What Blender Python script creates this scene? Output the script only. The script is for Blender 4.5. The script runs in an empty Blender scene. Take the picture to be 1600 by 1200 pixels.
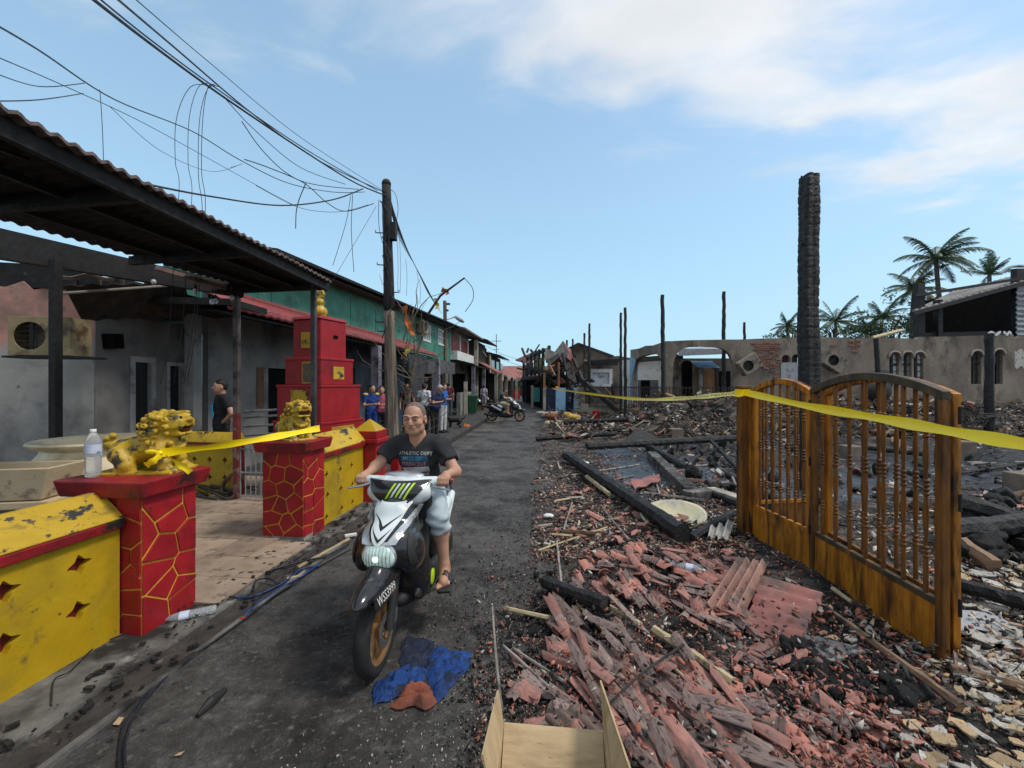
import bpy,math,random
import numpy as np
from mathutils import Vector,Matrix
from mathutils.bvhtree import BVHTree
from mathutils.geometry import tessellate_polygon
random.seed(11)
RNG=np.random.default_rng(11)
SC=bpy.context.scene
COL=SC.collection
R=math.radians
EYE,FOC=1.7,640.0
cam_data=bpy.data.cameras.new('camera')
cam=bpy.data.objects.new('camera',cam_data)
COL.objects.link(cam)
cam.location=(0,0,EYE)
cam.rotation_euler=(R(90),0,0)
cam_data.sensor_width=36.0
cam_data.lens=36.0*FOC/1600.0
cam_data.clip_start=0.05
cam_data.clip_end=2000
SC.camera=cam
SUN_EL,SUN_AZ=R(56),R(100)
world=bpy.data.worlds.new('World')
SC.world=world
world.use_nodes=True
wn,wl=world.node_tree.nodes,world.node_tree.links
wn.clear()
w_out=wn.new('ShaderNodeOutputWorld')
w_bg=wn.new('ShaderNodeBackground')
w_bg.inputs['Strength'].default_value=0.15
sky=wn.new('ShaderNodeTexSky')
sky.sky_type='NISHITA'
sky.sun_disc=False
sky.sun_elevation=SUN_EL
sky.sun_rotation=SUN_AZ
sky.air_density=1.0
sky.dust_density=1.0
sky.ozone_density=2.2
geo=wn.new('ShaderNodeTexCoord')
sep=wn.new('ShaderNodeSeparateXYZ')
wl.new(geo.outputs['Generated'],sep.inputs[0])
def wmath(op,a,b=None,clamp=False):
 n=wn.new('ShaderNodeMath')
 n.operation=op
 n.use_clamp=clamp
 for i,v in enumerate((a,b)):
  if v is None:
   continue
  if isinstance(v,(int,float)):
   n.inputs[i].default_value=v
  else:
   wl.new(v,n.inputs[i])
 return n.outputs[0]
zc=wmath('MAXIMUM',sep.outputs['Z'],0.03)
cu=wmath('DIVIDE',sep.outputs['X'],zc)
cv=wmath('DIVIDE',sep.outputs['Y'],zc)
comb=wn.new('ShaderNodeCombineXYZ')
wl.new(cu,comb.inputs[0])
wl.new(cv,comb.inputs[1])
def wnoise(scale,detail,rough,off,stretch=(1,1,1),dist=0.0):
 m=wn.new('ShaderNodeMapping')
 m.inputs['Location'].default_value=off
 m.inputs['Scale'].default_value=stretch
 m.inputs['Rotation'].default_value=(0,0,R(-25))
 wl.new(comb.outputs[0],m.inputs['Vector'])
 n=wn.new('ShaderNodeTexNoise')
 n.inputs['Scale'].default_value=scale
 n.inputs['Detail'].default_value=detail
 n.inputs['Roughness'].default_value=rough
 n.inputs['Distortion'].default_value=dist
 wl.new(m.outputs[0],n.inputs['Vector'])
 return n.outputs['Fac']
n1=wnoise(2.1,7,0.52,(3.1,0.4,0),(0.8,1.3,1),0.35)
n2=wnoise(0.7,4,0.5,(7.3,2.2,0))
bias=wmath('SUBTRACT',wmath('ADD',wmath('MULTIPLY',cu,0.38),1.46),cv)
bias=wmath('MULTIPLY',bias,0.75)
bias=wmath('MINIMUM',wmath('MAXIMUM',bias,-0.42),0.34)
cov=wmath('ADD',bias,wmath('MULTIPLY',wmath('SUBTRACT',n1,0.5),1.5))
cov=wmath('ADD',cov,wmath('MULTIPLY',wmath('SUBTRACT',n2,0.5),0.8))
rmp=wn.new('ShaderNodeValToRGB')
rmp.color_ramp.interpolation='EASE'
rmp.color_ramp.elements[0].position=0.0
rmp.color_ramp.elements[0].color=(0,0,0,1)
rmp.color_ramp.elements[1].position=0.62
rmp.color_ramp.elements[1].color=(1,1,1,1)
wl.new(cov,rmp.inputs[0])
n3=wnoise(1.3,5,0.55,(1.3,5.2,0))
crmp=wn.new('ShaderNodeValToRGB')
crmp.color_ramp.elements[0].position=0.3
crmp.color_ramp.elements[0].color=(3.4,3.5,3.65,1)
crmp.color_ramp.elements[1].position=0.75
crmp.color_ramp.elements[1].color=(4.7,4.75,4.75,1)
wl.new(n3,crmp.inputs[0])
hz=wmath('SUBTRACT',1.0,wmath('MULTIPLY',zc,1.2),True)
hz=wmath('ADD',wmath('MULTIPLY',wmath('POWER',hz,1.7),0.58),0.34)
mixh=wn.new('ShaderNodeMix')
mixh.data_type='RGBA'
mixh.inputs[7].default_value=(2.15,3.5,4.25,1)
wl.new(hz,mixh.inputs[0])
wl.new(sky.outputs[0],mixh.inputs[6])
mixw=wn.new('ShaderNodeMix')
mixw.data_type='RGBA'
wl.new(wmath('MULTIPLY',rmp.outputs[0],0.9),mixw.inputs[0])
wl.new(mixh.outputs[2],mixw.inputs[6])
wl.new(crmp.outputs[0],mixw.inputs[7])
wl.new(mixw.outputs[2],w_bg.inputs['Color'])
wl.new(w_bg.outputs[0],w_out.inputs[0])
sun_data=bpy.data.lights.new('sun','SUN')
sun_data.energy=1.6
sun_data.angle=R(11)
sun_data.color=(1.0,0.94,0.85)
sun=bpy.data.objects.new('sun',sun_data)
COL.objects.link(sun)
sdir=Vector((math.sin(SUN_AZ)*math.cos(SUN_EL),math.cos(SUN_AZ)*math.cos(SUN_EL),math.sin(SUN_EL)))
sun.rotation_euler=sdir.to_track_quat('Z','Y').to_euler()
sun.location=(0,0,30)
SC.view_settings.view_transform='Standard'
SC.view_settings.look='None'
SC.view_settings.gamma=1.0
SC.view_settings.exposure=0.55
SC.view_settings.use_curve_mapping=False
SC.render.engine='CYCLES'
SC.cycles.max_bounces=6
SC.cycles.transparent_max_bounces=8
TH=R(6.0)
CT,ST=math.cos(TH),math.sin(TH)
def S(a,b,z=0.0):
 """street frame: a to the right of the camera, b along the street"""
 return Vector((a*CT+b*ST,-a*ST+b*CT,z))
def P(px,py,Y):
 """point of the place surveyed from a pixel of the photograph and its distance"""
 return Vector(((px-800)/FOC*Y,Y,EYE-(py-600)/FOC*Y))
def G(px,py,z=0.0):
 Y=(EYE-z)*FOC/(py-600)
 return Vector(((px-800)/FOC*Y,Y,z))
class MB:
 def __init__(self):
  self.v,self.f=[],[]
  self.m=None
 def add(self,vs,fs):
  o=len(self.v)
  if self.m is not None:
   vs=[self.m @ Vector(p) for p in vs]
  self.v.extend([tuple(p) for p in vs])
  self.f.extend([tuple(i+o for i in q) for q in fs])
  return self
 def box(self,c,s,rz=0.0,M=None):
  x,y,z=s[0]/2,s[1]/2,s[2]/2
  pts=[(-x,-y,-z),(x,-y,-z),(x,y,-z),(-x,y,-z),(-x,-y,z),(x,-y,z),(x,y,z),(-x,y,z)]
  if M is None:
   M=Matrix.Rotation(rz,3,'Z')
  c=Vector(c)
  return self.add([c+M @ Vector(p) for p in pts],[(3,2,1,0),(4,5,6,7),(0,1,5,4),(1,2,6,5),(2,3,7,6),(3,0,4,7)])
 def hexa(self,lo,hi):
  """solid between two matching quads"""
  return self.add(list(lo)+list(hi),[(3,2,1,0),(4,5,6,7),(0,1,5,4),(1,2,6,5),(2,3,7,6),(3,0,4,7)])
 def bar(self,p,q,w,h,roll=0.0,w2=None,h2=None):
  p,q=Vector(p),Vector(q)
  d=(q-p).normalized()
  up=Vector((0,0,1)) if abs(d.z)<0.95 else Vector((0,1,0))
  s=d.cross(up).normalized()
  u=s.cross(d)
  if roll:
   c_,s_=math.cos(roll),math.sin(roll)
   s,u=s*c_+u*s_,u*c_-s*s_
  w2=w if w2 is None else w2
  h2=h if h2 is None else h2
  lo=[p+s*a*w/2+u*b*h/2 for a,b in((-1,-1),(1,-1),(1,1),(-1,1))]
  hi=[q+s*a*w2/2+u*b*h2/2 for a,b in((-1,-1),(1,-1),(1,1),(-1,1))]
  return self.add(lo+hi,[(0,1,2,3),(7,6,5,4),(4,5,1,0),(5,6,2,1),(6,7,3,2),(7,4,0,3)])
 def tube(self,pts,r,seg=8,cap=True,jit=0.0):
  pts=[Vector(p) for p in pts]
  n=len(pts)
  rs=[r]*n if isinstance(r,(int,float)) else list(r)
  vs,fs=[],[]
  prev=None
  for i,p in enumerate(pts):
   d=(pts[min(i+1,n-1)]-pts[max(i-1,0)])
   d=d.normalized() if d.length>1e-9 else Vector((0,0,1))
   if prev is None:
    up=Vector((0,0,1)) if abs(d.z)<0.9 else Vector((1,0,0))
    s=d.cross(up).normalized()
   else:
    s=(prev-d*prev.dot(d)).normalized()
   prev=s
   u=d.cross(s)
   for k in range(seg):
    a=2*math.pi*k/seg
    rr=rs[i]*(1+(random.uniform(-jit,jit) if jit else 0))
    vs.append(p+s*math.cos(a)*rr+u*math.sin(a)*rr)
  for i in range(n-1):
   for k in range(seg):
    a,b=i*seg+k,i*seg+(k+1)%seg
    fs.append((a,b,b+seg,a+seg))
  if cap:
   fs.append(tuple(range(seg-1,-1,-1)))
   fs.append(tuple((n-1)*seg+k for k in range(seg)))
  return self.add(vs,fs)
 def lathe(self,prof,c=(0,0,0),seg=24,sx=1.0,sy=1.0,cap=True,M=None):
  c=Vector(c)
  vs,fs=[],[]
  for r,z in prof:
   for k in range(seg):
    a=2*math.pi*k/seg
    p=Vector((r*sx*math.cos(a),r*sy*math.sin(a),z))
    vs.append(c+(M @ p if M is not None else p))
  n=len(prof)
  for i in range(n-1):
   for k in range(seg):
    a,b=i*seg+k,i*seg+(k+1)%seg
    fs.append((a,b,b+seg,a+seg))
  if cap:
   fs.append(tuple(range(seg-1,-1,-1)))
   fs.append(tuple((n-1)*seg+k for k in range(seg)))
  return self.add(vs,fs)
 def prism(self,poly,fn,t0,t1):
  """poly: 2-D outline (counter-clockwise), fn(u, v, t) -> point"""
  n=len(poly)
  lo=[fn(u,v,t0) for u,v in poly]
  hi=[fn(u,v,t1) for u,v in poly]
  fs=[tuple(range(n-1,-1,-1)),tuple(range(n,2*n))]
  fs+=[(i,(i+1)%n,n+(i+1)%n,n+i) for i in range(n)]
  return self.add(lo+hi,fs)
 def slab(self,outer,holes,fn,t0,t1):
  """wall with openings: outlines in (u, v); fn(u, v, t) -> point"""
  loops=[[Vector((u,v,0)) for u,v in outer]]+[[Vector((u,v,0)) for u,v in h] for h in holes]
  tris=tessellate_polygon(loops)
  flat=[p for l in loops for p in l]
  n=len(flat)
  vs=[fn(p.x,p.y,t0) for p in flat]+[fn(p.x,p.y,t1) for p in flat]
  fs=[]
  for t in tris:
   a,b,c=t
   pa,pb,pc=flat[a],flat[b],flat[c]
   if(pb.x-pa.x)*(pc.y-pa.y)-(pb.y-pa.y)*(pc.x-pa.x)<0:
    a,c=c,a
   fs.append((c,b,a))
   fs.append((a+n,b+n,c+n))
  o=0
  for li,l in enumerate(loops):
   m=len(l)
   area=sum(l[i].x*l[(i+1)%m].y-l[(i+1)%m].x*l[i].y for i in range(m))
   for i in range(m):
    a,b=o+i,o+(i+1)%m
    q=(a,b,b+n,a+n)
    fs.append(q if(area>0)==(li==0) else q[::-1])
   o+=m
  return self.add(vs,fs)
 def sheet(self,fn,nu,nv,thick=0.0,nrm=Vector((0,0,1))):
  """surface fn(s, t) on the unit square; with a thickness along nrm"""
  vs=[Vector(fn(i/nu,j/nv)) for j in range(nv+1) for i in range(nu+1)]
  w=nu+1
  fs=[(j*w+i,j*w+i+1,(j+1)*w+i+1,(j+1)*w+i) for j in range(nv) for i in range(nu)]
  if thick:
   n=len(vs)
   vs+=[p-nrm*thick for p in vs[:n]]
   fs+=[tuple(n+k for k in q[::-1]) for q in fs[:]]
   rim=[i for i in range(nu)]+[j*w+nu for j in range(nv)]+[nv*w+i for i in range(nu,0,-1)]+[j*w for j in range(nv,0,-1)]
   for k in range(len(rim)):
    a,b=rim[k],rim[(k+1)%len(rim)]
    fs.append((b,a,a+n,b+n))
  return self.add(vs,fs)
 def mesh(self,name):
  me=bpy.data.meshes.new(name)
  me.from_pydata(self.v,[],self.f)
  return me
def as_mesh(name,m):
 if isinstance(m,MB):
  return m.mesh(name)
 if isinstance(m,bpy.types.Mesh):
  return m
 me=bpy.data.meshes.new(name)
 me.from_pydata([tuple(p) for p in m[0]],[],[tuple(q) for q in m[1]])
 return me
def set_smooth(me,on=True):
 me.polygons.foreach_set('use_smooth',np.full(len(me.polygons),on))
def tag(o,label=None,cat=None,group=None,kind=None):
 if label:
  o['label']=label
 if cat:
  o['category']=cat
 if group:
  o['group']=group
 if kind:
  o['kind']=kind
 return o
def ob(name,m,mat,parent=None,smooth=False,bev=0.0,kind=None,world=True,loc=None,rz=0.0,label=None,cat=None,group=None,angle=None,recentre=True):
 me=as_mesh(name,m)
 if mat is not None and not me.materials:
  me.materials.append(mat)
 if smooth or angle:
  set_smooth(me)
 o=bpy.data.objects.new(name,me)
 COL.objects.link(o)
 if angle:
  me.set_sharp_from_angle(angle=R(angle))
 if parent is not None:
  o.parent=parent
  if world:
   M=ROOTM.get(parent.name)
   if M is not None:
    o.matrix_parent_inverse=M.inverted()
 elif recentre and loc is None and kind != 'structure' and len(me.vertices):
  n=len(me.vertices)
  co=np.empty(n*3,dtype=np.float32)
  me.vertices.foreach_get('co',co)
  co=co.reshape(-1,3)
  c=np.array([(co[:,0].min()+co[:,0].max())/2,(co[:,1].min()+co[:,1].max())/2,co[:,2].min()],dtype=np.float32)
  co-=c
  me.vertices.foreach_set('co',co.ravel())
  o.location=[float(k) for k in c]
  ROOTM[o.name]=Matrix.Translation(o.location)
 if loc is not None:
  o.location=loc
  o.rotation_euler=(0,0,rz)
  if parent is None:
   ROOTM[o.name]=Matrix.Translation(Vector(loc)) @ Matrix.Rotation(rz,4,'Z')
 if bev:
  b=o.modifiers.new('bevel','BEVEL')
  b.width=bev
  b.segments=2
  b.limit_method='ANGLE'
  b.angle_limit=R(40)
 return tag(o,label,cat,group,kind)
ROOTM={}
def thing(name,label,cat,loc=(0,0,0),rz=0.0,group=None,kind=None):
 o=bpy.data.objects.new(name,None)
 o.empty_display_size=0.2
 COL.objects.link(o)
 o.location=loc
 o.rotation_euler=(0,0,rz)
 ROOTM[o.name]=Matrix.Translation(Vector(loc)) @ Matrix.Rotation(rz,4,'Z')
 return tag(o,label,cat,group,kind)
def copy_tree(o,parent=None):
 c=o.copy()
 COL.objects.link(c)
 if parent is not None:
  c.parent=parent
 for ch in list(o.children):
  copy_tree(ch,c)
 return c
def lin(*rgb):
 """sRGB 0-255 to a linear base colour"""
 return tuple((c/255/12.92) if c/255<=0.04045 else((c/255+0.055)/1.055)**2.4 for c in rgb)+(1,)
def pm(name,cols,scale=6.0,rough=0.7,bump=0.25,bscale=60.0,bdist=0.01,metal=0.0,spec=0.4,stain=None,rand=0.0,vcol=False,coat=0.0,trans=0.0,rvar=0.15,stretch=(1,1,1),emit=None,zsplit=None,coords='Object',nrough=.6,alpha=1.0,ior=1.45):
 """noise-mottled principled material; stain = (colour, scale, threshold 0..1, softness)"""
 m=bpy.data.materials.new(name)
 m.use_nodes=True
 nt=m.node_tree
 N,L=nt.nodes,nt.links
 bs=N['Principled BSDF']
 tc=N.new('ShaderNodeTexCoord')
 mp=N.new('ShaderNodeMapping')
 mp.inputs['Scale'].default_value=stretch
 L.new(tc.outputs[coords],mp.inputs[0])
 def noise(sc,det=6,rg=0.6):
  n=N.new('ShaderNodeTexNoise')
  n.inputs['Scale'].default_value=sc
  n.inputs['Detail'].default_value=det
  n.inputs['Roughness'].default_value=rg
  L.new(mp.outputs[0],n.inputs['Vector'])
  return n.outputs['Fac']
 def mix(fac,a,b,mode='MIX'):
  x=N.new('ShaderNodeMix')
  x.data_type='RGBA'
  x.blend_type=mode
  for s,v in((0,fac),(6,a),(7,b)):
   if hasattr(v,'is_linked') or hasattr(v,'node'):
    L.new(v,x.inputs[s])
   else:
    x.inputs[s].default_value=v
  return x.outputs[2]
 def ramp(fac,stops):
  r=N.new('ShaderNodeValToRGB')
  e=r.color_ramp.elements
  while len(e)<len(stops):
   e.new(0.5)
  for k,(p,c) in enumerate(stops):
   e[k].position=p
   e[k].color=c
  L.new(fac,r.inputs[0])
  return r.outputs[0]
 cols=[c if len(c)==4 else tuple(c)+(1,) for c in cols]
 if vcol:
  at=N.new('ShaderNodeAttribute')
  at.attribute_name='tone'
  nz=ramp(noise(scale),[(0.3,(0.75,0.75,0.75,1)),(0.7,(1.2,1.2,1.2,1))])
  col=mix(1.0,at.outputs['Color'],nz,'MULTIPLY')
 elif len(cols)==1:
  nz=ramp(noise(scale),[(0.3,(0.85,0.85,0.85,1)),(0.7,(1.12,1.12,1.12,1))])
  col=mix(1.0,cols[0],nz,'MULTIPLY')
 else:
  lo,hi=0.3,0.7
  col=ramp(noise(scale,9,nrough),[(lo+(hi-lo)*k/(len(cols)-1),c) for k,c in enumerate(cols)])
 if zsplit:
  zc_,c2,soft=zsplit
  sp=N.new('ShaderNodeSeparateXYZ')
  L.new(tc.outputs['Object'],sp.inputs[0])
  ma=N.new('ShaderNodeMath')
  ma.operation='MULTIPLY_ADD'
  L.new(noise(2.2,5),ma.inputs[0])
  ma.inputs[1].default_value=soft
  L.new(sp.outputs['Z'],ma.inputs[2])
  mr=N.new('ShaderNodeMapRange')
  L.new(ma.outputs[0],mr.inputs[0])
  mr.inputs[1].default_value=zc_-0.06
  mr.inputs[2].default_value=zc_+0.06
  n_=ramp(noise(scale*1.3),[(0.3,tuple(k*0.75 for k in c2[:3])+(1,)),(0.7,tuple(k*1.15 for k in c2[:3])+(1,))])
  col=mix(mr.outputs[0],col,n_)
 if rand:
  oi=N.new('ShaderNodeObjectInfo')
  rv=ramp(oi.outputs['Random'],[(0.0,(1-rand,)*3+(1,)),(1.0,(1+rand,)*3+(1,))])
  col=mix(1.0,col,rv,'MULTIPLY')
 stains=[] if stain is None else(stain if isinstance(stain,list) else[stain])
 for sc_,ssc,th,soft in stains:
  sf=ramp(noise(ssc,8,0.65),[(max(0,1-th-soft),(0,0,0,1)),(min(1,1-th+soft),(1,1,1,1))])
  col=mix(sf,col,sc_ if len(sc_)==4 else tuple(sc_)+(1,))
 L.new(col,bs.inputs['Base Color'])
 bs.inputs['Metallic'].default_value=metal
 bs.inputs['Specular IOR Level'].default_value=spec
 bs.inputs['Coat Weight'].default_value=coat
 bs.inputs['Transmission Weight'].default_value=trans
 bs.inputs['IOR'].default_value=ior
 bs.inputs['Alpha'].default_value=alpha
 if rvar:
  rr=ramp(noise(scale*2.7),[(0.3,(max(0.02,rough-rvar),)*3+(1,)),(0.7,(min(1,rough+rvar),)*3+(1,))])
  L.new(rr,bs.inputs['Roughness'])
 else:
  bs.inputs['Roughness'].default_value=rough
 if bump:
  b=N.new('ShaderNodeBump')
  b.inputs['Strength'].default_value=bump
  b.inputs['Distance'].default_value=bdist
  L.new(noise(bscale,8),b.inputs['Height'])
  L.new(b.outputs[0],bs.inputs['Normal'])
 if emit:
  bs.inputs['Emission Color'].default_value=emit[0]+(1,) if len(emit[0])==3 else emit[0]
  bs.inputs['Emission Strength'].default_value=emit[1]
 return m
BLACK=(0.012,0.011,0.011,1)
SOOT=(0.02,0.018,0.017,1)
M={}
M['char']=pm('charred wood',[(0.006,0.006,0.0065),(0.016,0.015,0.015),(0.036,0.034,0.033)],14,0.6,0.9,45,0.03,spec=0.5,rvar=0.2)
M['char_soft']=pm('sooty timber',[(0.02,0.018,0.017),(0.05,0.043,0.038)],9,0.75,0.5,50)
M['asphalt']=pm('wet asphalt',[(0.030,0.027,0.0245),(0.066,0.061,0.056),(0.135,0.127,0.117)],9,0.68,0.9,85,0.02,spec=0.4,rvar=0.2,nrough=.75,stain=[((0.11,0.104,0.096),.8,0.43,0.10),((0.017,0.0155,0.0145),1.3,0.45,0.07),((0.15,0.142,0.13),26,0.385,0.06),((0.012,0.011,0.011),14,0.37,0.05),((0.03,0.024,0.02),3.3,0.37,0.1),((0.26,0.25,0.23),75,0.31,0.02)])
M['ground']=pm('bare ground',[(0.06,0.055,0.05),(0.13,0.12,0.105)],0.6,0.9,0.4,30,stain=(SOOT,0.9,0.45,0.1))
M['ash']=pm('ash and rubble bed',[(0.014,0.013,0.012),(0.062,0.054,0.047),(0.19,0.165,0.14)],5,0.85,1.0,38,0.03,stain=[((0.17,0.075,0.055),9,0.40,0.03),((0.30,0.27,0.235),17,0.37,0.02),((0.01,0.01,0.011),2.1,0.47,0.06)])
M['concrete']=pm('stained concrete',[(0.17,0.165,0.15),(0.33,0.32,0.29)],4,0.85,0.5,70,stain=[(SOOT,3.5,0.42,0.06),((0.10,0.09,0.08),14,0.4,0.04)])
M['footpath']=pm('sooty concrete',[(.05,.047,.043),(.2,.19,.17)],5,.85,.6,60,stain=[((.02,.018,.017),2.6,.47,.07),((.30,.29,.26),4.5,.37,.06)])
M['gutter']=pm('sooty drain strip',[(0.02,0.018,0.017),(0.07,0.06,0.052)],5,0.7,0.8,60,stain=((0.15,0.13,0.11),9,0.36,0.05))
M['tilefloor']=pm('tan floor tile',[(0.30,0.22,0.16),(0.42,0.33,0.25)],3,0.5,0.15,50,rand=0.16,stain=[(SOOT,2.2,0.40,0.08),((0.05,0.045,0.04),12,0.36,0.03)],coords='Generated')
M['yellow']=pm('yellow wall paint',[(0.39,0.24,0.005),(0.50,0.32,0.008)],3,0.55,0.25,28,stain=[((0.27,0.175,0.02),2.3,0.42,0.12),((0.10,0.08,0.03),5,0.345,0.05),((.05,.045,.03),17,.31,.02)])
M['yellow_dirty']=pm('flaked yellow coping paint',[(0.43,0.27,0.015),(0.56,0.37,0.03)],4,0.6,0.5,32,stain=[((0.03,0.03,0.032),5.0,0.405,0.015),((0.05,0.045,0.04),19,0.375,0.012),((.3,.2,.03),9,.4,.05)],stretch=(1.0,0.6,1.0))
M['red']=pm('crimson paint',[(0.27,0.010,0.014),(0.37,0.015,0.021)],5,0.45,0.2,45,stain=[((0.13,0.012,0.015),3.2,0.40,0.09),((.03,.02,.02),9,.33,.04)],rand=0.16)
M['red_sooty']=pm('crimson paint with soot',[(0.25,0.010,0.013),(0.36,0.015,0.021)],5,0.5,0.25,45,stain=[(SOOT,3.6,0.425,0.05),((.12,.012,.015),2.2,.42,.12)])
M['darkred']=pm('dark red recess paint',[(0.10,0.008,0.008),(0.17,0.012,0.012)],8,0.7,0.2)
M['gold']=pm('ochre joint paint',[(0.62,0.30,0.03),(0.75,0.42,0.05)],10,0.6,0.2)
M['goldpaint']=pm('gold lacquer',[(0.36,0.21,0.008),(0.62,0.41,0.022)],12,0.42,0.4,60,spec=0.6,stain=[((0.035,0.028,0.015),11,0.43,0.05),((.16,.13,.06),5,.36,.08)])
M['green']=pm('green wall paint',[(0.045,0.20,0.135),(0.065,0.26,0.18)],2,0.6,0.1,30,stain=[((0.02,0.08,0.06),1.2,0.4,0.15),((0.16,0.28,0.21),2.5,0.33,0.1)])
M['roofred']=pm('red roof sheet',[(0.20,0.035,0.035),(0.30,0.065,0.06)],4,0.55,0.2,40,stain=((0.10,0.05,0.045),5,0.42,0.08))
M['roofpink']=pm('faded red roof tiles',[(0.25,0.09,0.075),(0.36,0.15,0.125)],3,0.75,0.3,30,stain=((0.10,0.07,0.06),2,0.4,0.1))
M['tile']=pm('broken red roofing',[(0.27,0.118,0.095),(0.45,0.215,0.17)],5,0.8,0.4,55,rand=0.35,stain=[((0.17,0.125,0.112),3.4,0.42,0.12),((0.025,0.022,0.022),8,0.36,0.04),((0.5,0.36,0.3),26,0.31,0.02)])
M['tile_grey']=pm('weathered roofing',[(0.16,0.115,0.10),(0.33,0.235,0.205)],6,0.85,0.5,55,rand=0.3,stain=[((0.03,0.027,0.026),5,0.42,0.05),((0.30,0.27,0.25),14,0.33,0.03)])
M['tile_fresh']=pm('fresh broken clay',[(0.38,0.15,0.115),(0.50,0.23,0.175)],7,0.8,0.3,60,rand=0.18,stain=((0.10,0.06,0.05),7,0.36,0.04))
M['ochre']=pm('ochre plaster',[(0.36,0.235,0.125),(0.52,0.385,0.235)],7,0.85,0.4,60,rand=0.2,stain=((0.05,0.04,0.035),6,0.38,0.05))
M['plaster']=pm('pale broken plaster',[(0.34,0.32,0.28),(0.55,0.52,0.47)],7,0.9,0.4,60,rand=0.2,stain=((0.05,0.045,0.04),6,0.40,0.06))
M['burntwall']=pm('smoke stained plaster',[(0.20,0.155,0.12),(0.33,0.265,0.21)],0.9,0.9,0.6,18,0.03,stain=[((0.10,0.085,0.07),0.55,0.45,0.12),((0.045,0.04,0.036),1.5,0.40,0.08),((0.40,0.36,0.30),3.0,0.33,0.05)],stretch=(1,1,0.55))
M['brick']=pm('old brick',[(0.20,0.09,0.065),(0.30,0.15,0.11)],9,0.9,0.4,80,rand=0.3,stain=((0.05,0.04,0.035),4,0.4,0.08))
M['greywall']=pm('grey render',[(0.23,0.22,0.205),(0.33,0.315,0.295)],2.2,0.85,0.35,24,zsplit=(2.65,(0.44,0.22,0.17),0.7),stain=[((0.11,0.108,0.105),1.3,0.42,0.1),((0.05,0.048,0.046),4,0.32,0.04)])
M['bluegrey']=pm('blue grey wall paint',[(0.145,0.142,0.138),(0.20,0.197,0.193)],1.6,0.7,0.15,24,stain=[((0.06,0.06,0.062),1.3,0.42,0.12)])
M['black_metal']=pm('sooty steel',[(0.008,0.0075,0.0075),(0.02,0.018,0.018)],7,0.7,0.3,60)
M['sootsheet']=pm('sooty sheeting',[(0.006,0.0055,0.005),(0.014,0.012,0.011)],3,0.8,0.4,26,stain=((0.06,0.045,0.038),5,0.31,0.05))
M['rust']=pm('rust red steel',[(0.12,0.02,0.018),(0.22,0.035,0.03)],9,0.6,0.3,60,stain=((0.20,0.17,0.15),7,0.42,0.05))
M['palegrey']=pm('pale galvanised sheet',[(0.26,0.27,0.28),(0.45,0.46,0.47)],3,0.55,0.2,30,stain=((0.07,0.065,0.06),3,0.42,0.1))
M['white']=pm('white paint',[(0.62,0.62,0.60),(0.76,0.76,0.74)],3,0.6,0.15,30,stain=((0.25,0.24,0.22),3,0.38,0.1))
M['cream']=pm('cream glaze',[(0.62,0.51,0.33),(0.74,0.64,0.44)],4,0.42,0.15,30,stain=[((0.12,0.05,0.03),5,0.315,0.012),((0.30,0.24,0.15),3,0.4,0.1)])
M['tanstone']=pm('tan planter',[(0.46,0.35,0.21),(0.58,0.46,0.30)],4,0.8,0.3,40,stain=((0.15,0.12,0.07),5,0.36,0.05))
M['lightblue']=pm('light blue paint',[(0.22,0.42,0.60),(0.30,0.52,0.70)],3,0.65,0.2,30,stain=((0.10,0.12,0.14),3,0.38,0.08))
M['sootcloth']=pm('soaked navy cloth',[(.008,.012,.03),(.02,.03,.06)],8,.7,.9,30,.03,stain=((.05,.05,.05),12,.38,.06))
M['navy']=pm('navy gate paint',[(0.015,0.025,0.06),(0.03,0.045,0.09)],5,0.6,0.2)
M['teal']=pm('teal panel',[(0.05,0.26,0.24),(0.08,0.34,0.30)],4,0.6,0.1)
M['creamwall']=pm('cream masonry',[(0.36,0.32,0.25),(0.52,0.47,0.38)],2.2,0.85,0.3,24,stain=[((0.13,0.11,0.09),1.8,0.42,0.1)])
M['woodpole']=pm('weathered pole wood',[(0.13,0.10,0.075),(0.27,0.225,0.17)],6,0.85,0.7,30,0.02,stretch=(4,4,0.35),stain=((0.03,0.025,0.022),2.2,0.42,0.1))
M['polechar']=pm('charred pole wood',[(0.010,0.010,0.011),(0.035,0.03,0.028)],8,0.75,0.8,40,0.02,stretch=(3,3,0.6))
M['gatewood']=pm('varnished orange teak',[(0.26,0.09,0.008),(0.45,0.17,0.012),(0.54,0.22,0.016)],5,0.5,0.25,40,spec=0.4,stretch=(3,3,0.5),stain=[((0.09,0.03,0.008),3.0,0.43,0.1),((0.018,0.014,0.01),2.4,0.41,0.06),((.03,.02,.012),11,.36,.05)])
M['gatechar']=pm('blackened gate wood',[(0.03,0.025,0.018),(0.10,0.07,0.035)],6,0.6,0.5,45,stretch=(2,2,1),stain=((0.30,0.10,0.012),3,0.36,0.06))
M['gatedark']=pm('scorched orange teak',[(0.10,0.038,0.008),(0.27,0.105,0.014)],5,0.55,0.35,45,stretch=(3,3,0.5),stain=((0.016,0.013,0.011),3.5,0.45,0.08))
M['tape']=pm('yellow warning tape',[(0.95,0.66,0.006),(0.97,0.72,0.01)],6,0.32,0.1,10,spec=0.5)
M['ink']=pm('black print',[(0.02,0.02,0.02)],6,0.6,0.0)
M['wire']=pm('black cable',[(0.012,0.012,0.014),(0.03,0.03,0.032)],9,0.55,0.0)
M['bulb']=pm('clear bulb glass',[(0.75,0.78,0.80)],3,0.12,0.0,spec=0.6,trans=0.5,rvar=0)
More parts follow.
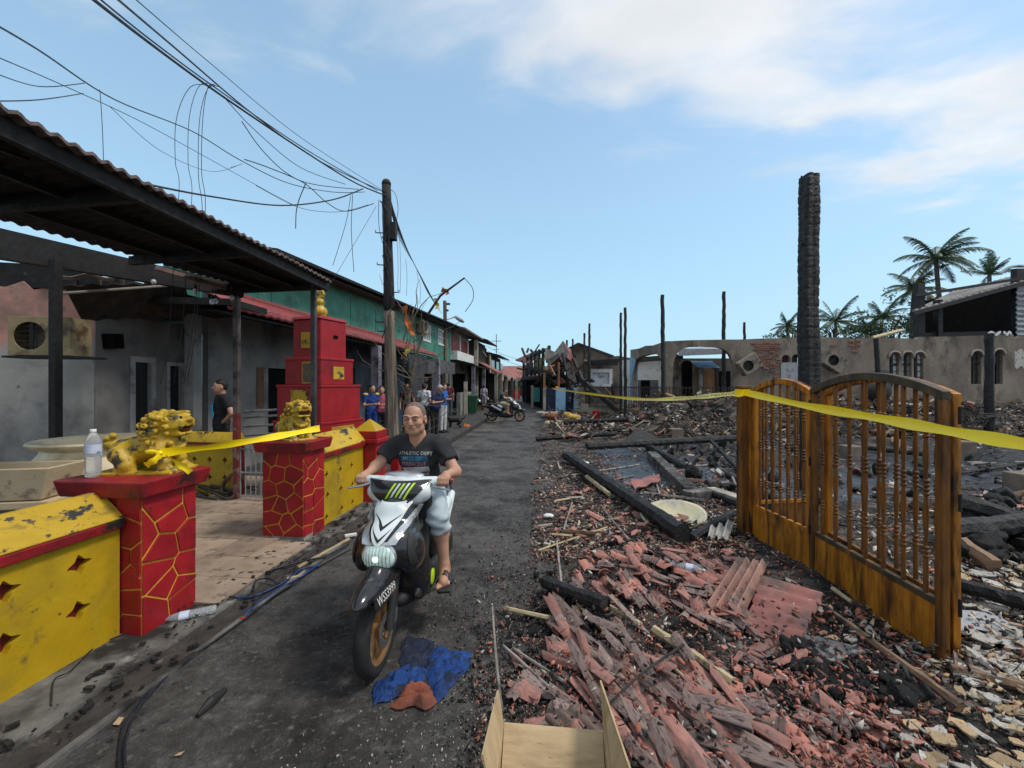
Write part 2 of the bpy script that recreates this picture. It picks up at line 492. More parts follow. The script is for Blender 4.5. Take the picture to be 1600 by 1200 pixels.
M['card']=pm('corrugated cardboard',[(0.43,0.31,0.17),(0.53,0.40,0.23)],4,0.8,0.2,50,stretch=(1,6,1),stain=[((.30,.21,.11),3,.40,.12),((.2,.14,.08),15,.34,.04)])
M['bamboo']=pm('bamboo and lath',[(0.33,0.26,0.14),(0.55,0.45,0.27)],7,0.7,0.3,50,rand=0.25,stain=((0.05,0.04,0.03),5,0.38,0.06))
M['stick']=pm('grey splintered lath',[(0.20,0.17,0.15),(0.42,0.38,0.33)],8,0.85,0.4,50,rand=0.3,stain=((0.03,0.027,0.025),5,0.42,0.08))
M['plank']=pm('brown plank',[(0.15,0.09,0.055),(0.27,0.17,0.105)],5,0.75,0.4,40,rand=0.25,stretch=(1,1,4),stain=((0.02,0.018,0.016),3,0.45,0.08))
M['wet']=pm('wet sooty floor',[(0.022,0.026,0.034),(0.055,0.063,0.08)],2.2,0.26,0.25,22,0.02,spec=0.55,rvar=0.2,stain=[((0.05,0.05,0.052),3,0.42,0.08),((0.01,0.01,0.011),1.2,0.42,0.1)])
M['bluecloth']=pm('blue wet cloth',[(0.006,0.025,0.10),(0.012,0.085,0.36)],7,0.6,0.9,30,0.03,stain=[((0.012,0.014,0.02),9,0.44,0.06),((.012,.02,.05),4,.42,.1)])
M['rustcloth']=pm('rust brown cloth',[(0.12,0.035,0.02),(0.28,0.085,0.045)],9,0.9,0.7,40,stain=((0.04,0.03,0.025),4,0.4,0.1))
M['bluehose']=pm('blue hose',[(0.01,0.03,0.10),(0.015,0.06,0.21)],6,0.4,0.1)
M['blackhose']=pm('dark cable',[(0.01,0.012,0.018),(0.02,0.024,0.035)],6,0.45,0.1)
M['plastic']=pm('clear plastic',[(0.80,0.84,0.88)],4,0.16,0.3,14,trans=0.75,spec=0.5,rvar=0.05,ior=1.2)
M['label_blue']=pm('blue bottle label',[(0.01,0.18,0.42)],4,0.4,0)
M['redplastic']=pm('red plastic',[(0.50,0.015,0.015),(0.6,0.03,0.025)],4,0.4,0.1)
M['greenplastic']=pm('dark green plastic',[(0.015,0.06,0.03),(0.02,0.09,0.045)],4,0.5,0.1)
M['mustard']=pm('mustard cloth',[(0.40,0.24,0.05),(0.6,0.38,0.10)],6,0.9,0.4,stain=((0.08,0.06,0.04),4,0.4,0.1))
M['darkwood']=pm('dark timber boards',[(0.035,0.027,0.021),(0.085,0.065,0.05)],3,0.85,0.4,20,stretch=(3,3,0.6),stain=((0.17,0.13,0.10),3,0.33,0.06))
M['brownwood']=pm('orange brown timber',[(0.20,0.10,0.05),(0.33,0.18,0.095)],4,0.75,0.3,30,stain=((0.03,0.025,0.02),2,0.42,0.1))
M['glass_dark']=pm('dark window glass',[(0.02,0.024,0.03)],3,0.12,0.0,spec=0.6,rvar=0.04)
M['pane']=pm('pale louvre glass',[(0.50,0.53,0.55),(0.65,0.68,0.70)],2,0.3,0.0,stain=((0.12,0.11,0.10),3,0.38,0.08))
M['shade']=pm('shade and soot black',[(0.003,0.003,0.0035),(0.008,0.0075,0.0075)],2,0.95,0.2,spec=.1)  # near-black base paints in the shade of interiors and openings, besides burnt black
M['palmleaf']=pm('palm leaf',[(0.026,0.06,0.024),(0.065,0.115,0.045)],0.8,0.5,0.0,spec=0.4)
M['palmdry']=pm('yellowed palm leaf',[(0.13,0.12,0.035),(0.20,0.17,0.06)],0.8,0.6,0.0)
M['bark']=pm('palm bark',[(0.05,0.042,0.034),(0.12,0.10,0.085)],3,0.9,0.6,14,stretch=(1,1,5))
M['orange_rag']=pm('orange rag',[(0.45,0.10,0.03),(0.62,0.20,0.05)],6,0.85,0.2)
M['yellow_rag']=pm('yellow rag',[(0.50,0.36,0.08),(0.65,0.5,0.14)],6,0.85,0.2)
def surface_nets(D,org,h):
 sgn=D<0
 nx,ny,nz=D.shape
 c=[sgn[i:nx-1+i,j:ny-1+j,k:nz-1+k] for i in(0,1) for j in(0,1) for k in(0,1)]
 cnt=sum(x.astype(np.int8) for x in c)
 act=(cnt>0) & (cnt<8)
 idx=np.full(act.shape,-1,dtype=np.int64)
 I,J,K=np.nonzero(act)
 n=len(I)
 idx[I,J,K]=np.arange(n)
 acc=np.zeros((n,3))
 num=np.zeros(n)
 corners=[(i,j,k) for i in(0,1) for j in(0,1) for k in(0,1)]
 vals={cc:D[I+cc[0],J+cc[1],K+cc[2]] for cc in corners}
 for a in corners:
  for ax in range(3):
   if a[ax]==1:
    continue
   b=list(a)
   b[ax]=1
   b=tuple(b)
   da,db=vals[a],vals[b]
   m=(da<0) != (db<0)
   t=np.where(m,da/np.where(m,da-db,1),0)
   p=np.zeros((n,3))
   for q in range(3):
    p[:,q]=a[q]+t*(b[q]-a[q])
   acc+=p*m[:,None]
   num+=m
 V=(acc/np.maximum(num,1)[:,None]+np.stack([I,J,K],1))*h+np.array(org)
 F=[]
 for ax in range(3):
  lo=[slice(1,-1)]*3
  lo[ax]=slice(0,-1)
  hi=[slice(1,-1)]*3
  hi[ax]=slice(1,None)
  s0,s1=sgn[tuple(lo)],sgn[tuple(hi)]
  A,B,C=np.nonzero(s0 != s1)
  o=[A+1,B+1,C+1]
  o[ax]=[A,B,C][ax]
  u,v=(ax+1)%3,(ax+2)%3
  def cell(du,dv):
   q=[x.copy() for x in o]
   q[u]-=du
   q[v]-=dv
   return idx[q[0],q[1],q[2]]
  quad=np.stack([cell(1,1),cell(0,1),cell(0,0),cell(1,0)],1)
  fl=~s0[A,B,C]
  quad[fl]=quad[fl][:,::-1]
  F.append(quad)
 F=np.concatenate(F)
 F=F[(F>=0).all(1)]
 return V,F
class Blob:
 """smooth union of rounded primitives; every primitive may also cut (neg=True)"""
 def __init__(self,k=0.02):
  self.p=[]
  self.k=k
 def cap(self,a,b,ra,rb=None,k=None,neg=False,flat=(1,1,1)):
  self.p.append(('cap',np.array(a,float),np.array(b,float),ra,ra if rb is None else rb,self.k if k is None else k,neg,flat))
  return self
 def ell(self,c,r,rot=None,k=None,neg=False):
  self.p.append(('ell',np.array(c,float),np.array(r,float),np.array(rot) if rot is not None else None,None,self.k if k is None else k,neg,None))
  return self
 def box(self,c,hs,rnd=0.01,rot=None,k=None,neg=False):
  self.p.append(('box',np.array(c,float),np.array(hs,float),np.array(rot) if rot is not None else None,rnd,self.k if k is None else k,neg,None))
  return self
 def cyl(self,a,b,ra,rb=None,k=None,neg=False,rnd=0.004):
  self.p.append(('cyl',np.array(a,float),np.array(b,float),ra,ra if rb is None else rb,self.k if k is None else k,neg,rnd))
  return self
 def chain(self,pts,rs,k=None,neg=False):
  for i in range(len(pts)-1):
   self.cap(pts[i],pts[i+1],rs[i],rs[i+1],k,neg)
  return self
 def bounds(self,q):
  kind=q[0]
  if kind in('cap','cyl'):
   r=max(q[3],q[4])
   return np.minimum(q[1],q[2])-r,np.maximum(q[1],q[2])+r
  r=q[2]
  if q[3] is not None:
   r=np.full(3,np.linalg.norm(r))
  return q[1]-r,q[1]+r
 def mesh(self,h=0.01,post=None):
  lo=np.min([self.bounds(q)[0] for q in self.p if not q[6]],0)-3*h-self.k
  hi=np.max([self.bounds(q)[1] for q in self.p if not q[6]],0)+3*h+self.k
  n=np.ceil((hi-lo)/h).astype(int)+1
  ax=[lo[i]+h*np.arange(n[i]) for i in range(3)]
  D=np.full(n,10.0,dtype=np.float32)
  for q in self.p:
   kind,k=q[0],q[5]
   bl,bh=self.bounds(q)
   pad=k+4*h
   i0=np.clip(np.floor((bl-pad-lo)/h).astype(int),0,n-1)
   i1=np.clip(np.ceil((bh+pad-lo)/h).astype(int)+1,1,n)
   if(i1<=i0).any():
    continue
   sl=tuple(slice(i0[i],i1[i]) for i in range(3))
   X=ax[0][sl[0]][:,None,None]
   Y=ax[1][sl[1]][None,:,None]
   Z=ax[2][sl[2]][None,None,:]
   if kind in('cap','cyl'):
    a,b=q[1],q[2]
    ba=b-a
    L2=max(float(ba @ ba),1e-12)
    px,py,pz=X-a[0],Y-a[1],Z-a[2]
    t=(px*ba[0]+py*ba[1]+pz*ba[2])/L2
    tc=np.clip(t,0,1)
    r=q[3]+(q[4]-q[3])*tc
    if kind=='cap':
     d=np.sqrt((px-tc*ba[0])**2+(py-tc*ba[1])**2+(pz-tc*ba[2])**2)-r
    else:
     rad=np.sqrt((px-t*ba[0])**2+(py-t*ba[1])**2+(pz-t*ba[2])**2)-r
     axl=(np.abs(t-0.5)-0.5)*math.sqrt(L2)
     d=np.minimum(np.maximum(rad,axl),0)+np.sqrt(np.maximum(rad,0)**2+np.maximum(axl,0)**2)
   else:
    c=q[1]
    px,py,pz=X-c[0],Y-c[1],Z-c[2]
    if q[3] is not None:
     Rm=q[3]
     px,py,pz=(px*Rm[0][0]+py*Rm[1][0]+pz*Rm[2][0],px*Rm[0][1]+py*Rm[1][1]+pz*Rm[2][1],px*Rm[0][2]+py*Rm[1][2]+pz*Rm[2][2])
    r=q[2]
    if kind=='ell':
     k0=np.sqrt((px/r[0])**2+(py/r[1])**2+(pz/r[2])**2)
     k1=np.sqrt((px/r[0]**2)**2+(py/r[1]**2)**2+(pz/r[2]**2)**2)+1e-9
     d=k0*(k0-1)/k1
    else:
     rn=q[4]
     qx,qy,qz=np.abs(px)-r[0]+rn,np.abs(py)-r[1]+rn,np.abs(pz)-r[2]+rn
     d=np.sqrt(np.maximum(qx,0)**2+np.maximum(qy,0)**2+np.maximum(qz,0)**2)+np.minimum(np.maximum(qx,np.maximum(qy,qz)),0)-rn
   E=D[sl]
   if q[6]:
    g=-d
    if k>0:
     hh=np.clip(0.5-0.5*(g-E)/k*-1,0,1)
     D[sl]=E*(1-hh)+g*hh+k*hh*(1-hh)
    else:
     D[sl]=np.maximum(E,g)
   else:
    if k>0:
     hh=np.clip(0.5+0.5*(E-d)/k,0,1)
     D[sl]=E*(1-hh)+d*hh-k*hh*(1-hh)
    else:
     D[sl]=np.minimum(E,d)
  if post is not None:
   D=post(D,ax[0][:,None,None],ax[1][None,:,None],ax[2][None,None,:]).astype(np.float32)
  return surface_nets(D,lo,h)
def rotm(rx=0,ry=0,rz=0):
 return np.array(Matrix.Rotation(rz,3,'Z') @ Matrix.Rotation(ry,3,'Y') @ Matrix.Rotation(rx,3,'X'))
def join(*parts):
 V,F,o=[],[],0
 for v,f in parts:
  v=np.asarray(v,float)
  V.append(v)
  F.extend([tuple(int(i)+o for i in q) for q in f])
  o+=len(v)
 return np.concatenate(V),F
def nmesh(name,V,F):
 """fast mesh from arrays of equal-sized faces"""
 V=np.asarray(V,dtype=np.float32)
 F=np.asarray(F,dtype=np.int32)
 me=bpy.data.meshes.new(name)
 me.vertices.add(len(V))
 me.vertices.foreach_set('co',V.ravel())
 k=F.shape[1]
 me.loops.add(F.size)
 me.loops.foreach_set('vertex_index',F.ravel())
 me.polygons.add(len(F))
 me.polygons.foreach_set('loop_start',np.arange(0,F.size,k,dtype=np.int32))
 me.update(calc_edges=True)
 return me
_fonts={}
def text_mesh(s,size):
 cu_=bpy.data.curves.new('lettering','FONT')
 cu_.body=s
 cu_.size=size
 cu_.align_x='CENTER'
 cu_.align_y='CENTER'
 cu_.resolution_u=2
 o=bpy.data.objects.new('lettering',cu_)
 COL.objects.link(o)
 dg=bpy.context.evaluated_depsgraph_get()
 me=bpy.data.meshes.new_from_object(o.evaluated_get(dg))
 V=np.array([v.co[:] for v in me.vertices])
 F=[tuple(p.vertices) for p in me.polygons]
 bpy.data.objects.remove(o)
 bpy.data.meshes.remove(me)
 bpy.data.curves.remove(cu_)
 return V,F
def smooth01(t):
 t=np.clip(t,0,1)
 return t*t*(3-2*t)
def vnoise(x,y,seed=0):
 """cheap value noise on arrays"""
 x,y=np.asarray(x,float)+seed*17.13,np.asarray(y,float)+seed*9.7
 xi,yi=np.floor(x),np.floor(y)
 fx,fy=x-xi,y-yi
 fx,fy=fx*fx*(3-2*fx),fy*fy*(3-2*fy)
 def hsh(a,b):
  s=np.sin(a*127.1+b*311.7)*43758.5453
  return s-np.floor(s)
 return(hsh(xi,yi)*(1-fx)+hsh(xi+1,yi)*fx)*(1-fy)+(hsh(xi,yi+1)*(1-fx)+hsh(xi+1,yi+1)*fx)*fy
def edge_x(y):
 """where the rubble spills over the road"""
 y=np.asarray(y,float)
 base=np.interp(y,[0.5,1.8,2.6,3.4,4.5,6.5,9,12,16,21,27,40],[-0.05,0.02,0.10,0.28,0.42,0.55,0.62,0.55,0.85,1.35,2.2,4.0])
 return base+(vnoise(y*2.3,y*0+3)-0.5)*0.5+(vnoise(y*7,y*0+8)-0.5)*0.16
def bump2(x,y,cx,cy,rx,ry):
 return np.exp(-(((x-cx)/rx)**2+((y-cy)/ry)**2))
def H(x,y):
 """height of the rubble bed (below the road outside it)"""
 x,y=np.asarray(x,float),np.asarray(y,float)
 d=x-edge_x(y)
 t=smooth01(d/0.55)
 near=0.01+0.03*vnoise(x*3,y*3,1)+0.03*vnoise(x*9,y*9,2)+0.015*vnoise(x*24,y*24,3)
 h=near
 h=h+0.10*bump2(x,y,1.25,3.1,0.55,0.7)+0.08*bump2(x,y,0.7,2.3,0.4,0.5)+0.09*bump2(x,y,1.5,3.5,0.4,0.4)
 wet=smooth01((y-5.6)/0.6)*smooth01((13.6-y)/0.9)*smooth01((x-(1.45+(y-5.6)*0.08+np.maximum(y-10,0)*.5))/0.5)
 wet=np.maximum(wet,0)
 h=h*(1-wet)+wet*(-0.01+0.045*vnoise(x*1.1,y*1.1,5)+0.10*np.maximum(vnoise(x*2.7,y*2.7,12)-0.6,0))
 far=smooth01((y-12.8)/1.8)*smooth01((x-3.0-(y-12)*.22)/2.2)
 h=h+far*(0.35+0.55*vnoise(x*0.7,y*0.7,6)+0.25*vnoise(x*2.1,y*2.1,7))
 h=h+0.10*smooth01((y-11)/4)*smooth01((x-0.9)/0.8)*vnoise(x*1.3,y*1.3,8)
 h=h+0.16*bump2(x,y,3.9,3.9,1.0,0.55)+0.2*bump2(x,y,5.6,4.6,1.4,0.5)+0.05*bump2(x,y,3.0,2.6,0.8,0.7)
 return h*t-0.035*(1-smooth01((d+0.25)/0.35))
def Hs(x,y):
 return float(H(np.array([x]),np.array([y]))[0])
g=MB()
g.add([(-300,-100,-0.05),(300,-100,-0.05),(300,600,-0.05),(-300,600,-0.05)],[(0,1,2,3)])
ob('ground',g,M['ground'],kind='structure')
rb=np.concatenate([np.arange(-2,12,0.12),np.arange(12,62,1.2)])
ra=np.linspace(-2.24,4.6,72)
A,B=np.meshgrid(ra,rb)
bend=np.where(B>22,-(B-22)**2*0.0045,0)
X=A*CT+B*ST+bend
Y=-A*ST+B*CT
Z=0.0+0.012*(vnoise(X*1.4,Y*1.4,21)-0.5)+0.006*(vnoise(X*6,Y*6,22)-0.5)
w=len(ra)
nI,nJ=len(rb),w
ii,jj=np.meshgrid(np.arange(nI-1),np.arange(nJ-1),indexing='ij')
q=(ii*w+jj).ravel()
grid_faces=np.stack([q,q+1,q+w+1,q+w],1)
me=nmesh('road',np.stack([X,Y,Z],2).reshape(-1,3),grid_faces)
set_smooth(me)
ob('road',me,M['asphalt'],kind='structure')
xs=np.concatenate([np.arange(-0.6,3.2,0.035),3.2+np.cumsum(0.035*1.022**np.arange(150))])
ys=np.concatenate([np.arange(0.6,4.2,0.035),4.2+np.cumsum(0.035*1.018**np.arange(165))])
XX,YY=np.meshgrid(xs,ys)
ZZ=H(XX,YY)
w=len(xs)
ii,jj=np.meshgrid(np.arange(len(ys)-1),np.arange(w-1),indexing='ij')
q=(ii*w+jj).ravel()
me=nmesh('rubble_ground',np.stack([XX,YY,ZZ],2).reshape(-1,3),np.stack([q,q+1,q+w+1,q+w],1))
set_smooth(me)
ob('rubble_ground',me,M['ash'],kind='structure')
fl=MB()
fl.sheet(lambda s,t:(1.25+s*24,5.7+8.2*t,0.034),8,4)
ob('wet_floor',fl,M['wet'],kind='structure')
st=MB()
st.add([S(-2.46,-2,0.012),S(-2.23,-2,0.012),S(-2.23,7.5,0.012),S(-2.46,7.5,0.012)],[(0,1,2,3)])
ob('drain_strip',st,M['gutter'],kind='structure')
st=MB()
st.box(S(-2.24,2.2,0.008),(0.035,8.4,0.026),rz=-TH)
ob('kerb_edge',st,M['footpath'],kind='structure')
st=MB()
st.hexa([S(-2.9,-2,-0.04),S(-2.46,-2,-0.04),S(-2.46,7.5,-0.04),S(-2.9,7.5,-0.04)],[S(-2.9,-2,0.045),S(-2.47,-2,0.024),S(-2.47,7.5,0.024),S(-2.9,7.5,0.045)])
ob('concrete_footpath',st,M['footpath'],kind='structure')
fc=MB()
fc.add([S(-12,-2,0.03),S(-2.88,-2,0.03),S(-2.88,9.5,0.03),S(-12,9.5,0.03)],[(0,1,2,3)])
forecourt=ob('forecourt_floor',fc,M['gutter'],kind='structure')
tm=MB().box((0,0,0),(0.394,0.394,0.02)).mesh('floor_tile')
tm.materials.append(M['tilefloor'])
for i in range(11):
 for j in range(11):
  a,b=-2.52-0.2-0.4*i,2.62+0.4*j
  if a>-2.75 and(b>4.0 or b<3.0):
   continue
  o=ob('floor_tile',tm,None,forecourt,world=False)
  o.location=S(a,b,0.046+random.uniform(-0.002,0.002))
  o.rotation_euler=(random.uniform(-.004,.004),random.uniform(-.004,.004),-TH)
st=MB()
st.hexa([S(-9,9.4,-0.04),S(-3.0,9.4,-0.04),S(-3.4,34,-0.04),S(-9,34,-0.04)],[S(-9,9.4,0.09),S(-3.0,9.4,0.09),S(-3.4,34,0.09),S(-9,34,0.09)])
ob('pavement',st,M['gutter'],kind='structure')
def on_plane(px,py,a0):
 """(b, z) where the ray of a pixel meets the plane a = a0 of the street frame"""
 k=(px-800)/FOC
 b=(-a0*CT-k*a0*ST)/(ST-k*CT)
 Y=-a0*ST+b*CT
 return b,EYE-(py-600)/FOC*Y
def star(cx,cy,rx,ry,n=6,rot=0.0):
 pts=[]
 for k in range(4):
  a0,a1=math.pi/2*k,math.pi/2*(k+1)
  for j in range(n):
   t=j/n
   a=a0+(a1-a0)*t
   d=1-0.46*math.sin(math.pi*t)**0.9
   pts.append((cx+rx*d*math.cos(a+rot),cy+ry*d*math.sin(a+rot)))
 return pts
def boundary_wall(label,a0,b0,b1,holes,ztop,zcope,hole_fn,thick=0.16,z0=0.02):
 root=thing('boundary_wall',label,'wall',S(a0,(b0+b1)/2,0),0,'yellow boundary walls')
 f=MB()
 hs=[hole_fn(u,v) for u,v in holes]
 f.slab([(b0,z0),(b1,z0),(b1,ztop),(b0,ztop)],hs,lambda u,v,t:S(a0-t,u,v),0.045,0.0)
 ob('wall_face',f,M['yellow'],root,bev=0.004)
 f=MB()
 f.hexa([S(a0-thick,b0,z0),S(a0-0.047,b0,z0),S(a0-0.047,b1,z0),S(a0-thick,b1,z0)],[S(a0-thick,b0,ztop),S(a0-0.047,b0,ztop),S(a0-0.047,b1,ztop),S(a0-thick,b1,ztop)])
 ob('wall_core',f,M['darkred'],root)
 f=MB()
 f.hexa([S(a0-thick-.03,b0,ztop+.001),S(a0+.04,b0,ztop+.001),S(a0+.04,b1,ztop+.001),S(a0-thick-.03,b1,ztop+.001)],[S(a0-thick-.03,b0,ztop+.06),S(a0+.045,b0,ztop+.06),S(a0+.045,b1,ztop+.06),S(a0-thick-.03,b1,ztop+.06)])
 ob('red_band',f,M['red_sooty'],root,bev=0.006)
 f=MB()
 e=0.0
 prof=[(0.035,ztop+.062),(0.035,ztop+.072),(-0.135,zcope),(-0.16,zcope),(-thick-.05,ztop+.072),(-thick-.05,ztop+.062)]
 lo=[S(a0+da,b0+e,z) for da,z in prof]
 hi=[S(a0+da,b1-e,z) for da,z in prof]
 n=len(prof)
 f.add(lo+hi,[tuple(range(n)),tuple(range(2*n-1,n-1,-1))]+[(i,n+i,n+(i+1)%n,(i+1)%n) for i in range(n)])
 ob('coping',f,M['yellow_dirty'],root,bev=0.006)
 return root
W1=-2.86
h1=[on_plane(125,882,W1),on_plane(123,954,W1),on_plane(8,925,W1),on_plane(8,1006,W1)]
h1+=[(h1[2][0]-0.36*k,h1[i][1]) for k in(1,2) for i in(2,3)]
boundary_wall('yellow wall with dark red star openings and stained sloping coping in the near left corner',W1,-0.6,2.42,h1,0.755,0.99,lambda u,v:star(u,v,0.068,0.062,rot=0.12))
W2=-2.70
h2=[on_plane(px,py,W2) for px,py in((510.5,742),(532,734),(549.5,727.5),(512,774),(533,764),(551,757),(534,795))]
h2.append((h2[5][0],h2[6][1]))
h2.append((h2[0][0],h2[6][1]))
boundary_wall('short yellow wall with dark diamond openings between the lion pillar and the small red pillar',W2,4.45,5.55,h2,0.83,1.10,lambda u,v:star(u,v,0.042,0.05,4))
pa,pb=P(240,790,6.25),P(370,780,6.0)
root=thing('boundary_wall','dim yellow inner wall with dark red diamonds behind the forecourt floor','wall',((pa.x+pb.x)/2,6.1,0),0,'yellow boundary walls')
f=MB()
dirv=Vector((pb.x-pa.x,pb.y-pa.y,0))
nn=Vector((dirv.y,-dirv.x,0)).normalized()
Lw=dirv.length
def inner(u,v,t):
 return Vector((pa.x,pa.y,0))+dirv*(u/Lw)+nn*t+Vector((0,0,v))
f.slab([(0,.03),(Lw,.03),(Lw,.8),(0,.8)],[star(Lw*k,z,0.045,0.055,4) for k in(.5,.68,.86) for z in(.32,.58)],inner,-0.04,0.0)
ob('wall_face',f,M['yellow'],root)
f=MB()
f.hexa([inner(0,.03,-.14),inner(0,.03,-.042),inner(Lw,.03,-.042),inner(Lw,.03,-.14)],[inner(0,.8,-.14),inner(0,.8,-.042),inner(Lw,.8,-.042),inner(Lw,.8,-.14)])
ob('wall_core',f,M['darkred'],root)
f=MB()
f.hexa([inner(0,.801,-.17),inner(0,.801,.04),inner(Lw,.801,.04),inner(Lw,.801,-.17)],[inner(0,.84,-.17),inner(0,.84,.04),inner(Lw,.84,.04),inner(Lw,.84,-.17)])
ob('red_band',f,M['red_sooty'],root)
f=MB()
f.hexa([inner(0,.842,-.18),inner(0,.842,.05),inner(Lw,.842,.05),inner(Lw,.842,-.18)],[inner(0,.98,-.09),inner(0,.98,-.06),inner(Lw,.98,-.06),inner(Lw,.98,-.09)])
ob('coping',f,M['yellow_dirty'],root)
def clip_poly(poly,nx,ny,c):
 out=[]
 n=len(poly)
 for i in range(n):
  p,q_=poly[i],poly[(i+1)%n]
  dp,dq=p[0]*nx+p[1]*ny-c,q_[0]*nx+q_[1]*ny-c
  if dp<=0:
   out.append(p)
  if(dp<0<dq) or(dq<0<dp):
   t=dp/(dp-dq)
   out.append((p[0]+(q_[0]-p[0])*t,p[1]+(q_[1]-p[1])*t))
 return out
def cells(wd,hg,nu,nv,rnd,gap):
 seeds=[]
 for j in range(nv):
  for i in range(nu):
   seeds.append(((i+0.5+(0.25 if j%2 else-0.25)+rnd.uniform(-.4,.4))*wd/nu,(j+0.5+rnd.uniform(-.4,.4))*hg/nv))
 res=[]
 for i,s in enumerate(seeds):
  poly=[(0,0),(wd,0),(wd,hg),(0,hg)]
  for j,o in enumerate(seeds):
   if i==j:
    continue
   nx,ny=o[0]-s[0],o[1]-s[1]
   L_=math.hypot(nx,ny)
   nx,ny=nx/L_,ny/L_
   c=(s[0]+o[0])/2*nx+(s[1]+o[1])/2*ny-gap/2
   poly=clip_poly(poly,nx,ny,c)
   if len(poly)<3:
    break
  if len(poly)>=3:
   res.append(poly)
 return res
def stone_pillar(label,a1,b0,wd,dp,hgt,seed,z0=0.02,plinth=False):
 """a1: street side, b0: near side"""
 rnd=random.Random(seed)
 root=thing('gate_pillar',label,'pillar',S(a1-wd/2,b0+dp/2,z0),0,'red stone-clad gate pillars')
 def block(x0,x1,y0,y1,za,zb,i=0.0):
  m=MB()
  m.hexa([S(x0,y0,za),S(x1,y0,za),S(x1,y1,za),S(x0,y1,za)],[S(x0-i,y0-i,zb),S(x1+i,y0-i,zb),S(x1+i,y1+i,zb),S(x0-i,y1+i,zb)])
  return m
 ob('pillar_core',block(a1-wd,a1,b0,b0+dp,z0,hgt),M['gold'],root)
 for fn,w_ in((lambda u,v,t:S(a1+t,b0+u,z0+v),dp),(lambda u,v,t:S(a1-wd+u,b0-t,z0+v),wd)):
  for poly in cells(w_,hgt-z0,3 if w_>.45 else 2,6,rnd,0.013):
   m=MB()
   m.prism(poly,fn,0.0005,rnd.uniform(.007,.013))
   ob('stone',m,M['red'],root,bev=0.005)
 mm=MB()
 for x0,x1,y0,y1 in((a1-wd-.004,a1-wd+.001,b0,b0+dp),(a1-wd,a1,b0+dp-.001,b0+dp+.004)):
  mm.hexa([S(x0,y0,z0),S(x1,y0,z0),S(x1,y1,z0),S(x0,y1,z0)],[S(x0,y0,hgt),S(x1,y0,hgt),S(x1,y1,hgt),S(x0,y1,hgt)])
 ob('plain_side',mm,M['red_sooty'],root)
 e=0.055
 ob('cap',block(a1-wd-e,a1+e,b0-e,b0+dp+e,hgt+.001,hgt+0.115,0.022),M['red_sooty'],root,bev=0.012)
 if plinth:
  ob('plinth',block(a1-wd-.012,a1+.01,b0-.012,b0+dp,z0-.01,z0+.05),M['concrete'],root)
 return root
stone_pillar('red pillar with yellow crazy-paving joints carrying the larger golden lion and a water bottle',-2.72,2.44,0.50,0.40,0.95,5)
stone_pillar('red pillar with yellow crazy-paving joints carrying the second lion, beside the short yellow wall',-2.66,4.10,0.46,0.38,0.97,12,plinth=True)
root=thing('end_pillar','plain red pillar with yellow pyramid top at the end of the short yellow wall','pillar',S(-2.68,5.76,0.02))
def sblock(x0,x1,y0,y1,za,zb,i=0.0):
 m=MB()
 m.hexa([S(x0,y0,za),S(x1,y0,za),S(x1,y1,za),S(x0,y1,za)],[S(x0-i,y0-i,zb),S(x1+i,y0-i,zb),S(x1+i,y1+i,zb),S(x0-i,y1+i,zb)])
 return m
ob('shaft',sblock(-2.86,-2.52,5.56,5.9,0.02,0.86),M['red'],root,bev=0.006)
ob('collar',sblock(-2.90,-2.48,5.52,5.94,0.861,0.92),M['red'],root,bev=0.008)
ob('cap',sblock(-2.87,-2.51,5.55,5.91,0.921,1.03,0.01),M['red'],root,bev=0.008)
ob('pyramid',sblock(-2.86,-2.52,5.56,5.90,1.031,1.19,-0.165),M['yellow'],root)
for b,lb in((6.55,'slim red post just behind the pyramid topped pillar'),(7.3,'slim red post farther along, near the utility pole')):
 ob('fence_post',sblock(-2.72,-2.58,b,b+.13,0.02,0.80,0.0),M['red'],bev=0.008,label=lb,cat='post',group='slim red posts')
TX,TY=-2.95,6.30
tower=thing('paper_burner_tower','stepped red tower with yellow panels and golden gourd finial behind the lion pillar','tower',(TX,TY,0.05),R(-19))
def tl(x0,x1,y0,y1,za,zb,i=0.0):
 m=MB()
 m.hexa([(x0,y0,za),(x1,y0,za),(x1,y1,za),(x0,y1,za)],[(x0-i,y0-i,zb),(x1+i,y0-i,zb),(x1+i,y1+i,zb),(x0-i,y1+i,zb)])
 return m
tower.scale=(.93,.93,1.055)
tiers=[(0.96,0.0,1.10),(0.88,1.10,1.60),(0.72,1.60,1.98),(0.56,1.98,2.52)]
for k,(s,za,zb) in enumerate(tiers):
 t_=ob('tier',tl(-s/2,s/2,-s/2,s/2,za-0.05+.001,zb-.05),M['red'],tower,world=False,bev=0.012)
 e=0.012
 if k<3:
  ob('ledge',tl(-s/2-e,s/2+e,-s/2-e,s/2+e,zb-.085,zb-.047),M['red'],t_,world=False,bev=0.008)
ob('roof_slab',tl(-.3,.3,-.3,.3,2.472,2.52,-0.03),M['red'],tower,world=False,bev=0.008)
def panel(face,u,z,w_,h_,s,mat,name='panel',d=0.006):
 m=MB()
 if face=='l':
  m.box((u,-s/2-d/2,z),(w_,d,h_))
 else:
  m.box((s/2+d/2,u,z),(d,w_,h_))
 return ob(name,m,mat,tower,world=False,bev=0.003)
panel('l',-0.02,2.18,0.18,0.22,0.56,M['yellow_dirty'])
panel('r',0.02,1.72,0.24,0.18,0.72,M['yellow_dirty'])
panel('l',0.12,1.72,0.26,0.30,0.72,M['yellow_dirty'])
panel('l',0.12,1.72,0.22,0.26,0.733,pm('dim tablet',[(0.05,.045,.035),(.2,.16,.09)],22,.6,.3,60),'tablet')
panel('l',0.02,1.36,0.34,0.24,0.88,M['yellow_dirty'])
panel('r',-0.02,0.84,0.50,0.26,0.96,M['yellow'])
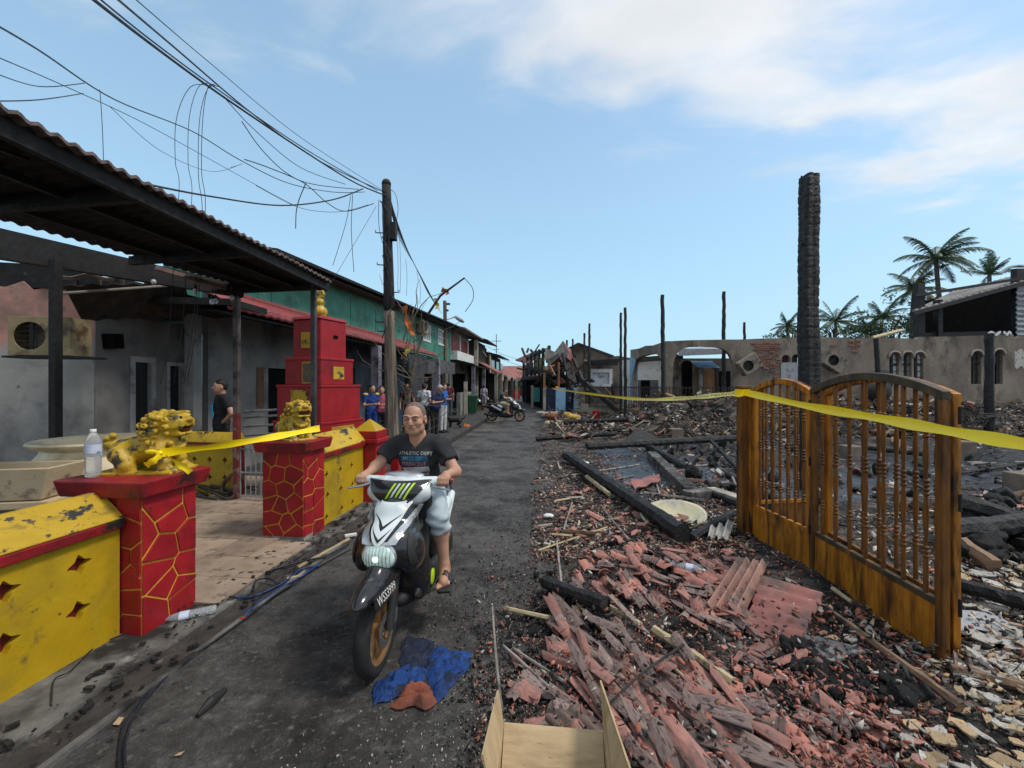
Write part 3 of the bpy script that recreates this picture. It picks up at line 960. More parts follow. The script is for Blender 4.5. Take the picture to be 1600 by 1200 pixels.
panel('r',0.04,2.24,0.10,0.05,0.56,M['shade'],'vent')
gm=MB()
gm.lathe([(0.075,2.521),(0.085,2.535),(0.075,2.545),(0.105,2.575),(0.115,2.615),(0.10,2.66),(0.055,2.70),(0.05,2.71),(0.07,2.735),(0.075,2.765),(0.05,2.80),(0.025,2.815)],seg=20)
fin=ob('gourd_finial',gm,M['goldpaint'],tower,world=False,smooth=True)
bl=Blob(0.012)
for sx in(-1,1):
 bl.chain([(0.0,0,2.80),(0.05*sx,0,2.83),(0.075*sx,0,2.87),(0.05*sx,0,2.91),(0.02*sx,0,2.88)],[0.025,0.022,0.02,0.018,0.014])
bl.chain([(0,0,2.8),(0,0,2.88),(0.012,0,2.94),(0.0,0,2.97)],[0.03,0.035,0.022,0.008])
ob('flame',bl.mesh(0.008),M['goldpaint'],fin,world=False,smooth=True)
F0,F1=S(-2.76,-1.2,3.17),P(511,437,4.99)
B1=P(380,447,6.0)
B0=Vector((-5.37-0.2,-1.2,3.18))
canopy=thing('canopy','sooty black sheet canopy on steel posts over the forecourt of the left house','canopy',S(-4,3,0.05))
def roof_pt(s,t):
 p=(F0*(1-s)+F1*s)*(1-t)+(B0*(1-s)+B1*s)*t
 return p
NW=70
def corr(s,t):
 p=roof_pt(s,t)
 return p+Vector((0,0,0.011*math.sin(s*NW*2*math.pi)+0.004*math.sin(s*31+t*9)))
m=MB().sheet(corr,NW*5,3,0.006)
ob('roof_sheet',m,M['sootsheet'],canopy,smooth=True)
m=MB().sheet(lambda s,t:corr(s,-0.012-0.03*t)+Vector((0,0,-0.012)),NW*5,1,0.02)
ob('eave_edge',m,pm('ashen roof edge',[(0.05,.04,.038),(.20,.15,.14)],22,.9,.5,60),canopy)
dz=Vector((0,0,1))
fasc=MB().bar(F0-dz*0.085,F1-dz*0.085,0.05,0.10)
ob('front_beam',fasc,M['black_metal'],canopy)
ob('end_beam',MB().bar(F1-dz*0.07,B1-dz*0.05,0.05,0.1),M['black_metal'],canopy)
for s in(0.14,0.3,0.46,0.62,0.8):
 a_,b_=roof_pt(s,0.03),roof_pt(s,0.98)
 ob('rafter',MB().bar(a_-dz*0.075,b_-dz*0.075,0.05,0.09),M['black_metal'],canopy)
for t in(0.33,0.66):
 ob('purlin',MB().bar(roof_pt(0.1,t)-dz*0.05,roof_pt(1,t)-dz*0.05,0.05,0.05),M['black_metal'],canopy)
bq0,bq1=P(-160,350,3.9),P(380,456,5.95)
ob('back_beam',MB().bar(bq0,bq1,0.10,0.36,0,0.10,0.17),M['black_metal'],canopy)
ob('conduit',MB().tube([P(125,357,4.1),P(325,415,5.2)],0.03),pm('grey conduit',[(.05,.045,.04),(.13,.115,.10)],7,.7,.2),canopy)
ob('gutter',MB().bar(P(243,418,5.0),P(352,450,5.6),0.06,0.05),pm('scorched gutter',[(.10,.06,.05),(.26,.18,.15)],9,.8,.3),canopy)
p1=Vector((P(87,600,4.55).x,4.55,0))
ob('post',MB().box((p1.x,p1.y,1.56),(0.08,0.08,3.03)),M['black_metal'],canopy,bev=0.006)
p2=Vector((P(370,600,5.9).x,5.9,0))
pz=MB().box((p2.x,p2.y,0.66),(0.075,0.075,1.22))
ob('post',pz,M['rust'],canopy,bev=0.006)
ob('post',MB().box((p2.x,p2.y,2.165),(0.073,0.073,1.78)),pm('peeled sooty post',[(.05,.04,.036),(.2,.165,.15)],6,.7,.4,stain=(SOOT,3,.5,.06)),canopy,bev=0.006)
p3=Vector((P(490,600,4.98).x,4.98,0))
ob('post',MB().box((p3.x,p3.y,1.47),(0.055,0.055,2.86)),pm('blackened grey post',[(.02,.02,.022),(.07,.07,.073)],6,.5,.3),canopy,bev=0.006)
for px,py,Yd,lb in((240,440,5.2,'bare light bulb hanging furthest left, above the hanging awning sheet'),(305,455,5.3,'bare light bulb hanging above the concrete veranda column'),(331,471,5.6,'left bulb of the close pair hanging left of the rusty post'),(337,470,5.65,'right bulb of the close pair hanging left of the rusty post'),(362,465,5.7,'bare light bulb hanging right beside the rusty post')):
 c=P(px,py,Yd)
 bt=thing('light_bulb',lb,'light bulb',c,0,'bare bulbs under the canopy')
 ob('cap',MB().lathe([(0.016,0.03),(0.016,0.07),(0.006,0.08)],seg=8),M['black_metal'],bt,world=False)
 ob('glass',MB().lathe([(0.004,-0.045),(0.024,-0.03),(0.031,-0.005),(0.024,0.018),(0.014,0.03)],seg=12),M['bulb'],bt,world=False,smooth=True)
 ob('flex',MB().tube([(0,0,0.08),(0.004,0,0.2)],0.004,5),M['wire'],bt,world=False)
house=thing('burnt_house','smoke blackened single storey house with pink and grey wall behind the canopy','house',(-8,8,0.05))
wa0,wa1=Vector((-9.5,5.1,0)),Vector((P(147,600,5.9).x,5.9,0))
du=(wa1-wa0)
Lw=du.length
du.normalize()
dn=Vector((du.y,-du.x,0))
def wa(u,v,t):
 return wa0+du*u+dn*t+Vector((0,0,v))
rr=random.Random(3)
top=[(Lw,3.02)]
u=Lw
while u>0.2:
 u-=rr.uniform(0.12,0.4)
 top.append((max(u,0),3.1+rr.uniform(-0.09,0.06)))
ob('side_wall',MB().slab([(0,0.03),(Lw,0.03)]+top,[],wa,-0.15,0.0),M['greywall'],house)
top2=[(u_,v_+0.0) for u_,v_ in top]
ob('charred_top',MB().slab([(0,3.0),(Lw,2.96)]+[(u_,3.42) for u_,v_ in(top[0],top[-1])],[],wa,-0.16,-0.155),M['sootsheet'],house)
wb0,wb1=wa1+Vector((0.02,0.0,0)),Vector((P(292,600,7.5).x,7.5,0))
du2=(wb1-wb0)
Lb=du2.length
du2.normalize()
dn2=Vector((du2.y,-du2.x,0))
def wb(u,v,t):
 return wb0+du2*u+dn2*t+Vector((0,0,v))
def ub(px):
 k=(px-800)/FOC
 return(k*wb0.y-wb0.x)/(du2.x-k*du2.y)
u0,u1=ub(206),ub(239)
u2,u3=ub(262),ub(285)
ob('front_wall',MB().slab([(0,0.03),(Lb,0.03),(Lb,2.75),(0,2.75)],[[(u0,0.05),(u1,0.05),(u1,2.1),(u0,2.1)],[(u2,0.5),(u3,0.5),(u3,2.05),(u2,2.05)]],wb,-0.12,0.0),M['bluegrey'],house)
dr=ob('door',MB().slab([(u0+.05,0.05),(u1-.05,0.05),(u1-.05,2.12),(u0+.05,2.12)],[],wb,-0.08,-0.05),M['glass_dark'],house)
ob('frame',MB().slab([(u0-.04,0.045),(u1+.04,0.045),(u1+.04,2.14),(u0-.04,2.14)],[[(u0+.045,0.10),(u1-.045,0.10),(u1-.045,2.05),(u0+.045,2.05)]],wb,-0.05,0.02),M['palegrey'],dr,world=False)
dr=ob('window',MB().slab([(u2,0.48),(u3,0.48),(u3,2.08),(u2,2.08)],[],wb,-0.09,-0.06),M['glass_dark'],house)
ob('frame',MB().slab([(u2-.03,0.47),(u3+.03,0.47),(u3+.03,2.08),(u2-.03,2.08)],[[(u2+.03,.53),(u3-.03,.53),(u3-.03,2.02),(u2+.03,2.02)]],wb,-0.05,0.02),M['palegrey'],dr,world=False)
cx=P(302,600,6.9)
ob('column',MB().box((cx.x,cx.y,1.45),(0.17,0.17,2.84),rz=-TH),pm('two-tone column',[(.30,.28,.24),(.42,.39,.33)],3,.85,.3,zsplit=(1.05,(0.2,0.2,0.2),0.1),stain=(SOOT,3,.36,.08)),house,bev=0.008)
bw0,bw1=S(-6.2,6.75),S(-6.2,10.4)
L3=(bw1-bw0).length
def bw(u,v,t):
 return S(-6.2+t,6.75+u,v)
ob('back_wall',MB().slab([(0,.03),(L3,.03),(L3,3.45),(0,3.45)],[[(1.55,.06),(2.5,.06),(2.5,2.05),(1.55,2.05)]],bw,-0.12,0),M['bluegrey'],house)
ob('door',MB().slab([(1.55,.06),(2.5,.06),(2.5,2.05),(1.55,2.05)],[],bw,-0.09,-0.05),M['shade'],house)
ob('scroll',MB().slab([(1.2,1.2),(1.4,1.2),(1.4,2.05),(1.2,2.05)],[],bw,0.002,0.02),pm('brown scroll',[(.14,.07,.04)],5,.8,.2),house)
def flat(pts,z0,z1):
 n=len(pts)
 return MB().prism(pts,lambda u,v,t:S(u,v,t),z0,z1)
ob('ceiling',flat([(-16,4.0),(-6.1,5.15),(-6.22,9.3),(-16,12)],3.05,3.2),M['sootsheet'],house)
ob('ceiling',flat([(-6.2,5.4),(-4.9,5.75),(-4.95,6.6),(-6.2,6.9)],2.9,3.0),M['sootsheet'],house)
q00,q10,q01,q11=P(100,446,5.0),P(288,440,6.2),P(128,500,5.7),P(300,492,6.9)
def hang(s,t):
 p=(q00*(1-s)+q10*s)*(1-t)+(q01*(1-s)+q11*s)*t
 return p+Vector((0,0,0.012*math.sin(s*40)))
ob('awning_sheet',MB().sheet(hang,60,2,0.01),pm('sooty awning sheet',[(.02,.017,.015),(.06,.05,.044)],5,.8,.3),house)
ob('awning_rail',MB().tube([q00+Vector((0,-.02,-.1)),q10+Vector((0,-.02,-.05))],0.018),pm('pale rail',[(.2,.18,.15)],6,.7,.2),house)
for k in range(5):
 ob('batten',MB().bar(P(120+36*k,452-k,5.2+.2*k),P(120+36*k,438-k,5.2+.2*k),0.03,0.03),M['darkwood'],house)
ob('loose_sheet',MB().sheet(lambda s,t:P(92+88*s,428+3*s+5*t+3*math.sin(s*9),5.15+.2*t),14,2,.01),pm('ashen sheet',[(.2,.16,.14),(.45,.36,.32)],9,.85,.3),house)
ob('parapet_edge',MB().sheet(lambda s,t:P(-40+118*s,383+27*s+4*t,5.0),10,1,.02),pm('grey parapet',[(.12,.11,.10),(.26,.24,.22)],9,.85,.3),house)
def aircon(label,group,loc,rz,tilt=0.0,burnt=False,w_=0.82,h_=0.55,dp=0.3):
 t=thing('air_conditioner',label,'air conditioner',loc,rz,group)
 Rm=Matrix.Rotation(tilt,4,'Y')
 cs=[(w_/2*math.cos(a),0) for a in(0,)]
 hole=[(-w_*.16+h_*.36*math.cos(2*math.pi*k/24),h_*.36*math.sin(2*math.pi*k/24)) for k in range(24)]
 body=pm('rusty enamel',[(.22,.17,.08),(.38,.30,.17)],5,.7,.3,stain=[((.13,.07,.03),5,.42,.06),((.05,.04,.035),3,.4,.08)]) if not burnt else pm('smoked enamel',[(.19,.155,.12),(.31,.255,.20)],5,.75,.3,stain=((.06,.05,.045),4,.44,.1))
 m=MB()
 m.m=Rm
 m.slab([(-w_/2,-h_/2),(w_/2,-h_/2),(w_/2,h_/2),(-w_/2,h_/2)],[hole],lambda u,v,k:Vector((u,-dp/2+k,v)),0.012,0.0)
 ob('front',m,body,t,world=False,bev=0.003)
 m=MB()
 m.m=Rm
 m.box((0,0.006,h_/2-.006),(w_,dp-.014,.012)).box((0,0.006,-h_/2+.006),(w_,dp-.014,.012))
 m.box((-w_/2+.006,.006,0),(.012,dp-.014,h_-.026)).box((w_/2-.006,.006,0),(.012,dp-.014,h_-.026))
 ob('casing',m,body,t,world=False)
 m=MB()
 m.m=Rm
 m.box((0,dp/2-.03,0),(w_-.03,.02,h_-.03))
 ob('back',m,pm('heat exchanger',[(.30,.22,.19),(.42,.32,.28)] if not burnt else[(.10,.085,.07),(.17,.14,.12)],9,.8,.3),t,world=False)
 m=MB()
 m.m=Rm
 for k in range(5):
  z=(-.25+.125*k)*h_
  m.box((-w_*.16,-dp/2+.02,z),(h_*.68,.006,.008))
 m.box((-w_*.16,-dp/2+.03,0),(.045,.01,h_*.72)).box((-w_*.16+.06,-dp/2+.025,0),(.01,.006,h_*.7))
 ob('fan_guard',m,M['black_metal'],t,world=False)
 if not burnt:
  m=MB()
  m.box((0.06,0.0,-h_/2-.02),(w_+.2,dp+.05,.025))
  ob('bracket',m,M['black_metal'],t,world=False)
 return t
ac=P(80,527,5.12)
aircon('rusty yellowed air conditioner with an open round fan hole on the pink and grey wall',None,ac,R(8),w_=.66,h_=.47)
bx=ob('fuse_box',MB().bar(P(165,533,6.0),P(182,533,6.2),0.2,0.22),M['shade'],label='burnt black box on the blue grey wall right of the rusty air conditioner',cat='box')
rail=thing('railing','grey pipe railing behind the forecourt left of the red tower','railing',P(410,700,6.9))
for y_ in(641,650,664,678):
 ob('rail',MB().tube([P(380,y_+3,7.3),P(447,y_-2,6.6)],0.018,8),M['palegrey'],rail)
grille=thing('grille_gate','low white metal grille gate between the rusty post and the second red pillar','gate',P(396,770,5.7))
ga,gb=P(376,770,5.8),P(424,768,5.75)
for k in range(7):
 c=ga.lerp(gb,k/6)
 ob('bar',MB().tube([(c.x,c.y,.1),(c.x,c.y,.80)],0.008,6),M['palegrey'],grille)
for z in(.12,.45,.78):
 ob('rail',MB().bar((ga.x,ga.y,z),(gb.x,gb.y,z),0.02,0.02),M['palegrey'],grille)
sc=thing('scrap_heap','charred bundle of wire and metal lying on the forecourt beside the inner yellow wall','scrap',G(345,775,.05))
mm=MB()
for k in range(14):
 c0=G(318+random.uniform(-12,40),772+random.uniform(-8,10),.06)
 mm.tube([c0,c0+Vector((random.uniform(-.4,.4),random.uniform(-.15,.15),random.uniform(.02,.22))),c0+Vector((random.uniform(-.6,.6),random.uniform(-.2,.2),random.uniform(0,.12)))],random.uniform(.008,.03),6)
ob('rods',mm,M['char_soft'],sc,kind='stuff')
tor=MB()
c=G(362,778,.05)+Vector((0,0,.17))
tor.tube([c+Vector((.13*math.cos(a),.11*math.sin(a),.17*math.sin(a))) for a in np.linspace(0.4,5.6,20)],0.028,8)
ob('ring',tor,pm('scorched rubber',[(.02,.016,.014),(.12,.075,.05)],9,.8,.4),sc,smooth=True)
pc=Vector((-3.72,3.72,0.05))
m=MB().lathe([(0.26,0.0),(0.28,0.03),(0.22,0.06),(0.20,0.5),(0.30,0.56)],pc,28)
ob('pot_stand',m,M['tanstone'],smooth=True,angle=35,label='round tan stand carrying the big cream jar',cat='stand')
m=MB().lathe([(0.27,0.565),(0.30,0.58),(0.42,0.72),(0.475,0.86),(0.46,0.96),(0.39,1.05),(0.375,1.085),(0.40,1.10),(0.455,1.125),(0.465,1.145),(0.45,1.16),(0.37,1.155),(0.34,1.10),(0.33,0.9),(0.02,0.75)],pc,40)
ob('jar',m,M['cream'],smooth=True,angle=40,label='big cream glazed jar with wide flat rim behind the near red pillar',cat='jar')
pt=P(12,742,3.05)
ptr=thing('planter','tapered tan trough planter behind the near yellow wall','planter',(pt.x,pt.y,0.86))
m=MB()
L_,wd=0.40,0.17
e0,e1=0.0,0.075
outer_lo=[(-L_+e1,-wd+.03),(L_-e1,-wd+.03),(L_-e1,wd-.03),(-L_+e1,wd-.03)]
outer_hi=[(-L_,-wd),(L_,-wd),(L_,wd),(-L_,wd)]
inner_hi=[(-L_+.03,-wd+.03),(L_-.03,-wd+.03),(L_-.03,wd-.03),(-L_+.03,wd-.03)]
vs=[(x,y,0) for x,y in outer_lo]+[(x,y,.235) for x,y in outer_hi]+[(x,y,.235) for x,y in inner_hi]+[(x*.85,y*.8,.06) for x,y in inner_hi]
fs=[(3,2,1,0)]+[(i,(i+1)%4,4+(i+1)%4,4+i) for i in range(4)]+[(4+i,4+(i+1)%4,8+(i+1)%4,8+i) for i in range(4)]+[(8+i,8+(i+1)%4,12+(i+1)%4,12+i) for i in range(4)]+[(12,13,14,15)]
m.m=Matrix.Rotation(R(9),4,'Z')
m.add(vs,fs)
ob('trough',m,M['tanstone'],ptr,world=False,bev=0.008)
for z,ln in((0.09,0.36),(0.17,0.33)):
 b_=MB()
 b_.m=Matrix.Rotation(R(9),4,'Z')
 b_.box((0,0,z),(ln*2,.1,.05))
st=thing('planter_stand','tan slab stand on short legs under the trough planter','stand',(pt.x,pt.y,0.05))
b_=MB()
b_.m=Matrix.Rotation(R(9),4,'Z')
b_.box((0,0,.775),(.78,.3,.055))
ob('slab',b_,M['tanstone'],st,world=False,bev=0.008)
for x in(-.24,.24):
 b_=MB()
 b_.m=Matrix.Rotation(R(9),4,'Z')
 b_.box((x,0,.375),(.13,.24,.74))
 ob('leg',b_,M['tanstone'],st,world=False,bev=0.008)
def lion_mesh():
 """crouching guardian lion, x forward, base at z = 0, about 0.5 long"""
 b=Blob(0.022)
 b.ell((-0.13,0,0.14),(0.13,0.105,0.11))
 b.cap((-0.10,0,0.15),(0.07,0,0.20),0.095,0.10)
 b.ell((0.09,0,0.19),(0.095,0.10,0.11))
 for s in(-1,1):
  b.chain([(0.10,0.075*s,0.17),(0.14,0.085*s,0.08),(0.13,0.085*s,0.03)],[0.05,0.037,0.036])
  b.ell((0.165,0.085*s,0.025),(0.05,0.036,0.028))
  b.chain([(-0.15,0.085*s,0.13),(-0.08,0.11*s,0.06),(-0.13,0.11*s,0.03)],[0.065,0.045,0.036])
  b.ell((-0.075,0.112*s,0.025),(0.055,0.034,0.026))
  for k in range(3):
   b.ell((0.205,(0.085+(k-1)*0.022)*s,0.02),(0.014,0.011,0.017),k=0.008)
   b.ell((0.10-0.02*k,(0.095+0.012*k)*s,0.12+.05*k),(.02,.02,.02),k=.01)
 b.box((0.13,0,0.355),(0.095,0.09,0.06),0.03)
 b.box((0.205,0,0.345),(0.05,0.075,0.036),0.018)
 b.box((0.185,0,0.275),(0.055,0.066,0.018),0.012)
 b.cap((0.09,0,0.24),(0.12,0,0.31),0.085,0.08)
 b.box((0.22,0,0.303),(0.055,0.058,0.022),0.006,neg=True,k=0.005)
 b.ell((0.25,0,0.375),(0.026,0.036,0.022),k=0.01)
 for s in(-1,1):
  b.ell((0.205,0.052*s,0.395),(0.03,0.026,0.022),k=0.008)
  b.ell((0.185,0.05*s,0.425),(0.045,0.022,0.014),k=0.008)
  b.cap((0.10,0.09*s,0.39),(0.05,0.115*s,0.41),0.026,0.012,k=0.01)
 rn=random.Random(4)
 for ring,(xx,n,rad) in enumerate(((0.145,9,0.095),(0.085,11,0.112),(0.03,11,0.112),(-0.015,9,0.095))):
  for k in range(n):
   a=math.pi*(-0.22+1.44*k/(n-1))
   cy,cz=rad*math.cos(a),0.335+rad*math.sin(a)*0.95-ring*0.012
   b.ell((xx+rn.uniform(-.008,.008),cy,cz),(0.025,0.023,0.023),k=0.006)
   b.ell((xx+0.004,cy*1.17,0.335-ring*0.012+(cz-0.335+ring*.012)*1.17),(0.009,0.009,0.009),k=0.004,neg=True)
 for k in range(8):
  a=math.pi*(1.05+0.9*k/7)
  b.ell((0.175,0.075*math.cos(a),0.215+0.06*math.sin(a)),(0.022,0.02,0.022),k=0.006)
 b.chain([(-0.24,0,0.14),(-0.275,0,0.2),(-0.26,0,0.26)],[0.035,0.04,0.022])
 for k in range(6):
  b.ell((-0.26+0.03*math.cos(k*1.1),0.03*math.sin(k*1.1),0.17+0.018*k),(0.024,0.022,0.022),k=0.008)
 b.box((-0.03,0,0.006),(0.26,0.15,0.012),0.006,k=0.006)
 return b.mesh(0.0055)
LV,LF=lion_mesh()
lion_me=as_mesh('lion_body',(LV,LF))
set_smooth(lion_me)
lion_me.materials.append(M['goldpaint'])
mouth_me=MB().box((0.195,0,0.306),(0.075,0.10,0.012)).mesh('mouth')
mouth_me.materials.append(M['darkred'])
eye_me=MB().lathe([(0.001,-0.012),(0.009,-0.008),(0.012,0),(0.009,0.008),(0.001,0.012)],seg=10).mesh('eye')
eye_me.materials.append(M['ink'])
def lion(label,loc,rz,sc):
 t=thing('lion_statue',label,'statue',loc,rz,'golden lion statues')
 t.scale=(sc,)*3
 ob('body',lion_me,None,t,world=False)
 ob('mouth',mouth_me,None,t,world=False)
 for s in(-1,1):
  o=ob('eye',eye_me,None,t,world=False)
  o.location=(0.232,0.055*s,0.392)
 return t
lp=S(-2.93,2.70,1.067)
lion('golden lion statue tied with a tape bow on the near red pillar',lp,R(6),1.0)
lp2=S(-2.90,4.31,1.087)
lion('golden lion statue with blackened face on the pillar before the stepped tower',lp2,R(-38),0.98)
def bottle(label,group,scale=1.0,lying=None,crush=0.0,loc=(0,0,0),rz=0.0):
 t=thing('plastic_bottle',label,'bottle',loc,rz,group)
 prof=[(0.002,0.0),(0.036,0.0),(0.043,0.012)]
 for k in range(7):
  z=0.025+k*0.018
  prof+=[(0.043,z),(0.040,z+0.006),(0.043,z+0.012)]
 prof+=[(0.044,0.16),(0.044,0.235),(0.037,0.265),(0.022,0.295),(0.014,0.305),(0.014,0.31)]
 ms=[('body',prof,M['plastic']),('label',[(0.0446,0.165),(0.0446,0.225)],None),('cap',[(0.016,0.305),(0.0165,0.308),(0.0165,0.325),(0.002,0.326)],M['white'])]
 X_=Matrix.Scale(scale,4)
 if lying is not None:
  X_=Matrix.Rotation(lying,4,'Z') @ Matrix.Rotation(R(90),4,'X') @ Matrix.Scale(0.7 if crush else 1,4,(0,1,0)) @ X_
  X_=Matrix.Translation((0,0,0.04*scale*(0.7 if crush else 1))) @ X_
 lab=pm('printed film label',[(.50,.55,.68),(.55,.60,.72)],14,.4,0,stain=((0.02,.16,.42),16,.42,.02))
 for nm,pf,mt in ms:
  b=MB()
  b.m=X_
  b.lathe(pf,seg=20,cap=(nm != 'label'))
  o=ob(nm,b,mt or lab,t,world=False,smooth=True)
 return t
bottle('clear water bottle with white cap and blue label standing on the near red pillar cap','plastic water bottles',1.0,loc=S(-3.12,2.47,1.068))
def ribbon(pts,wd,tw=0.0,nsub=10,tilt=0.0):
 """tape as a thin two-sided strip standing on edge; tw = twists along its length"""
 pts=[Vector(p) for p in pts]
 c=[]
 n=len(pts)
 for i in range(n-1):
  p0,p1,p2,p3=pts[max(i-1,0)],pts[i],pts[i+1],pts[min(i+2,n-1)]
  for k in range(nsub):
   t=k/nsub
   c.append(0.5*((2*p1)+(p2-p0)*t+(2*p0-5*p1+4*p2-p3)*t*t+(3*p1-p0-3*p2+p3)*t**3))
 c.append(pts[-1])
 m=MB()
 vs,fs=[],[]
 N_=len(c)
 for i,p in enumerate(c):
  d=(c[min(i+1,N_-1)]-c[max(i-1,0)]).normalized()
  s=d.cross(Vector((0,0,1)))
  s=s.normalized() if s.length>1e-4 else Vector((1,0,0))
  u=s.cross(d)
  a=tilt+tw*math.sin(i/N_*math.pi*2.0)
  v=u*math.cos(a)+s*math.sin(a)
  w_=wd*(0.85+0.15*math.sin(i*0.7))
  off=v.cross(d)*0.0006
  for k,e in enumerate((-.5,-.17,.17,.5)):
   vs.append(p+v*w_*e+v.cross(d)*(0.004*(1-(2*e)**2)))
 for i in range(N_-1):
  for k in range(3):
   a=i*4+k
   fs.append((a,a+1,a+5,a+4))
 return m.add(vs,fs)
tp=thing('warning_tape','yellow warning tape strung between the two golden lions with a knotted bow','tape',S(-2.8,3.4,1.2))
l1=P(250,708,2.86)
l2=P(500,669,4.12)
ob('strip',ribbon([l1,l1.lerp(l2,0.3)-Vector((0,0,.015)),l1.lerp(l2,.65)-Vector((0,0,.012)),l2],0.065,0.5),M['tape'],tp,smooth=True)
ob('tail',ribbon([P(258,711,2.84),P(275,722,2.82),P(298,738,2.86)],0.045,0.3,tilt=.4),M['tape'],tp,smooth=True)
ob('tail',ribbon([P(252,710,2.84),P(240,720,2.80),P(228,727,2.80)],0.05,0.3,tilt=-.3),M['tape'],tp,smooth=True)
kb=Blob(0.01).ell(P(249,708,2.84),(.022,.02,.018)).ell(P(236,706,2.84),(.045,.012,.018))
ob('knot',kb.mesh(0.006),M['tape'],tp,smooth=True)
def quad_panel(pts,th,mat,name,parent,**kw):
 """a board through four points, th thick"""
 pts=[Vector(p) for p in pts]
 n=(pts[1]-pts[0]).cross(pts[3]-pts[0]).normalized()*th
 return ob(name,MB().hexa([p-n for p in pts],pts),mat,parent,**kw)
def ray_b(px,a0):
 return on_plane(px,600,a0)[0]
gh=thing('green_house','two storey green terrace house with dark eave and long red tiled awning','house',S(-6.5,15,0))
AG=-6.2
def gw(u,v,t):
 return S(AG+t,u,v)
b_end=ray_b(703,AG)
wins=[]
for x0,x1,y0,y1 in((661,672,505.6,532.7),(684.5,694,514,539)):
 u0,z1=on_plane(x0,y0,AG)
 u1,z0=on_plane(x1,y1,AG)
 zt,zb=on_plane(x0,y0,AG)[1],on_plane(x0,y1-2,AG)[1]
 wins.append((u0,u1,zb,zt))
ob('upper_wall',MB().slab([(8.0,3.0),(b_end,3.0),(b_end,5.2),(8.0,4.5)],[[(a,c),(b,c),(b,d),(a,d)] for a,b,c,d in wins],gw,-0.15,0),M['green'],gh)
ob('side_wall',MB().hexa([S(-8.2,7.8,3.0),S(AG,7.8,3.0),S(AG,7.98,3.0),S(-8.2,7.98,3.0)],[S(-8.2,7.8,4.7),S(AG,7.8,4.38),S(AG,7.98,4.38),S(-8.2,7.98,4.7)]),M['green'],gh)
for a,b,c,d in wins:
 w_=ob('window',MB().slab([(a,c),(b,c),(b,d),(a,d)],[],gw,-0.10,-0.08),M['pane'],gh)
 m=MB()
 m.slab([(a-.04,c-.04),(b+.04,c-.04),(b+.04,d+.04),(a-.04,d+.04)],[[(a+.05+(b-a-.06)/3*k,c+.05+(d-c-.06)/2*j),(a+(b-a-.06)/3*(k+1),c+.05+(d-c-.06)/2*j),(a+(b-a-.06)/3*(k+1),c+(d-c-.06)/2*(j+1)),(a+.05+(b-a-.06)/3*k,c+(d-c-.06)/2*(j+1))] for k in range(3) for j in range(2)],gw,-0.07,0.03)
 ob('frame',m,M['white'],w_,world=False)
ob('roof',MB().hexa([S(-5.55,7.7,4.36),S(-5.55,b_end+.2,5.03),S(-8.2,b_end+.2,5.55),S(-8.2,7.7,4.75)],[S(-5.55,7.7,4.43),S(-5.55,b_end+.2,5.10),S(-8.2,b_end+.2,5.62),S(-8.2,7.7,4.82)]),M['sootsheet'],gh)
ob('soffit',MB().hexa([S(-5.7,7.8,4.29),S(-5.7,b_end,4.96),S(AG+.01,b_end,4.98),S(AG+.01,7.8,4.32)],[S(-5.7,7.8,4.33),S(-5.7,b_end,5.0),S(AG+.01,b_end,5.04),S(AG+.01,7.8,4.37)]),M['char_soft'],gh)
for k in range(9):
 b=8.4+k*1.75
 ob('seam',MB().slab([(b,3.1),(b+.03,3.1),(b+.03,4.35),(b,4.35)],[],gw,0.001,0.012),M['green'],gh)
ob('downpipe',MB().tube([S(AG+.07,10.2,3.4),S(AG+.07,10.2,4.5)],.04,8),M['green'],gh)
ob('lower_wall',MB().slab([(10.42,.05),(b_end,.05),(b_end,2.98),(10.42,2.98)],[[(b,.06),(b+w_,.06),(b+w_,2.2),(b,2.2)] for b,w_ in((11,1.2),(13.4,1.0),(15.6,1.8),(19,1.2),(21.2,1.0))],gw,-0.15,0),pm('dark lower wall',[(.035,.04,.05),(.08,.09,.11)],1.5,.8,.2,stain=(SOOT,1.2,.45,.1)),gh)  # dark blue-grey wall colour with near-black patches
for b,w_ in((11,1.2),(13.4,1.0),(15.6,1.8),(19,1.2),(21.2,1.0)):
 ob('door',MB().slab([(b,.06),(b+w_,.06),(b+w_,2.2),(b,2.2)],[],gw,-0.13,-0.1),M['shade'],gh)
ob('door',MB().slab([(15.7,.06),(16.6,.06),(16.6,2.15),(15.7,2.15)],[],gw,-0.09,-0.06),pm('blue door',[(.02,.05,.09),(.035,.07,.12)],4,.6,.1),gh)
b0a,b1a=5.75,ray_b(683,-4.95)
def awn(s,t):
 a=-6.18+1.23*t
 z=3.42-0.46*t
 if t>0.85:
  z-=0.5*(t-0.85)**1.5
 b=b0a+(b1a-b0a)*s
 return S(a,b,z+0.028*abs(math.sin(b*math.pi/0.20))+(-0.02 if int(t*10)%2 else 0)*0.3)
n_=int((b1a-b0a)/0.2)*6
ob('awning',MB().sheet(awn,n_,10,0.012),M['roofred'],gh,smooth=True,angle=40)
m=MB()
m.sheet(lambda s,t:awn(s,1.0)+Vector((0,0,-0.10*t)),n_,1,0.015,Vector((1,0,0)))
ob('awning_lip',m,M['roofred'],gh,smooth=True)
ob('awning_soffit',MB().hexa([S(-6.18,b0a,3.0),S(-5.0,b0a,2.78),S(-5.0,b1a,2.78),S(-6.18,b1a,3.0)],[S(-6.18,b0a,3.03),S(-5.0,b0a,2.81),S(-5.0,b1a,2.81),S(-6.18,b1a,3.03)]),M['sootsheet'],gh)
ob('awning_ridge',MB().hexa([S(-6.19,b0a,3.4),S(-6.05,b0a,3.4),S(-6.05,b1a,3.4),S(-6.19,b1a,3.4)],[S(-6.19,b0a,3.48),S(-6.07,b0a,3.46),S(-6.07,b1a,3.46),S(-6.19,b1a,3.48)]),M['roofred'],gh)
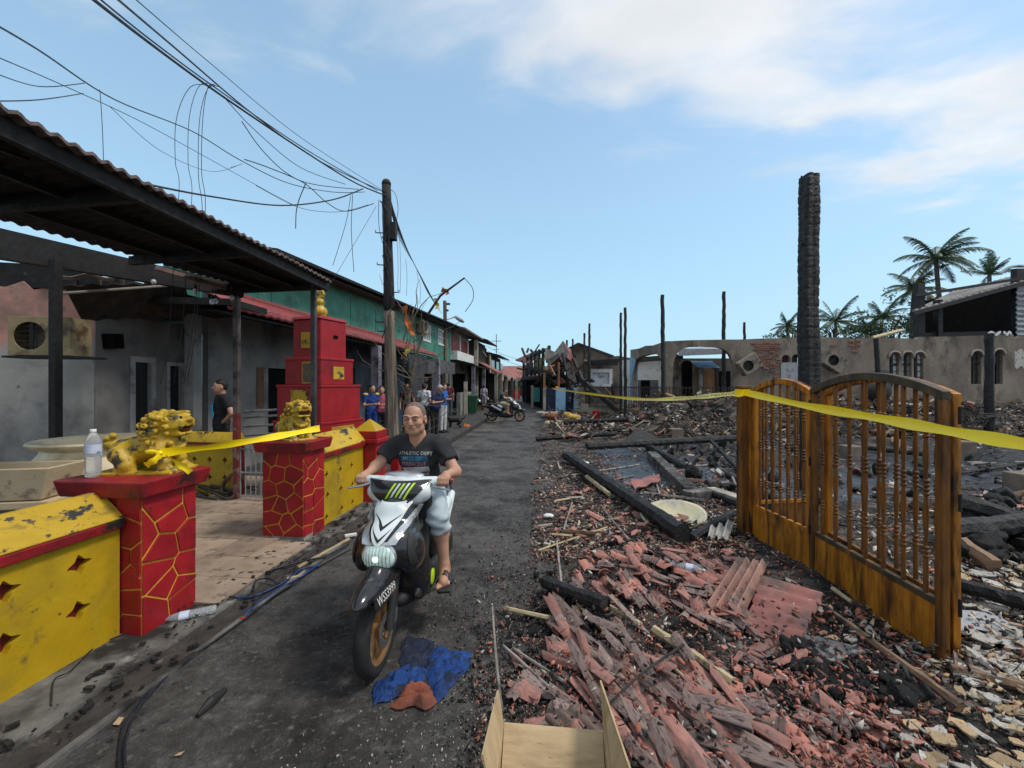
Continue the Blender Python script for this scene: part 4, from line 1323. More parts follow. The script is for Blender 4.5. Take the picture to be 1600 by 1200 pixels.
purple=pm('greyed lilac column',[(.20,.17,.22),(.30,.26,.33)],4,.75,.2,stain=(SOOT,2,.42,.1))
for px in(588,683):
 b=ray_b(px,-5.05)
 p=S(-5.05,b)
 ob('column',MB().box((p.x,p.y,1.43),(.22,.22,2.72),rz=-TH),purple,gh)
ob('canvas',MB().slab([(16.0,2.2),(20.5,2.2),(20.5,2.78),(16.0,2.78)],[],lambda u,v,t:S(-5.1+t,u,v),0,.02),pm('dark valance',[(.05,.05,.05),(.1,.1,.1)],4,.8,.2),gh)
acb=on_plane(655,512,AG)
aircon('pale air conditioner on the green upper wall left of the windows',None,S(AG+.2,acb[0],acb[1]),R(84),burnt=True)
wh=thing('balcony_house','narrow house with white balcony parapet and red panels beyond the green house','house',S(-6.5,26,0))
b2=ray_b(738,-5.9)
b_e=b_end+.02
def ww(u,v,t):
 return S(-6.2+t,u,v)
ob('wall',MB().slab([(b_e,.05),(b2,.05),(b2,5.1),(b_e,5.1)],[[(b_e+.6,.06),(b2-.6,.06),(b2-.6,2.4),(b_e+.6,2.4)]],ww,-.2,0),pm('stained cream wall',[(.30,.27,.23),(.42,.39,.34)],1.5,.85,.2,stain=(SOOT,1.0,.42,.1)),wh)
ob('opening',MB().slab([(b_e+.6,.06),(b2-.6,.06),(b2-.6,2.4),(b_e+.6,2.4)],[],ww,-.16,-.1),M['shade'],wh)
for k in range(2):
 u0=b_e+.35+k*(b2-b_e-.3)/2
 ob('red_panel',MB().slab([(u0,3.75),(u0+(b2-b_e)/2-.75,3.75),(u0+(b2-b_e)/2-.75,4.62),(u0,4.62)],[],ww,.01,.05),pm('red shutter',[(.18,.02,.02),(.26,.035,.035)],5,.6,.1),wh)
 ob('mullion',MB().slab([(u0+(b2-b_e)/2-.6,3.4),(u0+(b2-b_e)/2-.42,3.4),(u0+(b2-b_e)/2-.42,4.9),(u0+(b2-b_e)/2-.6,4.9)],[],ww,.0,.09),M['white'],wh)
ob('balcony',MB().hexa([S(-6.2,b_e,3.15),S(-5.75,b_e,3.15),S(-5.75,b2,3.15),S(-6.2,b2,3.15)],[S(-6.2,b_e,3.68),S(-5.75,b_e,3.68),S(-5.75,b2,3.68),S(-6.2,b2,3.68)]),M['white'],wh)
ob('roof',MB().hexa([S(-5.2,b_e-.3,4.9),S(-5.2,b2+.6,4.9),S(-11,b2+.6,6.2),S(-11,b_e-.3,6.2)],[S(-5.2,b_e-.3,5.0),S(-5.2,b2+.6,5.0),S(-11,b2+.6,6.3),S(-11,b_e-.3,6.3)]),pm('grey brown roof',[(.10,.075,.06),(.2,.15,.12)],2,.85,.2),wh)
ob('awning',MB().hexa([S(-4.7,b_e,2.75),S(-4.7,b2+1,2.75),S(-6.2,b2+1,3.1),S(-6.2,b_e,3.1)],[S(-4.7,b_e,2.82),S(-4.7,b2+1,2.82),S(-6.2,b2+1,3.17),S(-6.2,b_e,3.17)]),M['sootsheet'],wh)
ob('end_column',MB().box(S(-5.6,b2-.1,2.4),(.25,.25,4.9),rz=-TH),M['creamwall'],wh)
for b in(b_e+.3,b2-1.2):
 ob('column',MB().box(S(-4.85,b,1.4),(.2,.2,2.75),rz=-TH),purple,wh)
dh=thing('timber_house','dark weathered timber house with red lean-to roof down the left of the street','house',S(-6.5,34,0))
b3=ray_b(762,-5.6)
b2_=b2+.03
def dw(u,v,t):
 return S(-5.8+t,u,v)
ob('wall',MB().slab([(b2_,.05),(b3,.05),(b3,4.9),(b2_,4.9)],[[(b2_+2,.06),(b3-2,.06),(b3-2,2.4),(b2_+2,2.4)]],dw,-.2,0),M['darkwood'],dh)
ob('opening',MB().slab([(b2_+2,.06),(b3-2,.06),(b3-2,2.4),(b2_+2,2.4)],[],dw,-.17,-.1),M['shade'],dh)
for k in range(12):
 u=b2_+.3+(b3-b2_)*k/12
 ob('board',MB().slab([(u,3.3),(u+.5,3.3),(u+.5,4.7),(u,4.7)],[],dw,.002,.03+.01*(k%3)),M['darkwood'],dh)
ob('broken_board',MB().bar(S(-5.7,b2_+3,4.3),S(-5.7,b2_+5.5,3.9),.05,.12),M['plaster'],dh)
ob('broken_board',MB().bar(S(-5.7,b2_+6.2,4.4),S(-5.7,b2_+6.0,3.6),.05,.14),M['plaster'],dh)
ob('roof',MB().hexa([S(-4.9,b2_+.6,4.85),S(-4.9,b3+.8,4.85),S(-10,b3+.8,6.3),S(-10,b2_+.6,6.3)],[S(-4.9,b2_+.6,4.95),S(-4.9,b3+.8,4.95),S(-10,b3+.8,6.4),S(-10,b2_+.6,6.4)]),M['sootsheet'],dh)
ob('lean_to',MB().hexa([S(-4.3,b2_+1,2.55),S(-4.3,b3,2.55),S(-5.8,b3,3.35),S(-5.8,b2_+1,3.35)],[S(-4.3,b2_+1,2.63),S(-4.3,b3,2.63),S(-5.8,b3,3.43),S(-5.8,b2_+1,3.43)]),M['roofpink'],dh)
for k in range(3):
 ob('column',MB().box(S(-4.4,b2_+1.6+k*2.8,1.3),(.24,.24,2.5),rz=-TH),M['creamwall'],dh)
d2=thing('timber_house','last dark two storey house at the far left of the street','house',S(-6.5,44,0))
b4=ray_b(782,-5.5)
b3_=b3+.05
def dw2(u,v,t):
 return S(-5.5+t,u,v)
ob('wall',MB().slab([(b3_,.05),(b4,.05),(b4,4.2),(b3_,4.2)],[],dw2,-.2,0),M['darkwood'],d2)
for k in range(3):
 ob('window',MB().slab([(b3_+1+3*k,2.9),(b3_+2.8+3*k,2.9),(b3_+2.8+3*k,3.8),(b3_+1+3*k,3.8)],[],dw2,.002,.05),M['glass_dark'],d2)
ob('pilaster',MB().slab([(b3_+.1,2.6),(b3_+.6,2.6),(b3_+.6,4.2),(b3_+.1,4.2)],[],dw2,.002,.08),M['creamwall'],d2)
ob('roof',MB().hexa([S(-4.7,b3_+.9,4.1),S(-4.7,b4+1,4.1),S(-10,b4+1,5.4),S(-10,b3_+.9,5.4)],[S(-4.7,b3_+.9,4.2),S(-4.7,b4+1,4.2),S(-10,b4+1,5.5),S(-10,b3_+.9,5.5)]),M['sootsheet'],d2)
ob('awning',MB().hexa([S(-4.0,b3_,2.3),S(-4.0,b4,2.3),S(-5.5,b4,2.6),S(-5.5,b3_,2.6)],[S(-4.0,b3_,2.36),S(-4.0,b4,2.36),S(-5.5,b4,2.66),S(-5.5,b3_,2.66)]),M['palegrey'],d2)
for k in range(3):
 ob('column',MB().box(S(-4.15,b3_+1+k*4.5,1.15),(.22,.22,2.3),rz=-TH),M['creamwall'],d2)
for a_,p_,q_,zt_,par in((-6.42,b_e,b2,5.1,wh),(-6.02,b2_,b3,4.85,dh),(-5.72,b3_,b4,4.15,d2)):
 ob('rear_wing',MB().hexa([S(a_-4,p_,0),S(a_,p_,0),S(a_,q_,0),S(a_-4,q_,0)],[S(a_-4,p_,zt_),S(a_,p_,zt_),S(a_,q_,zt_),S(a_-4,q_,zt_)]),M['darkwood'],par)
fh=thing('far_house','low house with faded red hipped roof closing the end of the street','house',(0.6,62,0))
ob('wall',MB().box((0.4,64,1.3),(9,6,2.6)),M['darkwood'],fh)
ob('roof',MB().hexa([(-5.2,60,2.5),(6.2,60,2.5),(6.2,68,2.5),(-5.2,68,2.5)],[(-2.6,63.6,4.5),(3.0,63.6,4.5),(3.0,64.4,4.5),(-2.6,64.4,4.5)]),M['roofpink'],fh)
ob('lower_roof',MB().hexa([(-2.4,56.5,2.1),(1.2,56.5,2.1),(1.6,59.9,2.9),(-2.4,59.9,2.9)],[(-2.4,56.5,2.2),(1.2,56.5,2.2),(1.6,59.9,3.0),(-2.4,59.9,3.0)]),M['roofpink'],fh)
for x in(-2,.2,1.0):
 ob('post',MB().box((x,56.8,1.05),(.15,.15,2.1)),M['darkwood'],fh)
stl=thing('red_stall','small red stall standing at the far end of the street','stall',(0.3,46,0))
ob('counter',MB().box((0.4,46,.55),(1.0,.8,1.1)),M['redplastic'],stl)
ob('roof',MB().hexa([(-.9,45,2.0),(1.5,45,2.0),(1.5,47,2.2),(-.9,47,2.2)],[(-.9,45,2.06),(1.5,45,2.06),(1.5,47,2.26),(-.9,47,2.26)]),M['char_soft'],stl)
for x in(-.8,1.4):
 ob('post',MB().tube([(x,45.1,0),(x,45.1,2.0)],.04,6),M['black_metal'],stl)
UP=Vector((-2.62,9.0,0))
UT=Vector((-2.76,9.0,EYE+(600-290)/FOC*9))
pole=thing('utility_pole','tall weathered wooden utility pole blackened towards the top and wound with cables','pole',UP)
ob('lower_shaft',MB().tube([UP.lerp(UT,t) for t in np.linspace(0,.55,9)],[0.15-.035*t for t in np.linspace(0,1,9)],12,jit=.05),M['woodpole'],pole,smooth=True)
ob('upper_shaft',MB().tube([UP.lerp(UT,t) for t in np.linspace(.545,1,9)],[0.122-.025*t for t in np.linspace(0,1,9)],12,jit=.05),M['polechar'],pole,smooth=True)
ob('cap',MB().lathe([(.10,0),(.105,.05),(.07,.12),(.02,.14)],UT,10),M['polechar'],pole,smooth=True)
m=MB()
for z,ln in((3.05,.18),(2.85,.14),(4.3,.12),(3.7,-.14),(5.0,.14)):
 x=UP.lerp(UT,z/UT.z).x
 m.tube([(x-.08 if ln>0 else x+.08,8.95,z),(x-.1-ln if ln>0 else x+.1-ln,8.93,z),(x-.1-ln if ln>0 else x+.1-ln,8.93,z+.05)],.012,6)
ob('step_bolts',m,M['black_metal'],pole,kind='stuff')
ob('junction_box',MB().box((UP.lerp(UT,.83).x+.14,8.95,UT.z*.83),(.14,.16,.38)),M['black_metal'],pole,bev=.01)
ob('plank_splint',MB().bar((UP.x+.02,8.86,.3),(UP.x-.04,8.86,3.2),.12,.05),M['woodpole'],pole)
m=MB()
for k in range(9):
 z0=random.uniform(3.6,5.9)
 x=UP.lerp(UT,z0/UT.z).x
 m.tube([(x+random.uniform(-.13,.13),8.87,z0),(x+random.uniform(-.2,.26),8.85,z0-random.uniform(.2,.5)),(x+random.uniform(-.13,.16),8.87,z0-random.uniform(.7,1.2))],.011,5)
ob('cable_loops',m,M['wire'],pole,kind='stuff')
def spline(pts,n=8):
 pts=[Vector(p) for p in pts]
 c=[]
 for i in range(len(pts)-1):
  p0,p1,p2,p3=pts[max(i-1,0)],pts[i],pts[i+1],pts[min(i+2,len(pts)-1)]
  for k in range(n):
   t=k/n
   c.append(0.5*((2*p1)+(p2-p0)*t+(2*p0-5*p1+4*p2-p3)*t*t+(3*p1-p0-3*p2+p3)*t**3))
 c.append(pts[-1])
 return c
def cable(pts,r,label,group='cables running to the utility pole',mat='wire'):
 pp=[P(*p) if not isinstance(p,Vector) else p for p in pts]
 return ob('cable',MB().tube(spline(pp,7),r*.78,6),M[mat],smooth=True,label=label,cat='cable',group=group)
cable([(96,-40,2.7),(240,72,4.0),(350,152,5.4),(478,238,7.2),(552,284,8.5),(603,306,8.9)],.017,'thickest overhead cable running down from the top left to the pole top')
cable([(110,-40,2.7),(235,62,4.0),(352,148,5.4),(482,236,7.2),(590,298,8.8)],.010,'thin cable twisted along the thickest overhead cable')
cable([(150,-30,2.7),(270,72,4.2),(400,182,6.2),(500,252,7.8),(600,300,8.9)],.012,'single dark cable just above the thick overhead pair')
cable([(190,-20,2.9),(330,100,5.0),(470,215,7.4),(602,300,8.9)],.006,'thinnest and highest overhead wire coming from the top left edge')
cable([(-40,20,2.3),(60,78,3.2),(180,156,4.6),(300,205,6),(375,250,6.8),(450,286,7.6),(520,300,8.3),(570,300,8.8)],.009,'slack wire sagging low from the left edge to the pole')
cable([(-40,74,2.4),(100,134,3.6),(220,190,5),(330,250,6.4),(420,300,7.4),(462,322,8)],.005,'faint thin wire ending under the long sagging cable')
cable([(-40,102,2.4),(60,135,3.4),(132,130,4.2)],.005,'faint curved wire end at the far left of the sky',None)
cable([(-40,158,2.4),(60,156,3.0),(130,146,4.0)],.005,'lowest faint wire end at the far left of the sky',None)
cable([(170,165,4.4),(250,235,5.4),(330,268,6.4),(378,256,7),(360,262,7)],.004,'faint hooked wire hanging left of the hanging cable loops',None)
cable([(-60,205,2.1),(60,254,2.6),(205,283,4),(330,307,5.6),(440,321,7),(520,312,8.2),(567,295,8.8)],.016,'heavy grey black cable crossing in front of the canopy roof')
cable([(378,190,5.8),(410,235,6.6),(450,272,7.4),(490,288,8),(560,296,8.8)],.009,'loose cable with a frayed end drooping under the overhead bundle')
cable([(350,152,5.4),(400,205,6.4),(470,262,7.6),(540,288,8.6)],.007,'loose cable bellying just under the overhead bundle')
cable([(382,249,6.6),(420,262,7),(475,286,7.8),(510,316,8.3),(540,330,8.6),(584,318,8.9)],.010,'short dark cable kinked under the bundle with a rising loop')
cable([(478,286,7.8),(468,310,7.9),(463,330,8.0),(462,357,8.0)],.012,'short frayed cable end hanging straight down below the kinked cable',None)
cable([(400,290,6.9),(470,325,8),(530,331,8.6),(575,320,8.9)],.006,'thin wire looping up to the pole below the heavy cable')
for(x0,y0,x1,y1,lb) in((330,134,276,290,'leftmost of the hair thin wires hanging in a hook over the canopy'),(335,132,296,300,'second hair thin wire hanging in a hook over the canopy'),(338,134,317,320,'third hair thin wire hanging in a hook over the canopy'),(345,136,312,330,'rightmost hair thin wire hanging in a hook over the canopy')):
 cable([(x0,y0,5.2),(x0-(x0-x1)*.6,y0+2,5.1),(x1,y0+50,5.0),(x1-2,(y0+y1)/2+40,5.0),(x1+4,y1,5.0),(x1-4,y1+110,4.9),(x1-12,520,4.9),(x1-25,600,4.9)],.0045,lb,'hair thin wires over the canopy')
cable([(156,140,4.3),(160,200,4.3),(162,262,4.3)],.004,'single hair thin wire dangling above the canopy at the left',None)
cable([(548,306,8.6),(540,350,8.6),(520,415,8.6)],.007,'straight slack wire dropping left of the pole',None)
cable([(551,304,8.6),(549,360,8.6),(553,425,8.6)],.008,'plumb wire hanging left of the pole',None)
cable([(588,322,8.9),(560,370,8.6),(510,455,8.2)],.005,'thin slanting wire running from the pole down to the canopy corner',None)
for k in range(6):
 cable([(607+k*.8,300+6*k,9),(620+k,345+6*k,10.2),(640+2*k,398+4*k,13),(662+1.6*k,440+4*k,16.5),(683+1.5*k,480+2*k,20)],.014 if k<4 else .01,['innermost','second','third','fourth','fifth','outermost'][k]+' cable of the bundle running down the street behind the pole','bundle of cables beyond the pole')
cable([(610,296,9),(618,304,9),(622,325,9),(619,348,9)],.008,'small loop of cable right of the pole top',None)
cable([(592,312,8.9),(592,350,8.9),(598,380,8.9),(602,372,8.9)],.008,'small loop of cable hugging the left of the pole',None)
for k,(x,y0,y1) in enumerate(((620,365,455),(624,372,458),(634,405,462),(655,436,475))):
 cable([(x,y0,9.4),(x+2,(y0+y1)/2,9.4),(x+1,y1,9.4)],.005,['first','second','third','fourth'][k]+' thin wire, from the left, dangling right of the pole','thin wires dangling beyond the pole')
cr=thing('burnt_creeper','leafless burnt creeper tangled with orange and yellow rags beside the utility pole','plant',(UP.x+.35,9.1,0))
rn=random.Random(8)
m=MB()
for k in range(34):
 x0,z0=UP.x+.28+rn.uniform(-.1,.2),rn.uniform(0.0,3.2)
 pts=[Vector((x0,9.1+rn.uniform(-.1,.1),z0))]
 ang=rn.uniform(.3,2.8)
 for j in range(5):
  ang+=rn.uniform(-.5,.5)
  pts.append(pts[-1]+Vector((math.cos(ang)*.24,rn.uniform(-.08,.08),abs(math.sin(ang))*.24)))
 m.tube(pts,[.016-.0026*j for j in range(6)],5)
m.tube([(UP.x+.2,9.1,0),(UP.x+.3,9.1,1.2),(UP.x+.45,9.1,2.2),(UP.x+.75,9.1,3.1)],[.05,.04,.03,.012],7)
ob('twigs',m,pm('dry twig',[(.06,.045,.035),(.22,.18,.13)],8,.8,.2),cr,kind='stuff')
lm=MB()
for k in range(90):
 c=Vector((UP.x+.45+rn.gauss(0,.28),9.08+rn.gauss(0,.1),rn.uniform(1.1,3.3)))
 d=Vector((rn.uniform(-1,1),rn.uniform(-1,1),rn.uniform(-1,.3))).normalized()
 s=d.orthogonal().normalized()*.022
 lm.add([c-s,c+d*.05-s*.4,c+d*.11,c+d*.05+s],[(0,1,2,3)])
ob('shrivelled_leaves',lm,pm('shrivelled leaf',[(.05,.035,.02),(.16,.11,.05)],3,.8,0),cr,kind='stuff')
for pts,mt in(([(633,478,9),(636,500,9),(640,515,9)],'orange_rag'),([(640,505,9),(643,515,9),(645,524,9)],'orange_rag'),([(634,538,9),(638,546,9),(632,554,9)],'yellow_rag')):
 ob('rag',ribbon([P(*p) for p in pts],.12,.8),M[mt],cr,smooth=True)
ms=thing('tilted_mast','thin burnt mast tilted over the green roof with orange rags and a drooping wire','mast',P(672,486,15))
ob('mast',MB().tube([P(668,492,15),P(688,462,15),P(726,434,15)],[.05,.045,.03],7),M['char_soft'],ms)
for pts,mt in(([(690,452,15),(697,455,15),(700,460,15)],'orange_rag'),([(681,466,15),(682,475,15),(684,482,15)],'yellow_rag')):
 ob('rag',ribbon([P(*p) for p in pts],.2,.8),M[mt],ms,smooth=True)
ob('drooping_wire',MB().tube(spline([P(725,434,15),P(738,450,15),P(739,468,15),P(727,487,15)]),.013,5),M['wire'],ms)
p2_=thing('utility_pole','second utility pole far down the street showing above the green roof','pole',Vector((P(696,600,23).x,23,0)))
ob('shaft',MB().tube([Vector((P(697,600,23).x,23,0)),P(695,470,23)],[.13,.10],8),M['woodpole'],p2_)
ob('insulators',MB().box(P(699,475,23),(.3,.1,.1)).box(P(698,485,23),(.2,.1,.1)),M['black_metal'],p2_)
lamp=thing('street_lamp','grey street lamp head on a short arm above the eave of the balcony house','street lamp',P(705,499,24))
ob('arm',MB().tube(spline([P(696,500,23.2),P(706,497,24),P(713,494,24)]),.04,7),M['palegrey'],lamp)
b=Blob(.03).ell(P(718,499,24),(.34,.16,.12),rotm(0,R(32),0))
ob('head',b.mesh(.04),M['palegrey'],lamp,smooth=True)
an=thing('antenna','television antenna on a thin mast above the far timber houses','antenna',P(776,560,42))
ob('mast',MB().tube([P(775.5,566,42),P(775.5,522,42)],.035,5),M['black_metal'],an)
ob('aerial',MB().tube([P(768,533,42),P(783,533,42)],.03,5).tube([P(771,546,42),P(780,546,42)],.025,5),M['black_metal'],an)
for k,(a_,b_) in enumerate((((760,540,36),(812,562,48)),((762,548,36),(815,572,48)))):
 cable([a_,((a_[0]+b_[0])/2,(a_[1]+b_[1])/2+3,42),b_],.02,('upper' if k==0 else 'lower')+' far wire crossing the end of the street','far wires across the street')
gb_=thing('wheelie_bin','dark green bin standing by the cream post on the left pavement','bin',(P(738,600,22).x,22,.09))
ob('body',MB().hexa([(-.22,-.24,.06),(.22,-.24,.06),(.22,.24,.06),(-.22,.24,.06)],[(-.28,-.3,.95),(.28,-.3,.95),(.28,.3,.95),(-.28,.3,.95)]),M['greenplastic'],gb_,world=False,bev=.02)
ob('lid',MB().hexa([(-.3,-.33,.955),(.3,-.33,.955),(.3,.33,.955),(-.3,.33,.955)],[(-.27,-.28,1.03),(.27,-.28,1.03),(.27,.3,1.05),(-.27,.3,1.05)]),M['greenplastic'],gb_,world=False,bev=.02)
ob('pavement_post',MB().box((P(727.5,600,21.5).x,21.5,.95),(.17,.17,1.75)),M['creamwall'],label='cream square post at the edge of the left pavement',cat='post')
ob('low_wall',MB().hexa([S(-5.0,20.5,.05),S(-4.8,20.5,.05),S(-4.8,23.2,.05),S(-5.0,23.2,.05)],[S(-5.0,20.5,1.25),S(-4.8,20.5,1.25),S(-4.8,23.2,1.25),S(-5.0,23.2,1.25)]),M['concrete'],label='low grey wall between the walkers and the cream post',cat='wall')
YW=15.5
def xw(px,Y=YW):
 return(px-800)/FOC*Y
def zw(py,Y=YW):
 return EYE-(py-600)/FOC*Y
def wall_pt(u,v,t):
 return Vector((u,YW+0.1-t,v))
def arch_hole(x0,x1,zb,zt,n=8):
 r=(x1-x0)/2
 zs=zt-r
 return[(x0,zb),(x1,zb)]+[((x0+x1)/2+r*math.cos(math.pi*k/n),zs+r*math.sin(math.pi*k/n)) for k in range(n+1)]
rn=random.Random(21)
bwall=thing('burned_wall','long smoke stained roofless wall with arched windows and exposed brick across the right side','wall',(14,YW,0))
top=[]
for px,py in((1705,524),(1600,525),(1592,528),(1588,522),(1500,525),(1440,526),(1436,530),(1420,528),(1350,527),(1348,531),(1335,530),(1330,527),(1250,526),(1225,528),(1205,528),(1180,529),(1160,530),(1140,530),(1080,531),(1041,533)):
 top.append((xw(px),zw(py)))
holes=[]
triple=[]
for cx_ in(1401.0,1421.0,1439.5):
 triple.append((xw(cx_-7.6),xw(cx_+7.6),zw(604),zw(551)))
pair=[(xw(1522),xw(1538),zw(600),zw(549)),(xw(1557),xw(1572),zw(600),zw(547))]
niche=[(xw(1224),xw(1238),zw(566),zw(554)),(xw(1240),xw(1254),zw(566),zw(553))]
for x0,x1,zb,zt in triple+pair:
 holes.append(arch_hole(x0,x1,zb,zt))
for x0,x1,zb,zt in niche:
 holes.append(arch_hole(x0,x1,zb,zt))
ax0,ax1=xw(1053),xw(1148)
arch=[(ax1,0.0)]
zs=zw(541)
nA=14
for k in range(nA+1):
 t=k/nA
 a=math.pi*t
 arch.append(((ax0+ax1)/2+(ax1-ax0)/2*math.copysign(abs(math.cos(a))**0.55,math.cos(a)),zs-0.95+0.95*math.sin(a)**0.8))
arch.append((ax0,0.0))
outer=[(xw(1040),0.0)]+arch[::-1]+[(xw(1705),0.0)]+top
ob('wall',MB().slab(outer,holes,wall_pt,-0.16,0.0),M['burntwall'],bwall)
for grp in(triple,pair):
 for x0,x1,zb,zt in grp:
  r=(x1-x0)/2
  pts=[Vector(((x0+x1)/2+(r+.05)*math.cos(math.pi*k/10),YW+.06,zt-r+(r+.05)*math.sin(math.pi*k/10))) for k in range(11)]
  ob('arch_moulding',MB().tube(pts,.038,6),pm('moulding',[(.24,.2,.16),(.36,.3,.25)],5,.9,.3,stain=(SOOT,4,.36,.06)),bwall,smooth=True)
 lit=grp is triple
 for i,(x0,x1,zb,zt) in enumerate(grp):
  wd=ob('window',MB().slab([(x0,zb),(x1,zb),(x1,zt),(x0,zt)],[],wall_pt,-.15,-.13),M['pane'] if lit else M['char_soft'],bwall)
  m=MB()
  xc=(x0+x1)/2+(.03 if i%2 else-.04)
  m.box((xc,YW+.17,(zb+zt)/2),(.08,.05,zt-zb))
  for k in range(5):
   m.box(((x0+x1)/2,YW+.195,zb+(zt-zb)*(.12+.17*k)),(x1-x0,.02,.02))
  m.box(((x0+x1)/2,YW+.18,zt-.42),(x1-x0,.05,.05))
  ob('frame',m,M['char'],wd,world=False)
ob('soot_lintel',MB().slab([(niche[0][0],niche[0][2]),(niche[1][1],niche[0][2]),(niche[1][1],niche[1][3]),(niche[0][0],niche[0][3])],[],wall_pt,-.3,-.18),M['char_soft'],bwall)
ob('pale_shutter',MB().slab([(xw(1222),zw(600)),(xw(1256),zw(600)),(xw(1256),zw(567)),(xw(1222),zw(567))],[],wall_pt,.004,.04),M['palegrey'],bwall)
bm=MB().box((0,0,0),(0.215,0.05,0.065)).mesh('brick')
bm.materials.append(M['brick'])
for(x0,x1,y0,y1,keep) in((1180,1219,534,575,.8),(1329,1346,531,549,.8),(1205,1222,560,590,.6),(1296,1312,531,540,.5)):
 z=zw(y1)
 row=0
 while z<zw(y0):
  x=xw(x0)+(.11 if row%2 else 0)
  while x<xw(x1):
   f_=(z-zw(y1))/(zw(y0)-zw(y1))
   c_=(x-xw(x0))/(xw(x1)-xw(x0))
   if rn.random()<keep and(abs(c_-.5)<.2+.35*f_):
    o=ob('brick',bm,None,bwall,world=True)
    o.location=(x,YW+.095-rn.uniform(.0,.018),z)
    o.rotation_euler=(rn.uniform(-.03,.03),rn.uniform(-.04,.04),rn.uniform(-.05,.05))
   x+=.228
  z+=.078
  row+=1
aircon('scorched air conditioner hanging tilted on the burned wall, left one','scorched air conditioners on the burned wall',P(1170,569,YW-.2),0,R(-33),True,.75,.55)
aircon('scorched air conditioner hanging tilted on the burned wall, right of the big charred post','scorched air conditioners on the burned wall',P(1302,566,YW-.2),0,R(33),True,.75,.55)
ob('hanging_sheet',MB().sheet(lambda s,t:P(1586+14*s,548+26*t+3*math.sin(s*7),15.3),4,4,.03,Vector((0,-1,0))),M['plaster'],label='torn pale sheet hanging at the right end of the burned wall',cat='sheet')
for px,w_,lb in((1554,20,'longer'),(1575,12,'shorter')):
 ob('cloth_strip',MB().sheet(lambda s,t:P(px+w_*(s-.5),519+4*t+2*math.sin(s*9+px),15.55),8,3,.03,Vector((0,-1,0))),M['white'],label=lb+' white strip lying on the top edge of the burned wall',cat='cloth',group='white strips on the wall top')
ah=thing('arched_house','burned single storey house with grey arches, light blue corner pillar and iron railing','house',(6.5,18,0))
fx0,fy0=xw(1040),YW-.02
fx1,fy1=(985-800)/FOC*20.6,20.6
fd=Vector((fx1-fx0,fy1-fy0,0))
Lf=fd.length
fd.normalize()
fn_=Vector((-fd.y,fd.x,0))
def fa(u,v,t):
 return Vector((fx0,fy0,0))+fd*u+fn_*t+Vector((0,0,v))
zt=zw(533)
u0,u1=.35,Lf-.45
arc=[(u1,0.0)]
for k in range(nA+1):
 a=math.pi*k/nA
 arc.append(((u0+u1)/2+(u1-u0)/2*math.copysign(abs(math.cos(a))**.5,math.cos(a)),zt-.35-.85+.85*math.sin(a)**.8))
arc.append((u0,0.0))
ob('street_wall',MB().slab([(0,0)]+arc[::-1]+[(Lf,0),(Lf,zt+.1),(Lf*.7,zt+.03),(Lf*.5,zt+.06),(Lf*.3,zt-.02),(0,zt)],[],fa,-.22,0),M['burntwall'],ah)
ob('blue_pillar',MB().hexa([fa(Lf-.4,0,.0),fa(Lf+.02,0,.0),fa(Lf+.02,0,-.26),fa(Lf-.4,0,-.26)],[fa(Lf-.4,zt-.9,.03),fa(Lf+.02,zt-.9,.03),fa(Lf+.02,zt-.9,-.26),fa(Lf-.4,zt-.9,-.26)]),M['lightblue'],ah)
ob('blue_spandrel',MB().slab([(u1-.55,zt-.55),(u1+.02,zt-1.2),(Lf-.02,zt-1.2),(Lf-.02,zt-.25),(u1-.1,zt-.3)],[],fa,.002,.02),M['lightblue'],ah)
yi=20.8
ob('inner_wall',MB().box(((xw(1000,yi)+xw(1150,yi))/2,yi,1.5),(xw(1150,yi)-xw(1000,yi),.15,3.0)),M['burntwall'],ah)
ob('white_room_wall',MB().hexa([(6.0,22.6,0),(7.6,21.0,0),(7.7,21.1,0),(6.1,22.7,0)],[(6.0,22.6,3.0),(7.6,21.0,3.0),(7.7,21.1,3.0),(6.1,22.7,3.0)]),M['white'],ah)
ob('white_room_wall',MB().box((6.75,20.65,1.55),(1.5,.08,2.9)),M['white'],ah)
ob('dark_grille',MB().box((6.75,20.59,1.1),(1.2,.03,1.6)),pm('grille shade',[(.10,.10,.10),(.2,.2,.2)],9,.8,.2),ah)
ob('dark_door',MB().box((6.7,20.56,1.1),(.45,.03,1.6)),M['shade'],ah)
ob('brown_door',MB().box(((xw(1100,yi-.2)+xw(1118,yi-.2))/2,yi-.12,1.25),(xw(1118,yi)-xw(1100,yi),.06,2.4)),M['brownwood'],ah)
ob('door_jamb',MB().box((xw(1096,yi-.2),yi-.12,1.35),(.18,.12,2.6)),M['palegrey'],ah)
ob('door_jamb',MB().box((xw(1121,yi-.2),yi-.12,1.35),(.16,.12,2.6)),M['char_soft'],ah)
ob('shutter',MB().box((xw(1133,yi-.2),yi-.12,1.2),(.6,.05,2.3)),M['shade'],ah)
ob('dark_arch',MB().slab(arch_hole(xw(1064,yi),xw(1080,yi),.5,2.9),[],lambda u,v,t:Vector((u,yi-.09-t,v)),0,.02),M['shade'],ah)
ob('blue_awning',MB().sheet(lambda s,t:Vector((xw(1088,20)+(xw(1122,20)-xw(1088,20))*s,20.6-.8*t,2.85-.35*t+.02*math.sin(s*60))),40,1,.02),M['lightblue'],ah)
ob('grey_canopy',MB().hexa([P(1060,556,17.5),P(1142,553,17.5),P(1142,545,20.5),P(1066,556,20.5)],[P(1060,545,17.5),P(1142,545,17.5),P(1142,539,20.5),P(1066,548,20.5)]),M['palegrey'],ah)
ob('dark_beam',MB().bar(P(1000,562,20.3),P(1066,557,20.3),.2,.25),M['char'],ah)
ob('low_plinth',MB().box(P(1060,640,15.2),(1.3,.5,.5)),M['creamwall'],ah)
